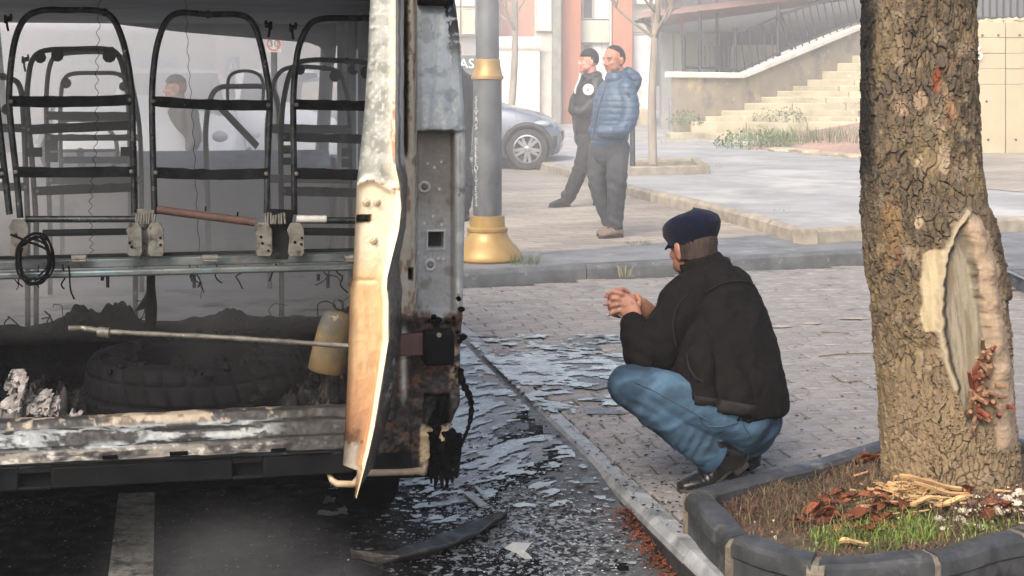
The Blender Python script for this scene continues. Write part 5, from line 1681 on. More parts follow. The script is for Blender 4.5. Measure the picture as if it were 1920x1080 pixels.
# ---------------------------------------------------------------- seat frames
def strap_mb(a, b, h, bow, thick=.006, seed=0):
 a, b = Vector(a), Vector(b)
 rs_ = random.Random(seed)
 mb_ = MB()
 nseg = 12
 d = (b - a).normalized(); nb = Vector((-d.y, d.x, 0)).normalized()
 top, bot = [], []
 for i in range(nseg + 1):
  t = i / nseg
  p = a.lerp(b, t) + UP * (-bow * math.sin(PI * t)) + nb * (0.012 * math.sin(PI * t))
  hh = h * (1 + rs_.uniform(-.06, .06))
  top.append(p + UP * hh / 2 + UP * rs_.uniform(-.0015, .0015)); bot.append(p - UP * hh / 2)
 for i in range(nseg):
  mb_.hexa([bot[i], bot[i + 1], bot[i + 1] + nb * thick, bot[i] + nb * thick, top[i], top[i + 1], top[i + 1] + nb * thick, top[i] + nb * thick])
 return mb_
def seat_frame(pts, v, r, straps, rail=None, mat=m_tube, legs=True, discs=(), tabs=(), lean=0.0):
 w = [VQ(x, y, v) for x, y in pts]
 if lean:
  zlo = min(p.z for p in w)
  w = [p + VV * (-lean) * (p.z - zlo) for p in w]
 w = smoothpath(w, 5)
 if legs:
  w = [Vector((w[0].x, w[0].y, .505))] + w + [Vector((w[-1].x, w[-1].y, .505))]
 mb_ = MB(); mb_.tube(w, r, 10)
 # weld bead on the top bar
 top = max(w, key=lambda p: p.z)
 i = w.index(top)
 mb_.ball(w[min(i + 4, len(w) - 1)], r * 1.35, 8, 6)
 f = mb_.build('seat_frame', mat, bus, 60)
 for k_, (x0, y0, x1, y1, hp, bow) in enumerate(straps):
  a, b = VQ(x0, y0, v, -.012), VQ(x1, y1, v, -.012)
  sc_ = (a - Vector((0, 0, H))).y / F
  strap_mb(a, b, hp * sc_, bow, seed=int(x0 + y0)).build('back_strap', m_strap, f, 30)
  for q in (a.lerp(b, .015), a.lerp(b, .985)):
   mb_ = MB(); mb_.lathe([(.007, -.004), (.007, .004), (.004, .006)], q - VV * .004, 8, (VU, UP, -VV)); mb_.build('rivet', m_seatgrey, f, 40)
 for x, y, rp in discs:
  p = VQ(x, y, v, -.01); q = rp * p.y / F
  mb_ = MB(); mb_.lathe([(q * .3, -.012), (q * .95, -.008), (q, .004), (q * .6, .014), (q * .25, .008)], p, 9, (VU, UP, VV)); mb_.build('headrest_plate', m_char, f, 60)
 for x, y, wp, hp in tabs:
  p = VQ(x, y, v, -.015)
  mb_ = MB(); mb_.box(p, (wp * p.y / F, .006, hp * p.y / F), (VU, VV, UP)); mb_.build('side_tab', m_strap, f, 30, .001)
 return f
F1 = [(38, 408), (31, 330), (21, 240), (17, 180), (22, 110), (33, 60), (52, 30), (84, 19), (125, 19), (182, 20), (210, 33), (228, 70), (240, 120), (247, 180), (250, 300), (252, 405)]
F2 = [(290, 402), (287, 300), (285, 190), (288, 130), (296, 80), (312, 40), (337, 24), (390, 27), (450, 28), (475, 45), (489, 85), (500, 140), (506, 190), (502, 300), (500, 400)]
F3 = [(552, 402), (551, 300), (550, 190), (555, 120), (563, 80), (581, 46), (607, 35), (660, 34), (712, 35), (745, 45), (765, 85), (775, 190), (772, 300), (770, 400)]
F0 = [(-205, 402), (-212, 300), (-212, 180), (-200, 90), (-170, 30), (-60, 24), (-22, 60), (-8, 180), (6, 300), (18, 402)]
V1, V2, V3, V4 = .55, 1.5, 2.35, 3.0
RT = .0108
seat_frame(F1, V1, RT, [(18, 190, 247, 187, 21, .004), (27, 322, 250, 321, 20, .003)], legs=False)
seat_frame(F2, V1, RT, [(285, 189, 506, 197, 20, .006), (289, 323, 502, 325, 20, .006)], legs=False)
seat_frame(F3, V1, RT, [(552, 196, 775, 200, 20, .0), (552, 325, 772, 330, 20, .0)], legs=False)
seat_frame(F0, V1, RT, [(-210, 190, -5, 192, 20, .0), (-205, 325, 8, 325, 20, .0)], legs=False)
seat_frame([(68, 420), (60, 300), (51, 200), (53, 150), (61, 112), (84, 95), (140, 92), (196, 92), (222, 104), (236, 150), (246, 200), (252, 300), (254, 420)], V2, RT,
  [(52, 243, 248, 235, 18, .0), (68, 358, 252, 351, 17, .0)], discs=((76, 108, 11), (108, 104, 12), (205, 105, 13)), tabs=((66, 285, 26, 18), (236, 284, 18, 18)))
seat_frame([(528, 420), (527, 250), (535, 170), (551, 125), (580, 113), (640, 114), (690, 120), (716, 150), (727, 250), (730, 420)], V2, RT,
  [(530, 257, 727, 262, 17, .0), (530, 358, 728, 363, 17, .0)], discs=((562, 131, 10), (688, 136, 13)), tabs=((540, 280, 26, 16), (540, 302, 22, 14)))
seat_frame([(94, 420), (88, 260), (87, 180), (93, 125), (108, 104), (150, 98), (200, 99), (232, 112), (250, 170), (263, 260), (266, 420)], V3, RT,
  [(86, 217, 258, 218, 16, .0), (90, 258, 262, 258, 12, .0), (94, 338, 264, 338, 15, .0)], tabs=((97, 272, 24, 20), (97, 295, 24, 18)))
seat_frame([(506, 420), (500, 260), (508, 180), (521, 140), (548, 126), (600, 127), (632, 134), (646, 160), (655, 220), (657, 420)], V3, RT,
  [(501, 241, 655, 243, 17, .0), (503, 335, 656, 337, 15, .0)], discs=((628, 143, 11), (662, 130, 11)), tabs=((650, 285, 20, 16), (650, 305, 20, 16)))
seat_frame([(117, 400), (113, 240), (115, 172), (121, 148), (138, 138), (180, 137), (222, 139), (236, 160), (242, 240), (244, 400)], V4, RT,
  [(115, 222, 241, 222, 13, .0), (116, 300, 243, 300, 13, .0)], discs=((124, 156, 10), (232, 162, 9)))
seat_frame([(-60, 420), (-66, 220), (-50, 150), (-20, 138), (12, 146), (36, 160), (44, 220), (52, 420)], V2, RT, [(-64, 240, 46, 240, 16, 0), (-62, 350, 50, 350, 16, 0)], discs=((14, 205, 11),))
# passenger's seat in front with its head hoop and brace
f = seat_frame([(390, 400), (387, 300), (386, 240), (393, 190), (410, 165), (450, 162), (498, 163), (516, 176), (524, 230), (527, 400)], 3.25, .014, [], legs=True)
mb = MB(); mb.tube(smoothpath([VQ(x, y, 3.25) for x, y in ((427, 196), (427, 162), (431, 143), (447, 134), (471, 134), (488, 143), (494, 162), (492, 196))], 4), .009, 8); mb.build('head_hoop', m_tube, f, 60)
mb = MB(); a, b = VQ(404, 192, 3.2), VQ(482, 274, 3.0); mb.tube([a, b], .02, 8, flat=.4); mb.build('brace', m_strap, f, 60)
# clamps on the first row's shoulders
for x, y, s_ in ((497, 46, 1), (556, 50, -1), (22, 34, -1), (54, 110, -1)):
 v_ = V1 if y < 60 else V2
 mb = MB()
 a = VQ(x, y, v_); b = VQ(x + s_ * 9, y + 2, v_)
 mb.tube([a, b], .009, 8); mb.tube([b - VU * .002, b + VU * s_ * .008], .014, 8)
 mb.tube([b, VQ(x + s_ * 8, y + 14, v_, -.01), VQ(x + s_ * 6, y + 24, v_, -.005)], .004, 6)
 mb.tube([a, VQ(x + s_ * 2, y - 8, v_)], .004, 6)
 mb.build('shoulder_clamp', m_char, bus, 60)

# ---------------------------------------------------------------- rear bench rails and brackets
vr = .52
def rail(y0, y1, v_, d_, name, mat, bev):
 (uu, z1), (_, z0) = VP(330, y0, v_), VP(330, y1, v_)
 mb_ = MB(); mb_.box(VW((WL + .06 - .1) / 2, v_, (z0 + z1) / 2), (1.72, d_, z1 - z0), (VU, VV, UP))
 return mb_.build(name, mat, bus, 30, bev)
rail(481, 497, vr + .04, .05, 'bench_plate', m_rail, .003)
rail(502, 515, vr - .02, .035, 'bench_rail', m_rail, .007)
rail(473, 481, vr + .1, .02, 'bench_back_rail', m_char, .003)
def bar(x0, y0, x1, y1, r_, mat, name='seat_bar', v_=V1, flat=1.0):
 mb_ = MB(); mb_.tube([VQ(x0, y0, v_), VQ((x0 + x1) / 2, (y0 + y1) / 2, v_), VQ(x1, y1, v_)], r_, 8, flat=flat); return mb_.build(name, mat, bus, 60)
bar(48, 411, 254, 411, .011, m_tube)
bar(556, 413, 770, 414, .011, m_tube)
bar(80, 437, 250, 434, .012, m_char, v_=.9)
bar(566, 434, 770, 436, .014, m_char, v_=.9)
bar(294, 393, 478, 417, .0135, m_rust)
bar(556, 411, 612, 411, .0125, m_white_flake, 'flaked_sleeve', V1 - .006)
for x, y in ((385, 396), (445, 406)):
 mb = MB(); mb.tube([VQ(x, y, V1), VQ(x + 1, y - 9, V1)], .003, 6); mb.build('stud', m_char, bus, 60)
def bracket(x0, x1, y0, y1, v_, holes=()):
 pts_ = [(x0, y1 - 6), (x0 + 4, y1), (x1 - 4, y1), (x1, y1 - 8), (x1 - 1, y0 + 12), (x1 - 8, y0), (x0 + 5, y0), (x0 - 2, y0 + 14), (x0 + 3, y0 + 28)]
 mb_ = MB(); mb_.prism([VQ(x, y, v_) for x, y in pts_], VV * .012)
 b_ = mb_.build('hinge_plate', m_seatgrey, bus, 30, .002)
 for hx, hy in holes:
  mb_ = MB(); mb_.lathe([(.0045, -.002), (.0045, .002)], VQ(hx, hy, v_, -.001), 9, (VU, UP, -VV)); mb_.build('bolt_hole', m_dark, b_, 0)
 return b_
bracket(238, 267, 418, 481, .49, ((243, 455), (247, 463)))
bracket(277, 308, 418, 481, .49, ((301, 446), (301, 459)))
bracket(479, 511, 418, 481, .49, ((489, 444), (492, 456), (503, 470)))
bracket(540, 571, 418, 481, .49, ((566, 446), (565, 458), (553, 454)))
bracket(18, 54, 412, 481, .49, ((30, 440),))
for x0, x1 in ((256, 290), (498, 552)):
 mb = MB(); rs = random.Random(int(x0))
 mb.prism([VQ(x0, 392, .53), VQ(x1, 394, .53), VQ(x1 - 6, 424, .53), VQ(x1 - 12, 486, .53), VQ(x0 + 10, 486, .53), VQ(x0 + 6, 424, .53)], VV * .02)
 mb.build('pivot_plate', m_seatgrey if x0 < 300 else m_char, bus, 30, .002)
 for j in range(8):
  mb = MB(); mb.tube([VQ(x0 + j * 5, 400 + rs.uniform(-4, 4), .5), VQ(x0 + j * 5 + rs.uniform(-3, 3), 420, .5)], .004, 6); mb.build('latch_finger', m_seatgrey, bus, 60)
for x, y in ((148, 484), (394, 484), (660, 484)):
 mb = MB(); mb.tube([VQ(x - 14, y, .5), VQ(x + 14, y - 1, .5)], .011, 9); mb.tube([VQ(x - 13, y + 5, .495), VQ(x + 13, y + 5, .495)], .005, 7); mb.build('rail_latch', m_seatgrey, bus, 60)
for x, L_ in ((192, 12), (202, 25), (361, 14), (364, 26), (597, 12), (615, 26)):
 mb = MB(); mb.tube([VQ(x, 514, .5), VQ(x, 514 + L_, .5)], .0055, 8); mb.build('rail_stud', m_char, bus, 60)
# centre post rising out of the step
mb = MB()
mb.tube([VQ(283, 514, .7), VQ(283, 540, .75), VQ(283, 575, .85), VQ(283, 640, .9)], [.014, .015, .022, .016], 8)
mb.tube([VQ(280, 545, .8), VQ(272, 570, .85), VQ(255, 582, .9)], [.006, .016, .004], 7)
mb.build('centre_post', m_char, bus, 60)

# ---------------------------------------------------------------- loose things in the wreck
# tyre with a chevron tread lying in the luggage well
def tread_tyre(c, Ro, W, name, mat, label):
 n, m = 264, 36
 th = np.linspace(0, 2 * PI, n, endpoint=False)
 w = np.linspace(-1, 1, m)
 TH, WW = np.meshgrid(th, w, indexing='ij')
 crown = Ro - 0.022 * np.abs(WW) ** 4
 ph = (TH * 30 / (2 * PI) + 0.55 * np.abs(WW)) % 1.0
 groove = np.exp(-((ph - .5) / .11) ** 2) * (np.abs(WW) > .06)
 circ = np.exp(-((np.abs(WW) - .02) / .05) ** 2) + np.exp(-((np.abs(WW) - .62) / .035) ** 2)
 Rr = crown - 0.012 * np.clip(groove + circ, 0, 1)
 Z = WW * W / 2
 V = np.stack([c[0] + Rr * np.cos(TH), c[1] + Rr * np.sin(TH), c[2] + Z], -1)
 prof = [(Ro - .035, W / 2 + .004), (Ro - .09, W / 2 + .008), (Ro - .14, W / 2 - .01), (Ro - .145, 0)]
 up = [np.stack([c[0] + r_ * np.cos(th), c[1] + r_ * np.sin(th), np.full(n, c[2] + z_)], -1) for r_, z_ in prof]
 dn = [np.stack([c[0] + r_ * np.cos(th), c[1] + r_ * np.sin(th), np.full(n, c[2] - z_)], -1) for r_, z_ in prof]
 rows = [dn[2], dn[1], dn[0]] + [V[:, j] for j in range(m)] + up
 A_ = np.array(rows)
 me = fast_mesh(name, A_.reshape(-1, 3), grid_faces(len(rows), n, True))
 o = finish(me, name, mat, None, 50)
 return tag(o, label, 'tyre')
tc = VW(*(VP(368, 712, .52)[0],), .52, .445)
tread_tyre((tc.x, tc.y, .445), .355, .225, 'scorched_tyre', m_tyre_burnt, 'scorched black tyre with chevron tread lying in the luggage well')
mb = MB()
pts = [VQ(128, 616, .28), VQ(160, 616, .28), VQ(205, 622, .26), VQ(300, 627, .24), VQ(420, 633, .22), VQ(540, 641, .2), VQ(660, 649, .18), VQ(720, 653, .17)]
w = smoothpath(pts, 4)
mb.tube(w, [.009 if i < 6 else .008 + .001 * math.sin(i * 2.3) for i in range(len(w))], 9)
mb.tube([VQ(184, 622, .27), VQ(206, 624, .26)], .016, 9)
tag(mb.build('jack_rod', m_rod, None, 60), 'long ash-grey iron rod lying across the luggage well above the tyre', 'rod')
# yellow tapered canister
mb = MB()
cc = VQ(619, 700, .33)
p0 = VQ(611, 699, .33); p1 = VQ(634, 583, .33)
ax = (p1 - p0)
hts = ax.length
prof = [(.052, 0), (.060, .008), (.060, hts * .25), (.054, hts * .7), (.048, hts * .90), (.036, hts * .97), (.014, hts)]
Z_ = ax.normalized(); X_ = (VU - Z_ * VU.dot(Z_)).normalized(); Y_ = Z_.cross(X_)
mb.lathe(prof, p0, 28, (X_, Y_ * .6, Z_))
can = thing('gas_canister', 'scorched yellow tapered canister standing beside the open rear door', 'canister', p0)
mb.build('body', m_canister, can, 50)
mb = MB(); q = p1 + UP * .02; mb.tube([q + X_ * .016 * math.cos(a) + UP * .016 * math.sin(a) for a in np.linspace(0, 2 * PI, 13)], .004, 6); mb.build('lifting_ring', m_tube, can, 60)
# coil of burnt cable on the rail
mb = MB(); rs = random.Random(3)
for k_ in range(5):
 cx, cy, ra, rb = 66 + rs.uniform(-5, 4), 488 + rs.uniform(-8, 8), rs.uniform(24, 33), rs.uniform(38, 50)
 ph = rs.uniform(0, 6)
 mb.tube([VQ(cx + ra * math.cos(a + ph), cy + rb * math.sin(a + ph) + 3 * math.sin(3 * a), .44 + .02 * math.sin(a * 2 + k_)) for a in np.linspace(0, 6.1, 36)], .0035, 6)
mb.tube(smoothpath([VQ(20, 440, .44), VQ(50, 452, .42), VQ(90, 470, .43), VQ(100, 500, .44)], 5), .004, 6)
tag(mb.build('cable_coil', m_soot, None, 60), 'burnt black cable coil hanging on the bench rail', 'cable')
# thin hanging springs and wires
def wire(pts_, r_, amp, turns, name, label, v_):
 w_ = smoothpath([VQ(x, y, v_) for x, y in pts_], 40)
 L_ = len(w_)
 out = [p + VU * amp * math.sin(2 * PI * turns * i / L_) + VV * amp * math.cos(2 * PI * turns * i / L_) for i, p in enumerate(w_)]
 mb_ = MB(); mb_.tube(out, r_, 5)
 tag(mb_.build(name, m_char, None, 60), label, 'wire', None)
wire([(188, -20), (182, 120), (180, 260), (170, 380), (172, 475)], .0011, .006, 24, 'spring_wire', 'thin coiled spring wire hanging from the roof behind the second seat frame from the left', .8)
wire([(347, -20), (353, 110), (362, 240), (369, 380), (378, 560)], .0010, .003, 17, 'kinked_wire', 'thin kinked wire hanging through the middle seat frame', .8)
# charred heaps (nobody could count the bits)
def heap(name, u0, u1, v0, v1, z0, hmax, seed, label, mat, white=None):
 n, m = 120, 60
 uu = np.linspace(u0, u1, n); vv_ = np.linspace(v0, v1, m)
 U_, V_ = np.meshgrid(uu, vv_, indexing='ij')
 s_ = np.sin(PI * np.clip((U_ - u0) / (u1 - u0), 0, 1)) ** .5 * np.sin(PI * np.clip((V_ - v0) / (v1 - v0), 0, 1)) ** .5
 P_ = np.stack([U_ * 14, V_ * 14, np.zeros_like(U_)], -1)
 nz = fbm(P_, 5, seed, gain=.62)
 hgt = z0 + s_ * hmax * (0.55 + 1.1 * np.abs(nz))
 X = np.stack([VC.x + VU.x * U_ + VV.x * V_, VC.y + VU.y * U_ + VV.y * V_, hgt], -1)
 me = fast_mesh(name, X.reshape(-1, 3), grid_faces(n, m))
 c_ = np.zeros(U_.shape + (3,)) + np.array(srgb(26, 26, 28))
 n2 = fbm(P_ * 2.2, 5, seed + 3)
 c_ = cmix(c_, srgb(70, 68, 66), sstep(.22, .4, n2))
 if white is not None:
  for wu, wv, wr in white:
   c_ = cmix(c_, srgb(190, 184, 180), np.exp(-(np.hypot(U_ - wu, V_ - wv) / wr) ** 2) * sstep(-.1, .15, fbm(P_ * np.array([2.5, .8, 1]), 5, seed + 9)))
 set_col(me, c_.reshape(-1, 3))
 o = finish(me, name, mat, None, 70)
 o['kind'] = 'stuff'; o['label'] = label
 return o
m_heap = M('burnt_heap', (0.85, .85, .85, 1), (1.1, 1.1, 1.1, 1), attr='Col', scale=50, spec=0.04, rough=0.6, rvar=0.3, bump=1.0, bscale=120, bdist=0.01)
ru, rz = VP(590, 740, .35)
heap('charred_debris', -.72, -.16, .17, .72, .32, .16, 71, 'heap of wet black char beside the tyre and under the canister', m_heap)
lu = VP(60, 740, .3)[0]
heap('ashes', WL + .07, lu + .36, .17, .70, .32, .17, 72, 'heap of char with pale ash left of the tyre', m_heap, [(VP(30, 720, .3)[0], .30, .05), (VP(72, 750, .3)[0], .28, .06), (VP(140, 780, .25)[0], .22, .05), (VP(-60, 740, .3)[0], .3, .06)])
m_ash = M('ash', C(150, 145, 142), C(92, 88, 86), scale=40, rough=.95, bump=.6, bscale=90, layers=[(C(40, 38, 38), 30, .52, .62)])
# crumpled pale ash flakes on the heap
for i, (x, y, s_) in enumerate(((30, 705, .05), (26, 735, .045), (75, 745, .05), (95, 752, .04), (140, 772, .03), (20, 795, .022))):
 p = VQ(x, y, .22)
 n = 18
 a_ = np.linspace(-1, 1, n)
 A_, B_ = np.meshgrid(a_, a_, indexing='ij')
 nz = fbm(np.stack([A_ * 1.7 + i * 5, B_ * 1.7, A_ * 0], -1), 4, 80 + i)
 nz2 = fbm(np.stack([A_ * 3.1 + i * 5, B_ * 1.1, A_ * 0 + 4], -1), 4, 90 + i)
 X = np.stack([p.x + s_ * A_ * .7 + s_ * .5 * nz2, p.y + s_ * B_ * .5 + s_ * nz * 1.1, p.z - .02 + s_ * B_ * .55 + s_ * .5 * nz], -1)
 me = fast_mesh('ash_flake', X.reshape(-1, 3), grid_faces(n, n))
 o = finish(me, 'ash_flake', m_ash, None, 60)
 tag(o, ['white curled ash flake at the left edge of the char heap', 'white ash flake just below another at the left of the char heap', 'pale crumpled ash flake in the middle of the char heap', 'small pale ash flake beside a bigger crumpled one', 'grey-white ash flake by the sill, close to the tyre', 'tiny white ash flake on the sill below the char heap'][i], 'ash flake', 'ash flakes on the char heap')

# smoke that still fills the cabin
def volume_box(name, pts8, dens, col, label, noise_scale=None, lo=.45, hi=.7, aniso=-0.1, grad=None):
 mb_ = MB(); mb_.hexa(pts8)
 m = bpy.data.materials.new(name)
 m.use_nodes = True
 nt = m.node_tree
 N, L = nt.nodes, nt.links
 for nd in list(N):
  if nd.type == 'BSDF_PRINCIPLED':
   N.remove(nd)
 out = [nd for nd in N if nd.type == 'OUTPUT_MATERIAL'][0]
 pvn = N.new('ShaderNodeVolumePrincipled')
 pvn.inputs['Color'].default_value = col
 pvn.inputs['Density'].default_value = dens
 pvn.inputs['Anisotropy'].default_value = aniso
 L.new(pvn.outputs[0], out.inputs['Volume'])
 if noise_scale:
  tcn = N.new('ShaderNodeTexCoord'); nz = N.new('ShaderNodeTexNoise')
  nz.inputs['Scale'].default_value = noise_scale; nz.inputs['Detail'].default_value = 3.0; nz.inputs['Distortion'].default_value = 0.8
  L.new(tcn.outputs['Object'], nz.inputs[0])
  mr = N.new('ShaderNodeMapRange')
  mr.inputs[1].default_value, mr.inputs[2].default_value, mr.inputs[3].default_value, mr.inputs[4].default_value = lo, hi, 0, dens
  L.new(nz.outputs['Fac'], mr.inputs[0])
  last = mr.outputs[0]
  # soft falloff towards the faces of the box
  gx = N.new('ShaderNodeSeparateXYZ'); L.new(tcn.outputs['Generated'], gx.inputs[0])
  for ax_ in range(3):
   a = N.new('ShaderNodeMath'); a.operation = 'SUBTRACT'; a.inputs[1].default_value = .5; L.new(gx.outputs[ax_], a.inputs[0])
   b = N.new('ShaderNodeMath'); b.operation = 'ABSOLUTE'; L.new(a.outputs[0], b.inputs[0])
   r_ = N.new('ShaderNodeMapRange'); r_.interpolation_type = 'SMOOTHSTEP'
   r_.inputs[1].default_value, r_.inputs[2].default_value, r_.inputs[3].default_value, r_.inputs[4].default_value = .5, .12, 0, 1
   L.new(b.outputs[0], r_.inputs[0])
   x = N.new('ShaderNodeMath'); x.operation = 'MULTIPLY'; L.new(last, x.inputs[0]); L.new(r_.outputs[0], x.inputs[1])
   last = x.outputs[0]
  L.new(last, pvn.inputs['Density'])
 o = mb_.build(name, m, None, 0)
 o['kind'] = 'stuff'; o['label'] = label
 return o
def vhexa(u0, u1, v0, v1, z0, z1):
 return [VW(u0, v0, z0), VW(u1, v0, z0), VW(u1, v1, z0), VW(u0, v1, z0), VW(u0, v0, z1), VW(u1, v0, z1), VW(u1, v1, z1), VW(u0, v1, z1)]
volume_box('smoke', vhexa(WL + .06, -.135, .75, 3.7, .57, 1.70), 0.22, (.985, .99, .995, 1), 'grey smoke hanging in the gutted cabin')
# ================================================================== OLD TREE IN ITS KERBED BED
TC = Vector(((1785 - CX) / F * 4.98, 4.98, 0))
out_px = [(-260, 1612, 1822), (0, 1618, 1825), (250, 1617, 1832), (350, 1618, 1840), (420, 1620, 1856), (480, 1626, 1870), (560, 1634, 1882), (640, 1642, 1888), (750, 1650, 1893), (850, 1656, 1903), (915, 1660, 1910), (950, 1652, 1922), (990, 1640, 1940)]
NTH, NZ = 440, 720
zrow = np.linspace(-.06, 2.02, NZ)
pyrow = HY + (H - zrow) * F / 4.98
lft = np.interp(pyrow, [t[0] for t in out_px], [t[1] for t in out_px])
rgt = np.interp(pyrow, [t[0] for t in out_px], [t[2] for t in out_px])
kk = np.ones(31) / 31
sm = lambda a: np.convolve(np.pad(a, 15, 'edge'), kk, 'valid')
lft, rgt = sm(lft), sm(rgt)
cxr = ((lft + rgt) / 2 - CX) / F * 4.98
rr = (rgt - lft) / 2 / F * 4.98 - .004
TH = np.linspace(0, 2 * PI, NTH, endpoint=False)
T2, Z2 = np.meshgrid(TH, zrow)
R2 = np.repeat(rr[:, None], NTH, 1)
CX2 = np.repeat(cxr[:, None], NTH, 1)
dx, dy = np.sin(T2), -np.cos(T2)           # theta 0 looks at the camera
X0, Y0_ = CX2 + R2 * dx, 4.98 + R2 * dy
PX = CX + X0 / Y0_ * F
PY = HY + (H - Z2) / Y0_ * F
front = dy < 0.25
cyl = np.stack([np.sin(T2) * .21, np.cos(T2) * .21, Z2], -1)
w1, w2 = fbm(cyl * 9, 4, 101), fbm(cyl * 9 + 30, 4, 102)
w3 = fbm(cyl * 26, 3, 103); w4 = fbm(cyl * 26 + 11, 3, 104)
ux = T2 / (2 * PI) * 66 + w1 * 1.6 + w3 * .6
uy = Z2 / .046 + w2 * 1.4 + w4 * .5
f1, f2, idv = worley2(ux, uy, 5, 1.0, 66)
e1 = f2 - f1
g1, g2, idw = worley2(T2 / (2 * PI) * 150 + w3 * .8 + w1 * .8, Z2 / .026 + w4 * .6 + w2 * .8, 9, 1.0, 150)
e2 = g2 - g1
wid = .03 + .22 * sstep(-.35, .5, fbm(cyl * 7 + 5, 3, 131))          # cracks open and close
crack = sstep(0.0, 1, e1 / wid)
crack2 = sstep(0.0, .12, e2)
c2w = sstep(-.25, .25, fbm(cyl * 11 + 9, 3, 132))
curl = sstep(.42, .05, e1) * sstep(0, .06, e1)
bark = -.004 + crack * .003 + .008 * (np.round(idv * 4) / 4) * sstep(0, .07, e1) + .005 * idw * c2w * crack2 + curl * .002 * (idv > .4) + .003 * (idw - .5) * crack + .005 * w1 + .010 * np.minimum(0, np.abs(fbm(cyl * np.array([13, 13, 4]), 3, 141)) - .16) + .0035 * fbm(cyl * np.array([70, 70, 26]), 4, 105, .6)
crack = 1 - (1 - crack) * sstep(-.55, .05, fbm(cyl * 9 + 3, 3, 133))
# wound, callus rolls and bare wood, laid out where the photograph has them
def seg_dist(pts):
 best = np.full(PX.shape, 1e9); par = np.zeros(PX.shape)
 n_ = len(pts) - 1
 for i in range(n_):
  ax_, ay_ = pts[i]; bx_, by_ = pts[i + 1]
  t = np.clip(((PX - ax_) * (bx_ - ax_) + (PY - ay_) * (by_ - ay_)) / ((bx_ - ax_) ** 2 + (by_ - ay_) ** 2), 0, 1)
  d_ = np.hypot(PX - ax_ - t * (bx_ - ax_), PY - ay_ - t * (by_ - ay_))
  par = np.where(d_ < best, (i + t) / n_, par)
  best = np.minimum(best, d_)
 return best, par
def span(tab_l, tab_r, soft):
 l = np.interp(PY, [t[0] for t in tab_l], [t[1] for t in tab_l]); r = np.interp(PY, [t[0] for t in tab_r], [t[1] for t in tab_r])
 y0_, y1_ = tab_l[0][0], tab_l[-1][0]
 return sstep(-soft, soft, PX - l) * sstep(-soft, soft, r - PX) * sstep(y0_ - 4, y0_ + 4, PY) * sstep(y1_ + 4, y1_ - 4, PY) * front
jx = 5 * fbm(cyl * 30, 3, 107)
PXs_, PX = PX, PX + jx
inner = span([(404, 1806), (440, 1790), (500, 1774), (560, 1768), (620, 1772), (680, 1784), (740, 1800), (800, 1815)],
   [(404, 1810), (452, 1818), (500, 1826), (538, 1832), (580, 1843), (620, 1853), (680, 1860), (740, 1857), (800, 1850)], 3)
cream = span([(466, 1752), (476, 1732), (520, 1726), (600, 1729), (620, 1734)], [(466, 1780), (470, 1776), (520, 1768), (600, 1764), (624, 1764)], 3)
d1, p1 = seg_dist([(1810, 398), (1788, 440), (1768, 500), (1762, 560), (1764, 620), (1776, 680), (1792, 730)])
d2, p2 = seg_dist([(1808, 392), (1828, 432), (1846, 490), (1856, 560), (1866, 620), (1876, 690), (1880, 760), (1884, 830)])
rollL = np.exp(-(d1 / 7) ** 2) * front
rollR = np.exp(-(d2 / 14) ** 2) * front * sstep(0, .14, p2)
PX = PXs_
mroll = np.clip(np.maximum(rollL * 1.3, sstep(.15, .4, rollR)), 0, 1)
mwood = np.clip(np.maximum(inner, cream), 0, 1)
msm = np.clip(np.maximum(mroll, mwood), 0, 1)
grain = fbm(cyl * np.array([60, 60, 5]), 4, 108)
disp = bark * (1 - msm) + msm * (.003 + .0018 * grain)
disp = disp - .028 * inner * (1 - rollL) * (1 - rollR) - .004 * cream
disp = disp + .010 * rollL + .018 * rollR * (1 + .25 * np.sin(p2 * 46 + 3 * w1)) * (1 - .35 * sstep(.8, 1, p2))
disp += .0025 * rollR * fbm(cyl * np.array([40, 40, 110]), 3, 109)
# bark lip that overhangs on the far right edge
d3, _ = seg_dist([(1848, 400), (1868, 470), (1876, 520), (1884, 556)])
lip = np.exp(-(d3 / 7) ** 2) * front
disp += .016 * lip
XX = CX2 + (R2 + disp) * dx
YY = 4.98 + (R2 + disp) * dy
flare = sstep(.16, -.06, Z2) * .02 * (1 + np.sin(T2 * 4 + .6))
XX += flare * dx; YY += flare * dy
# colours of the bark itself
def cm(c, b, t): return c + (np.array(srgb(*b)) - c) * np.clip(t, 0, 1)[..., None]
n1 = fbm(cyl * 5, 4, 111); n2 = fbm(cyl * 18, 4, 112); n3 = fbm(cyl * 45, 3, 113)
c = np.zeros(PX.shape + (3,)) + np.array(srgb(90, 79, 62))
c = cm(c, (118, 103, 76), sstep(-.1, .5, n1 + .5 * (idv - .5)))
c = cm(c, (74, 67, 59), sstep(.45, .9, idv) * .8)
c = cm(c, (50, 42, 34), sstep(.10, .0, np.abs(fbm(cyl * np.array([13, 13, 4]), 3, 141))) * .7)
c = cm(c, (112, 92, 70), sstep(.1, .5, n3) * .5)
c = cm(c, (134, 116, 90), sstep(1.0, .1, Z2 + .2 * n1) * .6)
c = cm(c, (136, 121, 100), sstep(.25, .45, n2) * .5)
c = cm(c, (36, 30, 25), (1 - crack) * .9)
c = cm(c, (50, 43, 36), (1 - crack2) * .6 * c2w)
def spot(x, y, w, h, col, s=1.0):
 global c
 q = ((PX - x) / w) ** 2 + ((PY - y) / h) ** 2 + 1.5 * n2 + .8 * n3
 c = cm(c, tuple(int(a_ * .86) for a_ in col), sstep(1.1, .2, q) * front * s * .8 * (.35 + .65 * crack))
spot(1672, 440, 22, 70, (150, 118, 80), .55); spot(1668, 390, 14, 26, (150, 122, 84), .5)
spot(1686, 478, 15, 20, (120, 70, 48), .8); spot(1756, 152, 8, 32, (140, 70, 42)); spot(1782, 205, 10, 30, (146, 84, 52))
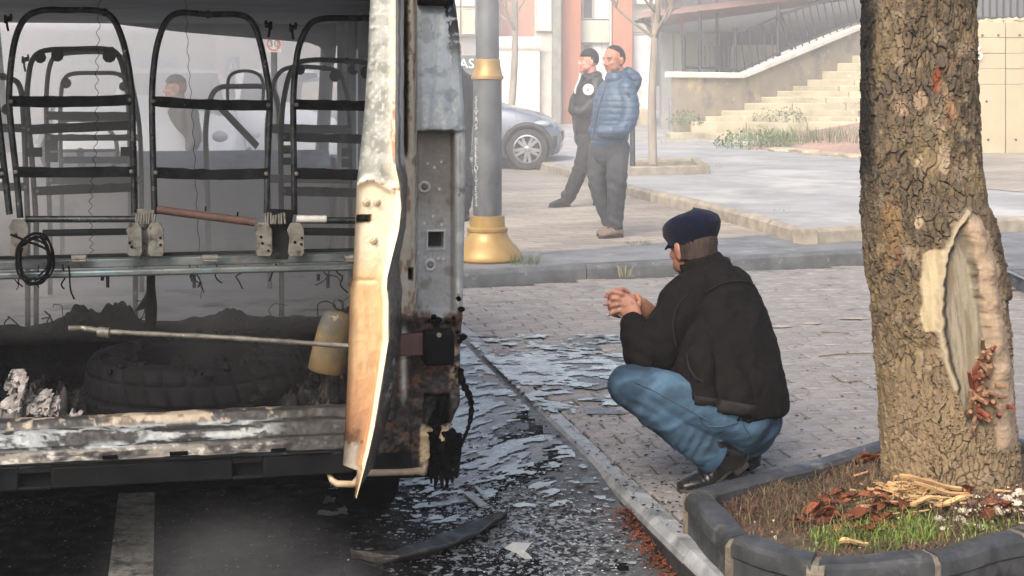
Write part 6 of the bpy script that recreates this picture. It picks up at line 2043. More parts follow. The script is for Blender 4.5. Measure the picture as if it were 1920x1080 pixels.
spot(1690, 198, 14, 18, (176, 152, 128), .9); spot(1726, 190, 12, 18, (170, 146, 122), .9); spot(1772, 205, 22, 48, (168, 140, 112), .7); spot(1762, 245, 14, 20, (178, 158, 130), .8)
spot(1722, 305, 12, 16, (182, 164, 136), .9); spot(1770, 290, 10, 34, (170, 152, 130), .8); spot(1725, 415, 9, 14, (186, 168, 140), .9); spot(1690, 60, 14, 60, (150, 130, 106), .6); spot(1798, 325, 14, 18, (150, 132, 116), .7)
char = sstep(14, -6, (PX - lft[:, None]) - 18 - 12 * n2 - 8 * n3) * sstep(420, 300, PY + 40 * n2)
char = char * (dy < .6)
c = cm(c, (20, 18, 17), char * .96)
c = cm(c, (148, 134, 106), cream * .95)
c = cm(c, (172, 160, 132), cream * sstep(0, .4, grain) * .7)
c = cm(c, (130, 122, 106), inner)
c = cm(c, (92, 86, 76), inner * sstep(.0, .3, grain) * .8)
c = cm(c, (150, 138, 116), rollL * .95)
c = cm(c, (148, 130, 110), sstep(.1, .4, rollR) * .9)
c = cm(c, (138, 118, 100), sstep(.1, .4, rollR) * sstep(.0, .4, fbm(cyl * np.array([30, 30, 80]), 3, 114)) * .7)
c = cm(c, (70, 58, 48), lip * .7)
edge_dark = np.exp(-((d1 - 11) / 4) ** 2) * front * inner
c = cm(c, (44, 37, 31), edge_dark * .9)
c = cm(c, (104, 92, 74), sstep(.1, .5, fbm(cyl * np.array([24, 24, 6]), 4, 115)) * inner * .8)
V = np.stack([XX, YY, Z2], -1)
m_bark = M('old_bark', (.94, .94, .94, 1), (1.06, 1.05, 1.04, 1), attr='Col', scale=70, rough=.86, rvar=.1, bump=.6, bscale=190, bdist=.004, spec=.3)
tree = thing('old_tree', 'stout old tree with flaking bark and a long healed wound at the right edge', 'tree', TC)
me = fast_mesh('trunk', V.reshape(-1, 3), grid_faces(NZ, NTH, True))
set_col(me, np.clip(c, .003, 1).reshape(-1, 3))
finish(me, 'trunk', m_bark, tree, 70)
mb = MB()
top_c = Vector((cxr[-1], 4.98, 1.98))
mb.tube(smoothpath([top_c, top_c + Vector((-.02, .02, .6)), top_c + Vector((.03, .05, 1.3))], 6), [rr[-1] - .003 - .004 * i for i in range(13)], 20)
for d_ in ((-.8, .3, 1.2), (.7, .2, 1.3), (.1, -.5, 1.5), (-.2, .8, 1.1)):
 s0 = top_c + Vector((.02, .04, 1.15)); dv_ = Vector(d_)
 mb.tube(smoothpath([s0, s0 + dv_ * .4, s0 + dv_ * .8 + Vector((.1, 0, .1)), s0 + dv_ * 1.4], 4), [.11 - .007 * i for i in range(13)], 10)
mb.build('limbs', m_bark, tree, 60)
at = tree.children[-1].data
set_col(at, np.array([srgb(122, 107, 88)] * len(at.vertices)))
# hacked-off shoots growing out of the wound
m_shoot_r = M('red_shoot', C(128, 66, 46), C(96, 48, 36), scale=30, rough=.8, bump=.4, bscale=90)
m_shoot = M('tan_shoot', C(150, 114, 86), C(98, 76, 58), scale=24, rough=.8, bump=.4, bscale=90)
rs = random.Random(17)
for i in range(58):
 t = rs.random()
 px_, py_ = rs.gauss(1842, 17), rs.uniform(655, 792)
 if py_ < 700: px_ = rs.gauss(1850, 8)
 Yb = 4.98 - .215 + abs(px_ - 1785) / 557 * .5 * .55
 b = P(px_, py_, Yb)
 d_ = Vector((rs.uniform(-.5, .4), rs.uniform(-1.2, -.3), rs.uniform(-.2, 1.1))).normalized()
 L_ = rs.uniform(.03, .075)
 w_ = [b - d_ * .03, b + d_ * L_ * .5 + Vector((rs.uniform(-.006, .006), 0, rs.uniform(-.004, .008))), b + d_ * L_]
 mb = MB(); r_ = rs.uniform(.006, .012)
 mb.tube(w_, [r_, r_ * .9, r_ * .7], 6)
 mb.build('shoot', m_shoot_r if rs.random() < .3 else m_shoot, tree, 40)

# ---- bed kerb
m_pk = M('worn_black_kerb', C(62, 64, 66), C(42, 44, 46), scale=11, rough=.5, rvar=.15, bump=.35, bscale=120, bdist=.003,
  spec=.35, layers=[(C(104, 104, 101), 7, .60, .76), (C(196, 194, 188), 70, .705, .73), (C(34, 34, 35), 5, .58, .7)], objrand=.06)
m_mortar = M('mortar', C(112, 104, 90), C(84, 78, 68), scale=20, rough=.95, bump=.8, bscale=80)
bedk = thing('planter_kerb', 'low black kerb of rounded stones with pale mortar joints around the old tree', 'planter kerb', (PLANT[2].x, PLANT[2].y, 0))
n = len(PLANT)
pl2 = [Vector((p.x, p.y, 0)) for p in PLANT]
def corner(i, t):
 """point t metres inside the outline at corner i"""
 a, b, c_ = pl2[i - 1], pl2[i], pl2[(i + 1) % n]
 d0, d1 = (b - a).normalized(), (c_ - b).normalized()
 n0, n1_ = Vector((-d0.y, d0.x, 0)), Vector((-d1.y, d1.x, 0))
 bis = (n0 + n1_).normalized()
 return b + bis * (t / max(.35, bis.dot(n0)))
area = sum(pl2[i].x * pl2[(i + 1) % n].y - pl2[(i + 1) % n].x * pl2[i].y for i in range(n))
sgn = 1 if area > 0 else -1
W_ = .088
prof = [(.010, -.05), (.010, .070), (.001, .078), (.0, .098), (.004, .116), (.013, .128), (.028, .133), (.055, .134), (.076, .131), (W_, .120), (W_, -.05)]
for i in range(n):
 j = (i + 1) % n
 A = []
 for s_ in np.linspace(0.0, 1.0, 26):
  row = []
  for t, z in prof:
   a, b = corner(i, sgn * t), corner(j, sgn * t)
   L_ = (b - a).length
   g = .012 / max(L_, .1)
   p = a.lerp(b, g + s_ * (1 - 2 * g))
   k_ = .0035 * math.sin(s_ * 9 + i * 2 + t * 40)
   ch_ = .006 * max(0, float(vnoise(np.array([p.x * 22, p.y * 22, z * 30]), 7)) - .25) if z > .08 else 0
   row.append((p.x + k_, p.y + k_ * .5 + ch_, z - ch_ + .004 * math.sin(i * 1.7) + .003 * math.sin(s_ * 7 + i)))
  A.append(row)
 A = np.array(A)
 mb = MB(); mb.grid(A, True)
 m_ = A.shape[1]
 mb.add(A[0], [tuple(range(m_))]); mb.add(A[-1], [tuple(range(m_ - 1, -1, -1))])
 o = mb.build('kerb_stone', m_pk, bedk, 24)
 # mortar in the joint
 c0 = corner(i, sgn * .052)
 d_ = (corner(i, sgn * W_) - corner(i, 0)).normalized()
 t_ = Vector((-d_.y, d_.x, 0))
 L_ = (corner(i, sgn * W_) - corner(i, 0)).length
 wj = .024 if i == 2 else .009
 mb = MB()
 q = [corner(i, 0) + d_ * .001, corner(i, sgn * W_) + d_ * .002]
 prof2 = [(0.0, -.04), (0.0, .108), (.016, .127), (L_ - .014, .129), (L_, .115), (L_, -.04)]
 mb.prism([q[0] + d_ * x - t_ * wj + UP * z for x, z in prof2], t_ * wj * 2)
 mb.build('mortar_joint', m_mortar, bedk, 40)
# ---- soil inside
inn = [corner(i, sgn * (W_ - .01)) for i in range(n)]
m_soil = M('bed_soil', C(92, 76, 58), C(62, 50, 40), scale=14, rough=.95, bump=1.0, bscale=70, bdist=.015, layers=[(C(196, 184, 150), 8, .66, .76), (C(84, 88, 50), 5, .55, .7)])
xs = np.arange(.5, 2.4, .014); ysv = np.arange(4.0, 5.9, .014)
XG, YG = np.meshgrid(xs, ysv)
P3 = np.stack([XG * 6, YG * 6, XG * 0], -1)
ZG = .078 + .024 * fbm(P3, 5, 121) + .012 * fbm(P3 * 5, 3, 122) + .045 * np.exp(-((np.hypot(XG - TC.x, YG - TC.y) - .24) / .12) ** 2)
def soil_z(x, y):
 i = int(np.clip(round((y - 4.0) / .014), 0, len(ysv) - 1)); k_ = int(np.clip(round((x - .5) / .014), 0, len(xs) - 1))
 return float(ZG[i, k_])
fq = grid_faces(len(ysv), len(xs))
fc = np.stack([XG, YG], -1).reshape(-1, 2)[fq].mean(1)
keep = np.array([inpoly(x, y, inn) for x, y in fc])
me = fast_mesh('planter_soil', np.stack([XG, YG, ZG], -1).reshape(-1, 3), fq[keep])
o = finish(me, 'planter_soil', m_soil, None, 60, kind='structure')

# ---- what lies and grows in the bed
m_leafb = M('dead_leaf', C(118, 64, 42), C(78, 46, 34), scale=9, rough=.8, spec=.2, bump=.4, objrand=.45)
m_chip = M('pale_wood', C(190, 158, 112), C(156, 120, 80), scale=14, rough=.75, bump=.6, bscale=60, stretch=(.3, 1, 1), objrand=.1)
m_chalk = M('white_stone', C(190, 182, 164), C(160, 150, 132), scale=12, rough=.85, bump=.5, bscale=40)
m_grassg = M('fresh_grass', C(112, 132, 56), C(84, 104, 44), scale=20, rough=.6, bump=0)
m_straw = M('dry_stalk', C(118, 96, 68), C(74, 60, 44), scale=20, rough=.8, bump=0)
m_redstalk = M('red_stalk', C(86, 54, 46), C(58, 40, 36), scale=20, rough=.8, bump=0)
def bedpt(px_, py_):
 p = G(px_, py_, .085)
 for _ in range(3):
  p = G(px_, py_, soil_z(p.x, p.y))
 return p
def blades(name, spots, hgt, n, mat, label, seed, lay=.6, w0=.0016):
 rs_ = random.Random(seed); mb_ = MB()
 for _ in range(n):
  sx, sy, sr = rs_.choice(spots)
  p = bedpt(sx + rs_.gauss(0, sr), sy + rs_.gauss(0, sr * .45))
  if not inpoly(p.x, p.y, inn) or math.hypot(p.x - TC.x, p.y - TC.y) < .22: continue
  p.z -= .004
  h_ = hgt * rs_.uniform(.35, 1)
  a_ = rs_.uniform(0, 2 * PI)
  d_ = Vector((math.cos(a_), math.sin(a_), 0)) * h_ * rs_.uniform(.1, lay * 2)
  w_ = Vector((-math.sin(a_), math.cos(a_), 0)) * w0 * rs_.uniform(.7, 1.4)
  mid = p + d_ * .4 + UP * h_ * .65
  tip = p + d_ + UP * h_ * (1 - lay * rs_.uniform(0, .6))
  mb_.add([p - w_, p + w_, mid + w_ * .8, mid - w_ * .8, tip], [(0, 1, 2, 3), (3, 2, 4)])
 o_ = mb_.build(name, mat, None, 0)
 o_['kind'] = 'stuff'; o_['label'] = label
blades('grass', [(1680, 1005, 26), (1730, 1005, 20), (1560, 1015, 22), (1600, 1000, 40), (1660, 1012, 30), (1700, 985, 30), (1850, 1000, 40)], .06, 1300, m_grassg, 'bright green grass along the front kerb of the planter', 1)
blades('olive_grass', [(1480, 920, 60), (1560, 940, 50), (1720, 965, 40), (1450, 950, 50), (1600, 985, 50), (1400, 930, 30)], .05, 2200, M('olive_grass', C(86, 86, 54), C(64, 64, 42), rough=.7, bump=0), 'olive green low growth in the planter', 2, .8)
blades('dry_stalks', [(1380, 910, 26), (1440, 890, 50), (1520, 880, 60), (1600, 880, 40), (1480, 960, 60), (1580, 970, 60), (1700, 970, 70), (1420, 950, 40)], .075, 3200, m_straw, 'dry straw-coloured stalks in the planter', 3, .95, .0011)
blades('red_stalks', [(1390, 960, 30), (1430, 940, 40), (1500, 880, 50), (1560, 870, 50), (1640, 850, 14), (1540, 960, 60), (1860, 965, 60)], .06, 2400, m_redstalk, 'dark red stalks and litter in the planter', 4, .95, .0013)
blades('litter', [(1500, 930, 120), (1700, 1000, 120), (1880, 960, 60), (1460, 900, 60)], .03, 3000, M('fine_litter', C(112, 80, 60), C(76, 56, 44), rough=.85, bump=0), 'fine brown litter over the planter soil', 5, 1.0, .003)
def leaf_obj(p, s_, yaw, rs_, label, group, mat=m_leafb):
 n_ = 5; A_ = []
 for i in range(n_):
  row = []
  t = i / (n_ - 1) * 2 - 1
  for k_ in range(5):
   q = k_ / 4 * 2 - 1
   w_ = (1 - abs(t) ** 2.2) * .55
   z_ = .35 * q * q * w_ * 1.5 + .22 * math.sin(t * 2.4 + yaw) + .12 * rs_.uniform(-1, 1)
   row.append((t * s_, q * w_ * s_, z_ * s_))
  A_.append(row)
 A_ = np.array(A_)
 A_[..., 2] -= A_[..., 2].min()
 mb_ = MB(); mb_.grid(A_)
 o_ = mb_.build('dead_leaf', mat, None, 60)
 o_.location = p; o_.rotation_euler = (rs_.uniform(-.3, .3), rs_.uniform(-.3, .3), yaw)
 return tag(o_, label, 'leaf', group)
rs = random.Random(8)
LEAF_SP = [(1590, 952, 26), (1620, 985, 34), (1560, 950, 18), (1650, 950, 24), (1600, 1000, 30), (1640, 845, 10), (1625, 868, 14), (1660, 975, 30), (1800, 920, 14), (1530, 985, 22), (1885, 960, 20)]
LEAF_AT = ['in the drift just left of the pale splinters', 'in the drift in front of the pale splinters', 'at the left end of the drift', 'under the left of the pale splinters', 'near the front kerb left of the green grass', 'tucked behind the left foot of the trunk', 'beside the left foot of the trunk', 'at the right of the drift by the grass', 'on the right of the splinter pile', 'out on its own side of the drift towards the left kerb', 'among the pale stones right of the trunk']
for i in range(90):
 sx, sy, sr = rs.choice(LEAF_SP)
 p = bedpt(sx + rs.gauss(0, sr), sy + rs.gauss(0, sr * .4))
 if not inpoly(p.x, p.y, inn) or math.hypot(p.x - TC.x, p.y - TC.y) < .2: continue
 leaf_obj(p + UP * .012, rs.uniform(.022, .045), rs.uniform(0, 6.3), rs, 'curled red-brown dead leaf ' + LEAF_AT[LEAF_SP.index((sx, sy, sr))], 'dead leaves in the planter')
# splintered wood at the foot of the trunk
chips = [(1642, 918, .055, .2, 'pale splinter furthest left at the foot of the trunk'), (1672, 922, .06, -.15, 'pale splinter second from the left at the trunk foot'), (1715, 905, .085, .5, 'large pale splintered slab on top of the pile at the trunk foot'), (1745, 918, .10, -.6, 'long pale splinter slanting down the pile at the trunk foot'), (1765, 930, .085, -.7, 'pale splinter at the right of the pile at the trunk foot'), (1700, 926, .05, .1, 'short pale splinter under the large slab'), (1780, 940, .05, -.3, 'short pale splinter at the right end of the pile'), (1735, 938, .05, -.2, 'small pale splinter in front of the pile'), (1620, 955, .04, .4, 'thin pale splinter among the red-brown leaves'), (1600, 1018, .05, .3, 'pale wood strip lying close to the front kerb')]
for i, (x, y, L_, ang, lb) in enumerate(chips):
 p = bedpt(x, y + 10)
 rs_ = random.Random(i)
 d_ = Vector((math.cos(ang), .35 * math.sin(ang) + .2, 0)).normalized(); s_ = Vector((-d_.y, d_.x, 0))
 mb = MB(); A = []
 for t in np.linspace(-1, 1, 7):
  wd = .019 * (1.15 - abs(t) ** 2) * rs_.uniform(.55, 1.2)
  h_ = .007 + rs_.uniform(-.003, .004)
  c_ = p + d_ * t * L_ + UP * (.016 + (.024 if i in (2, 3, 4) else 0) + .01 * math.sin(t * 2 + i) - (.012 * t if i in (3, 4) else 0))
  A.append([tuple(c_ + s_ * wd), tuple(c_ + s_ * wd * .2 + UP * h_), tuple(c_ - s_ * wd + UP * .004), tuple(c_ - s_ * wd * .6 - UP * .005), tuple(c_ + s_ * wd * .7 - UP * .005)])
 mb.grid(np.array(A), True); k_ = 5
 mb.add(A[0], [(0, 1, 2, 3, 4)]); mb.add(A[-1], [(4, 3, 2, 1, 0)])
 tag(mb.build('wood_splinter', m_chip, None, 25), lb, 'wood chip', 'wood splinters at the trunk foot')
stones = [(1380, 930, .013, 'white stone chip near the left corner of the planter'), (1370, 945, .008, 'tiny white stone chip just below another near the left corner'), (1716, 984, .016, 'white stone in the grass right of the red-brown leaves'), (1800, 975, .018, 'large white stone near the front right of the planter'), (1760, 972, .014, 'white stone just left of the large one'), (1806, 958, .016, 'white stone behind the large one'), (1850, 952, .018, 'pale stone right of the trunk foot, nearest the trunk'), (1875, 958, .02, 'broad pale stone right of the trunk foot'), (1905, 945, .018, 'pale stone at the right edge beyond the trunk foot'), (1890, 975, .013, 'small pale stone in front of the broad one'), (1838, 985, .010, 'small white stone in the red litter at the front'), (1768, 990, .010, 'small white stone low beside the grass'), (1915, 925, .02, 'pale stone against the right of the trunk'), (1888, 935, .016, 'pale stone between the trunk and the edge stones')]
for i, (x, y, r_, lb) in enumerate(stones):
 p = bedpt(x, y + 4)
 mb = MB(); mb.rock(p + UP * r_ * .4, r_ * 1.1, i + 3, .65, 9, 6)
 tag(mb.build('white_stone', m_chalk, None, 40), lb, 'stone', 'white stones in the planter')
mb = MB(); rs = random.Random(11)
for _ in range(420):
 p = bedpt(rs.gauss(1870, 46), rs.gauss(955, 22)) if rs.random() < .7 else bedpt(rs.uniform(1340, 1900), rs.uniform(870, 1030))
 if not inpoly(p.x, p.y, inn) or math.hypot(p.x - TC.x, p.y - TC.y) < .22: continue
 mb.rock(p + UP * .002, rs.uniform(.003, .008), rs.randint(0, 999), .6, 5, 3)
o = mb.build('stone_chips', m_chalk, None, 0, kind='stuff'); o['label'] = 'small pale stone chips strewn over the planter'
mb = MB(); rs = random.Random(12)
for _ in range(150):
 p = bedpt(rs.gauss(1715, 46), rs.gauss(932, 16))
 if not inpoly(p.x, p.y, inn) or math.hypot(p.x - TC.x, p.y - TC.y) < .2: continue
 a_ = rs.gauss(.3, .8); d_ = Vector((math.cos(a_), math.sin(a_) * .6, rs.uniform(-.25, .3))).normalized() * rs.uniform(.01, .035); w_ = Vector((-d_.y, d_.x, rs.uniform(-.01, .01))).normalized() * rs.uniform(.002, .006)
 q = p + UP * rs.uniform(.006, .022)
 mb.hexa([q - d_ - w_, q - d_ * .9 + w_, q + d_ + w_ * .3, q + d_ * .8 - w_, q - d_ - w_ + UP * .003, q - d_ * .9 + w_ + UP * .003, q + d_ + w_ * .3 + UP * .003, q + d_ * .8 - w_ + UP * .003])
o = mb.build('wood_chips', m_chip, None, 0, kind='stuff'); o['label'] = 'small fresh wood chips round the splinter pile'
# litter, stones outside the front right of the bed and in the gap beside the kerb
rs = random.Random(19)
mb = MB(); mb2 = MB()
for _ in range(500):
 p = G(rs.uniform(1745, 1960), rs.uniform(1052, 1110), 0)
 if inpoly(p.x, p.y, PLANT): continue
 if rs.random() < .22: mb2.rock(p + UP * .003, rs.uniform(.005, .014), rs.randint(0, 999), .6, 6, 4)
 else:
  a_ = rs.uniform(0, 6.3); d_ = Vector((math.cos(a_), math.sin(a_), rs.uniform(-.2, .4))) * rs.uniform(.008, .025); w_ = Vector((-math.sin(a_), math.cos(a_), .3)) * .005
  mb.add([p + UP * .006 - d_, p + UP * .012 + w_, p + UP * .006 + d_, p + UP * .002 - w_], [(0, 1, 2, 3)])
for _ in range(700):
 s_ = rs.uniform(-2.1, -1.15); p = KO + D * s_ - NR * abs(rs.gauss(0, .035)); p.z = float(roadz(p.x, p.y)) + rs.uniform(.003, .03)
 a_ = rs.uniform(0, 6.3); d_ = Vector((math.cos(a_), math.sin(a_), rs.uniform(-.4, .5))) * rs.uniform(.006, .022); w_ = Vector((-math.sin(a_), math.cos(a_), .3)) * .0035
 mb.add([p - d_, p + w_, p + d_, p - w_], [(0, 1, 2, 3)])
o = mb.build('leaf_litter', m_leafb, None, 0, kind='stuff'); o['label'] = 'red-brown leaf litter along the kerb'
o = mb2.build('stone_bits', m_chalk, None, 0, kind='stuff'); o['label'] = 'pale stone bits beside the planter kerb'
# ================================================================== PEOPLE
def limb_mesh(mb_, pts, ref, n=18, caps=True, k0=1.0, k1=1.0):
 """closed tube of elliptical rings; pts [(Vector, ra, rb)], ra along ref, rounded ends"""
 ref = Vector(ref)
 P_ = [Vector(p[0]) for p in pts]
 ra = [p[1] for p in pts]; rb = [p[2] for p in pts]
 # dense smooth path
 q = smoothpath(P_, 5)
 t_ = np.linspace(0, len(P_) - 1, len(q))
 ra = np.interp(t_, range(len(P_)), ra); rb = np.interp(t_, range(len(P_)), rb)
 rings = []
 m = len(q)
 for i in range(m):
  t = (q[min(i + 1, m - 1)] - q[max(i - 1, 0)]).normalized()
  u = ref - t * ref.dot(t)
  u = u.normalized() if u.length > 1e-4 else t.orthogonal().normalized()
  rings.append((q[i], u, t.cross(u), ra[i], rb[i], t))
 out = []
 if caps:
  c, u, w, a, b, t = rings[0]
  for k in (80, 60, 38, 18):
   cs, sn = math.cos(R(k)), math.sin(R(k))
   out.append((c - t * min(a, b) * sn * k0, u, w, a * cs, b * cs))
 out += [r[:5] for r in rings]
 if caps:
  c, u, w, a, b, t = rings[-1]
  for k in (18, 38, 60, 80):
   cs, sn = math.cos(R(k)), math.sin(R(k))
   out.append((c + t * min(a, b) * sn * k1, u, w, a * cs, b * cs))
 vs = []
 for c, u, w, a, b in out:
  for k in range(n):
   an = 2 * PI * k / n
   vs.append(c + u * math.cos(an) * a + w * math.sin(an) * b)
 fs = []
 for i in range(len(out) - 1):
  for k in range(n):
   a_, b_ = i * n + k, i * n + (k + 1) % n
   fs.append((a_, b_, b_ + n, a_ + n))
 fs.append(tuple(range(n - 1, -1, -1))); fs.append(tuple(range((len(out) - 1) * n, len(out) * n)))
 mb_.add(vs, fs)

def fuse(mb_, voxel, smooth_it=6, fac=.5):
 """one continuous skin over everything in mb_"""
 me = bpy.data.meshes.new('t'); me.from_pydata(mb_.v, [], mb_.f); me.update()
 o = bpy.data.objects.new('t', me); COL.objects.link(o)
 r = o.modifiers.new('r', 'REMESH'); r.mode = 'VOXEL'; r.voxel_size = voxel; r.use_smooth_shade = True
 if smooth_it:
  s = o.modifiers.new('s', 'SMOOTH'); s.iterations = smooth_it; s.factor = fac
 dg = bpy.context.evaluated_depsgraph_get()
 me2 = bpy.data.meshes.new_from_object(o.evaluated_get(dg))
 bpy.data.objects.remove(o); bpy.data.meshes.remove(me)
 return me2

def verts(me):
 a = np.empty(len(me.vertices) * 3, np.float32); me.vertices.foreach_get('co', a); return a.reshape(-1, 3).astype(float)
def norms(me):
 a = np.empty(len(me.vertices) * 3, np.float32); me.vertices.foreach_get('normal', a); return a.reshape(-1, 3).astype(float)
def setverts(me, v):
 me.vertices.foreach_set('co', np.asarray(v, np.float32).ravel()); me.update()

def ridged(p, oct, seed):
 return 1 - 2 * np.abs(fbm(p, oct, seed))

def cloth(me, amp, freq, ax, seed, fine=.25):
 """folds: ridged noise stretched along direction ax"""
 v, n = verts(me), norms(me)
 ax = np.array(Vector(ax).normalized())
 along = v @ ax
 p = v * freq - np.outer(along, ax) * freq * .68
 f_ = ridged(p, 2, seed) * .7 + fbm(p * 2.1, 3, seed + 5) * .5
 g_ = fbm(v * freq * 4.5, 3, seed + 9)
 setverts(me, v + n * (amp * f_ + amp * fine * g_)[:, None])
 return f_

m_skin_p = M('skin', (.94, .92, .9, 1), (1.06, 1.06, 1.06, 1), attr='Col', scale=60, rough=.55, rvar=.08, bump=.25, bscale=260, bdist=.002, spec=.4)
m_jackb = M('black_wool', C(23, 21, 21), C(16, 15, 15), scale=40, rough=.95, rvar=.04, bump=.35, bscale=420, bdist=.002, spec=.12)
m_rib = M('black_rib', C(42, 40, 41), C(30, 29, 30), scale=40, rough=.9, bump=.3, bscale=300, spec=.12)
m_denim = M('blue_denim', (.86, .88, .9, 1), (1.12, 1.1, 1.08, 1), attr='Col', scale=34, rough=.9, rvar=.05, bump=.3, bscale=500, bdist=.0015, spec=.2)
m_leather = M('black_leather', C(30, 29, 29), C(20, 20, 20), scale=18, rough=.36, rvar=.12, bump=.25, bscale=110, bdist=.003)
m_sole = M('shoe_sole', C(52, 48, 45), C(36, 34, 32), scale=20, rough=.7, bump=.2)
m_cap = M('navy_felt', C(18, 23, 42), C(12, 15, 30), scale=30, rough=.95, rvar=.03, bump=.4, bscale=380, bdist=.002, sheen=.06, spec=.12)
m_hair = M('brown_grey_hair', C(62, 46, 38), C(34, 26, 23), scale=90, rough=.7, bump=.8, bscale=260, bdist=.004, stretch=(1, 1, .25))
m_hairb = M('dark_hair', C(38, 32, 30), C(26, 22, 22), scale=90, rough=.7, bump=.6, bscale=200)
m_eye = M('eye_white', C(140, 132, 126), rough=.4, rvar=0, bump=0)
m_iris = M('iris', C(42, 30, 24), rough=.2, rvar=0, bump=0)

def head_parts(mb_, c, f, up=(0, 0, 1), s=1.0, ears=True):
 """skull, jaw, nose, brow, lips, ears as closed blobs; c = centre of the skull, f = facing"""
 f = Vector(f).normalized(); up = Vector(up); r = f.cross(up).normalized(); up = r.cross(f).normalized(); c = Vector(c)
 A = lambda x, y, z: c + (r * x + f * y + up * z) * s
 def ell(p, rx_, ry_, rz_, nn=14):
  b_ = MB(); b_.ball((0, 0, 0), (rx_ * s, ry_ * s, rz_ * s), nn, 10)
  mb_.add([p + r * v[0] + f * v[1] + up * v[2] for v in b_.v], b_.f)
 ell(A(0, -.005, .02), .076, .096, .10)
 ell(A(0, .03, -.03), .064, .066, .088)
 ell(A(0, .052, -.088), .036, .036, .03)
 for sx in (-1, 1):
  ell(A(sx * .042, .030, -.062), .024, .045, .032)
  ell(A(sx * .040, .066, -.024), .020, .020, .020)       # cheekbone
  ell(A(sx * .030, .082, .022), .024, .012, .009)         # brow
  if ears:
   limb_mesh(mb_, [(A(sx * .078, -.012, -.042), .012 * s, .007 * s), (A(sx * .086, -.018, -.012), .018 * s, .007 * s), (A(sx * .084, -.014, .012), .015 * s, .006 * s)], f, 10)
 limb_mesh(mb_, [(A(0, .086, .018), .008 * s, .010 * s), (A(0, .100, -.006), .010 * s, .012 * s), (A(0, .108, -.026), .015 * s, .013 * s)], r, 10)
 ell(A(-.012, .096, -.030), .009, .011, .008); ell(A(.012, .096, -.030), .009, .011, .008)
 limb_mesh(mb_, [(A(-.022, .082, -.058), .004 * s, .006 * s), (A(0, .092, -.055), .005 * s, .007 * s), (A(.022, .082, -.058), .004 * s, .006 * s)], up, 8)
 limb_mesh(mb_, [(A(-.018, .080, -.067), .004 * s, .006 * s), (A(0, .090, -.068), .006 * s, .007 * s), (A(.018, .080, -.067), .004 * s, .006 * s)], up, 8)
 return A

def face_cols(me, A_inv, c, f, up, s, tone, stubble, lip, base=None):
 """skin colour with stubble, lips, brows; A_inv maps a world point to head axes"""
 v = verts(me)
 q = (v - np.array(c)) / s
 f = Vector(f).normalized(); r = f.cross(Vector(up)).normalized(); u = r.cross(f).normalized()
 x, y, z = q @ np.array(r), q @ np.array(f), q @ np.array(u)
 n_ = fbm(v * 40, 3, 5)
 col = np.zeros(v.shape) + np.array(srgb(*tone))
 col = col * (1 + .12 * n_[:, None])
 def mixc(rgb, t):
  nonlocal col
  col = col + (np.array(srgb(*rgb)) - col) * np.clip(t, 0, 1)[:, None]
 inhead = sstep(.22, .16, np.sqrt(x * x + y * y + (z + .03) ** 2))
 mixc((min(255, tone[0] + 14), tone[1] - 14, tone[2] - 12), inhead * np.exp(-(((np.abs(x) - .042) / .022) ** 2 + ((z + .035) / .025) ** 2)) * (y > .04) * .6)
 mixc(stubble, inhead * sstep(-.038, -.058, z) * sstep(-.16, -.13, z) * (y > .0) * .32)
 mixc(stubble, inhead * np.exp(-((z + .047) / .007) ** 2) * sstep(.034, .02, np.abs(x)) * (y > .07) * .6)
 mixc(lip, inhead * np.exp(-((z + .062) / .008) ** 2) * sstep(.026, .016, np.abs(x)) * (y > .074))
 mixc((60, 34, 30), inhead * np.exp(-((z + .0625) / .0022) ** 2) * sstep(.024, .018, np.abs(x)) * (y > .074) * .8)
 mixc((34, 26, 24), inhead * np.exp(-((z - .026 + .25 * (np.abs(x) - .03) ** 2 * 20) / .006) ** 2) * sstep(.012, .018, np.abs(x)) * sstep(.054, .046, np.abs(x)) * (y > .05))
 return col

def eyes(A, f, parent):
 for sx in (-1, 1):
  b_ = MB(); b_.ball(A(sx * .031, .079, .004), .0125, 12, 8); e = b_.build('eye', m_eye, parent, 60)
  b_ = MB(); b_.ball(A(sx * .031, .079, .004) + Vector(f).normalized() * .0085, .0062, 10, 6); b_.build('iris', m_iris, e, 60)

def seam(pts, r_, mat, name, parent):
 b_ = MB(); b_.tube(smoothpath(pts, 4), r_, 6); return b_.build(name, mat, parent, 60)

# ---------------------------------------------------------------- the man squatting
SY = 5.35
def S(px, py, d=0.0): return P(px, py, SY + d)
FB = Vector((-.62, .78, 0)).normalized()        # way he faces
RB = Vector((FB.y, -FB.x, 0))
man = thing('person', 'man in a black jacket, blue jeans and navy flat cap squatting with hands clasped', 'person', (S(1350, 860).x, SY, 0))
# body: head, neck, hands and limbs in one skin
mb = MB()
hc = S(1299, 462, .20); hf = Vector((-.50, .86, -.20)); hup = Vector((.0, 0, 1))
A = head_parts(mb, hc, hf, hup, 1.0)
limb_mesh(mb, [(S(1322, 520, .16), .062, .066), (S(1312, 498, .175), .056, .062), (S(1302, 474, .19), .056, .064)], RB)
limb_mesh(mb, [(S(1385, 775, 0), .14, .11), (S(1362, 650, .07), .14, .11), (S(1338, 545, .13), .13, .08), (S(1322, 520, .16), .06, .06)], RB)
limb_mesh(mb, [(S(1290, 556, .05), .05, .05), (S(1246, 622, -.05), .045, .045), (S(1214, 674, -.115), .042, .042), (S(1200, 634, -.05), .038, .036), (S(1191, 600, 0), .030, .024)], RB)
limb_mesh(mb, [(S(1385, 550, .24), .05, .05), (S(1330, 620, .30), .045, .045), (S(1290, 648, .30), .042, .042), (S(1262, 622, .22), .036, .034), (S(1230, 594, .14), .029, .024)], RB)
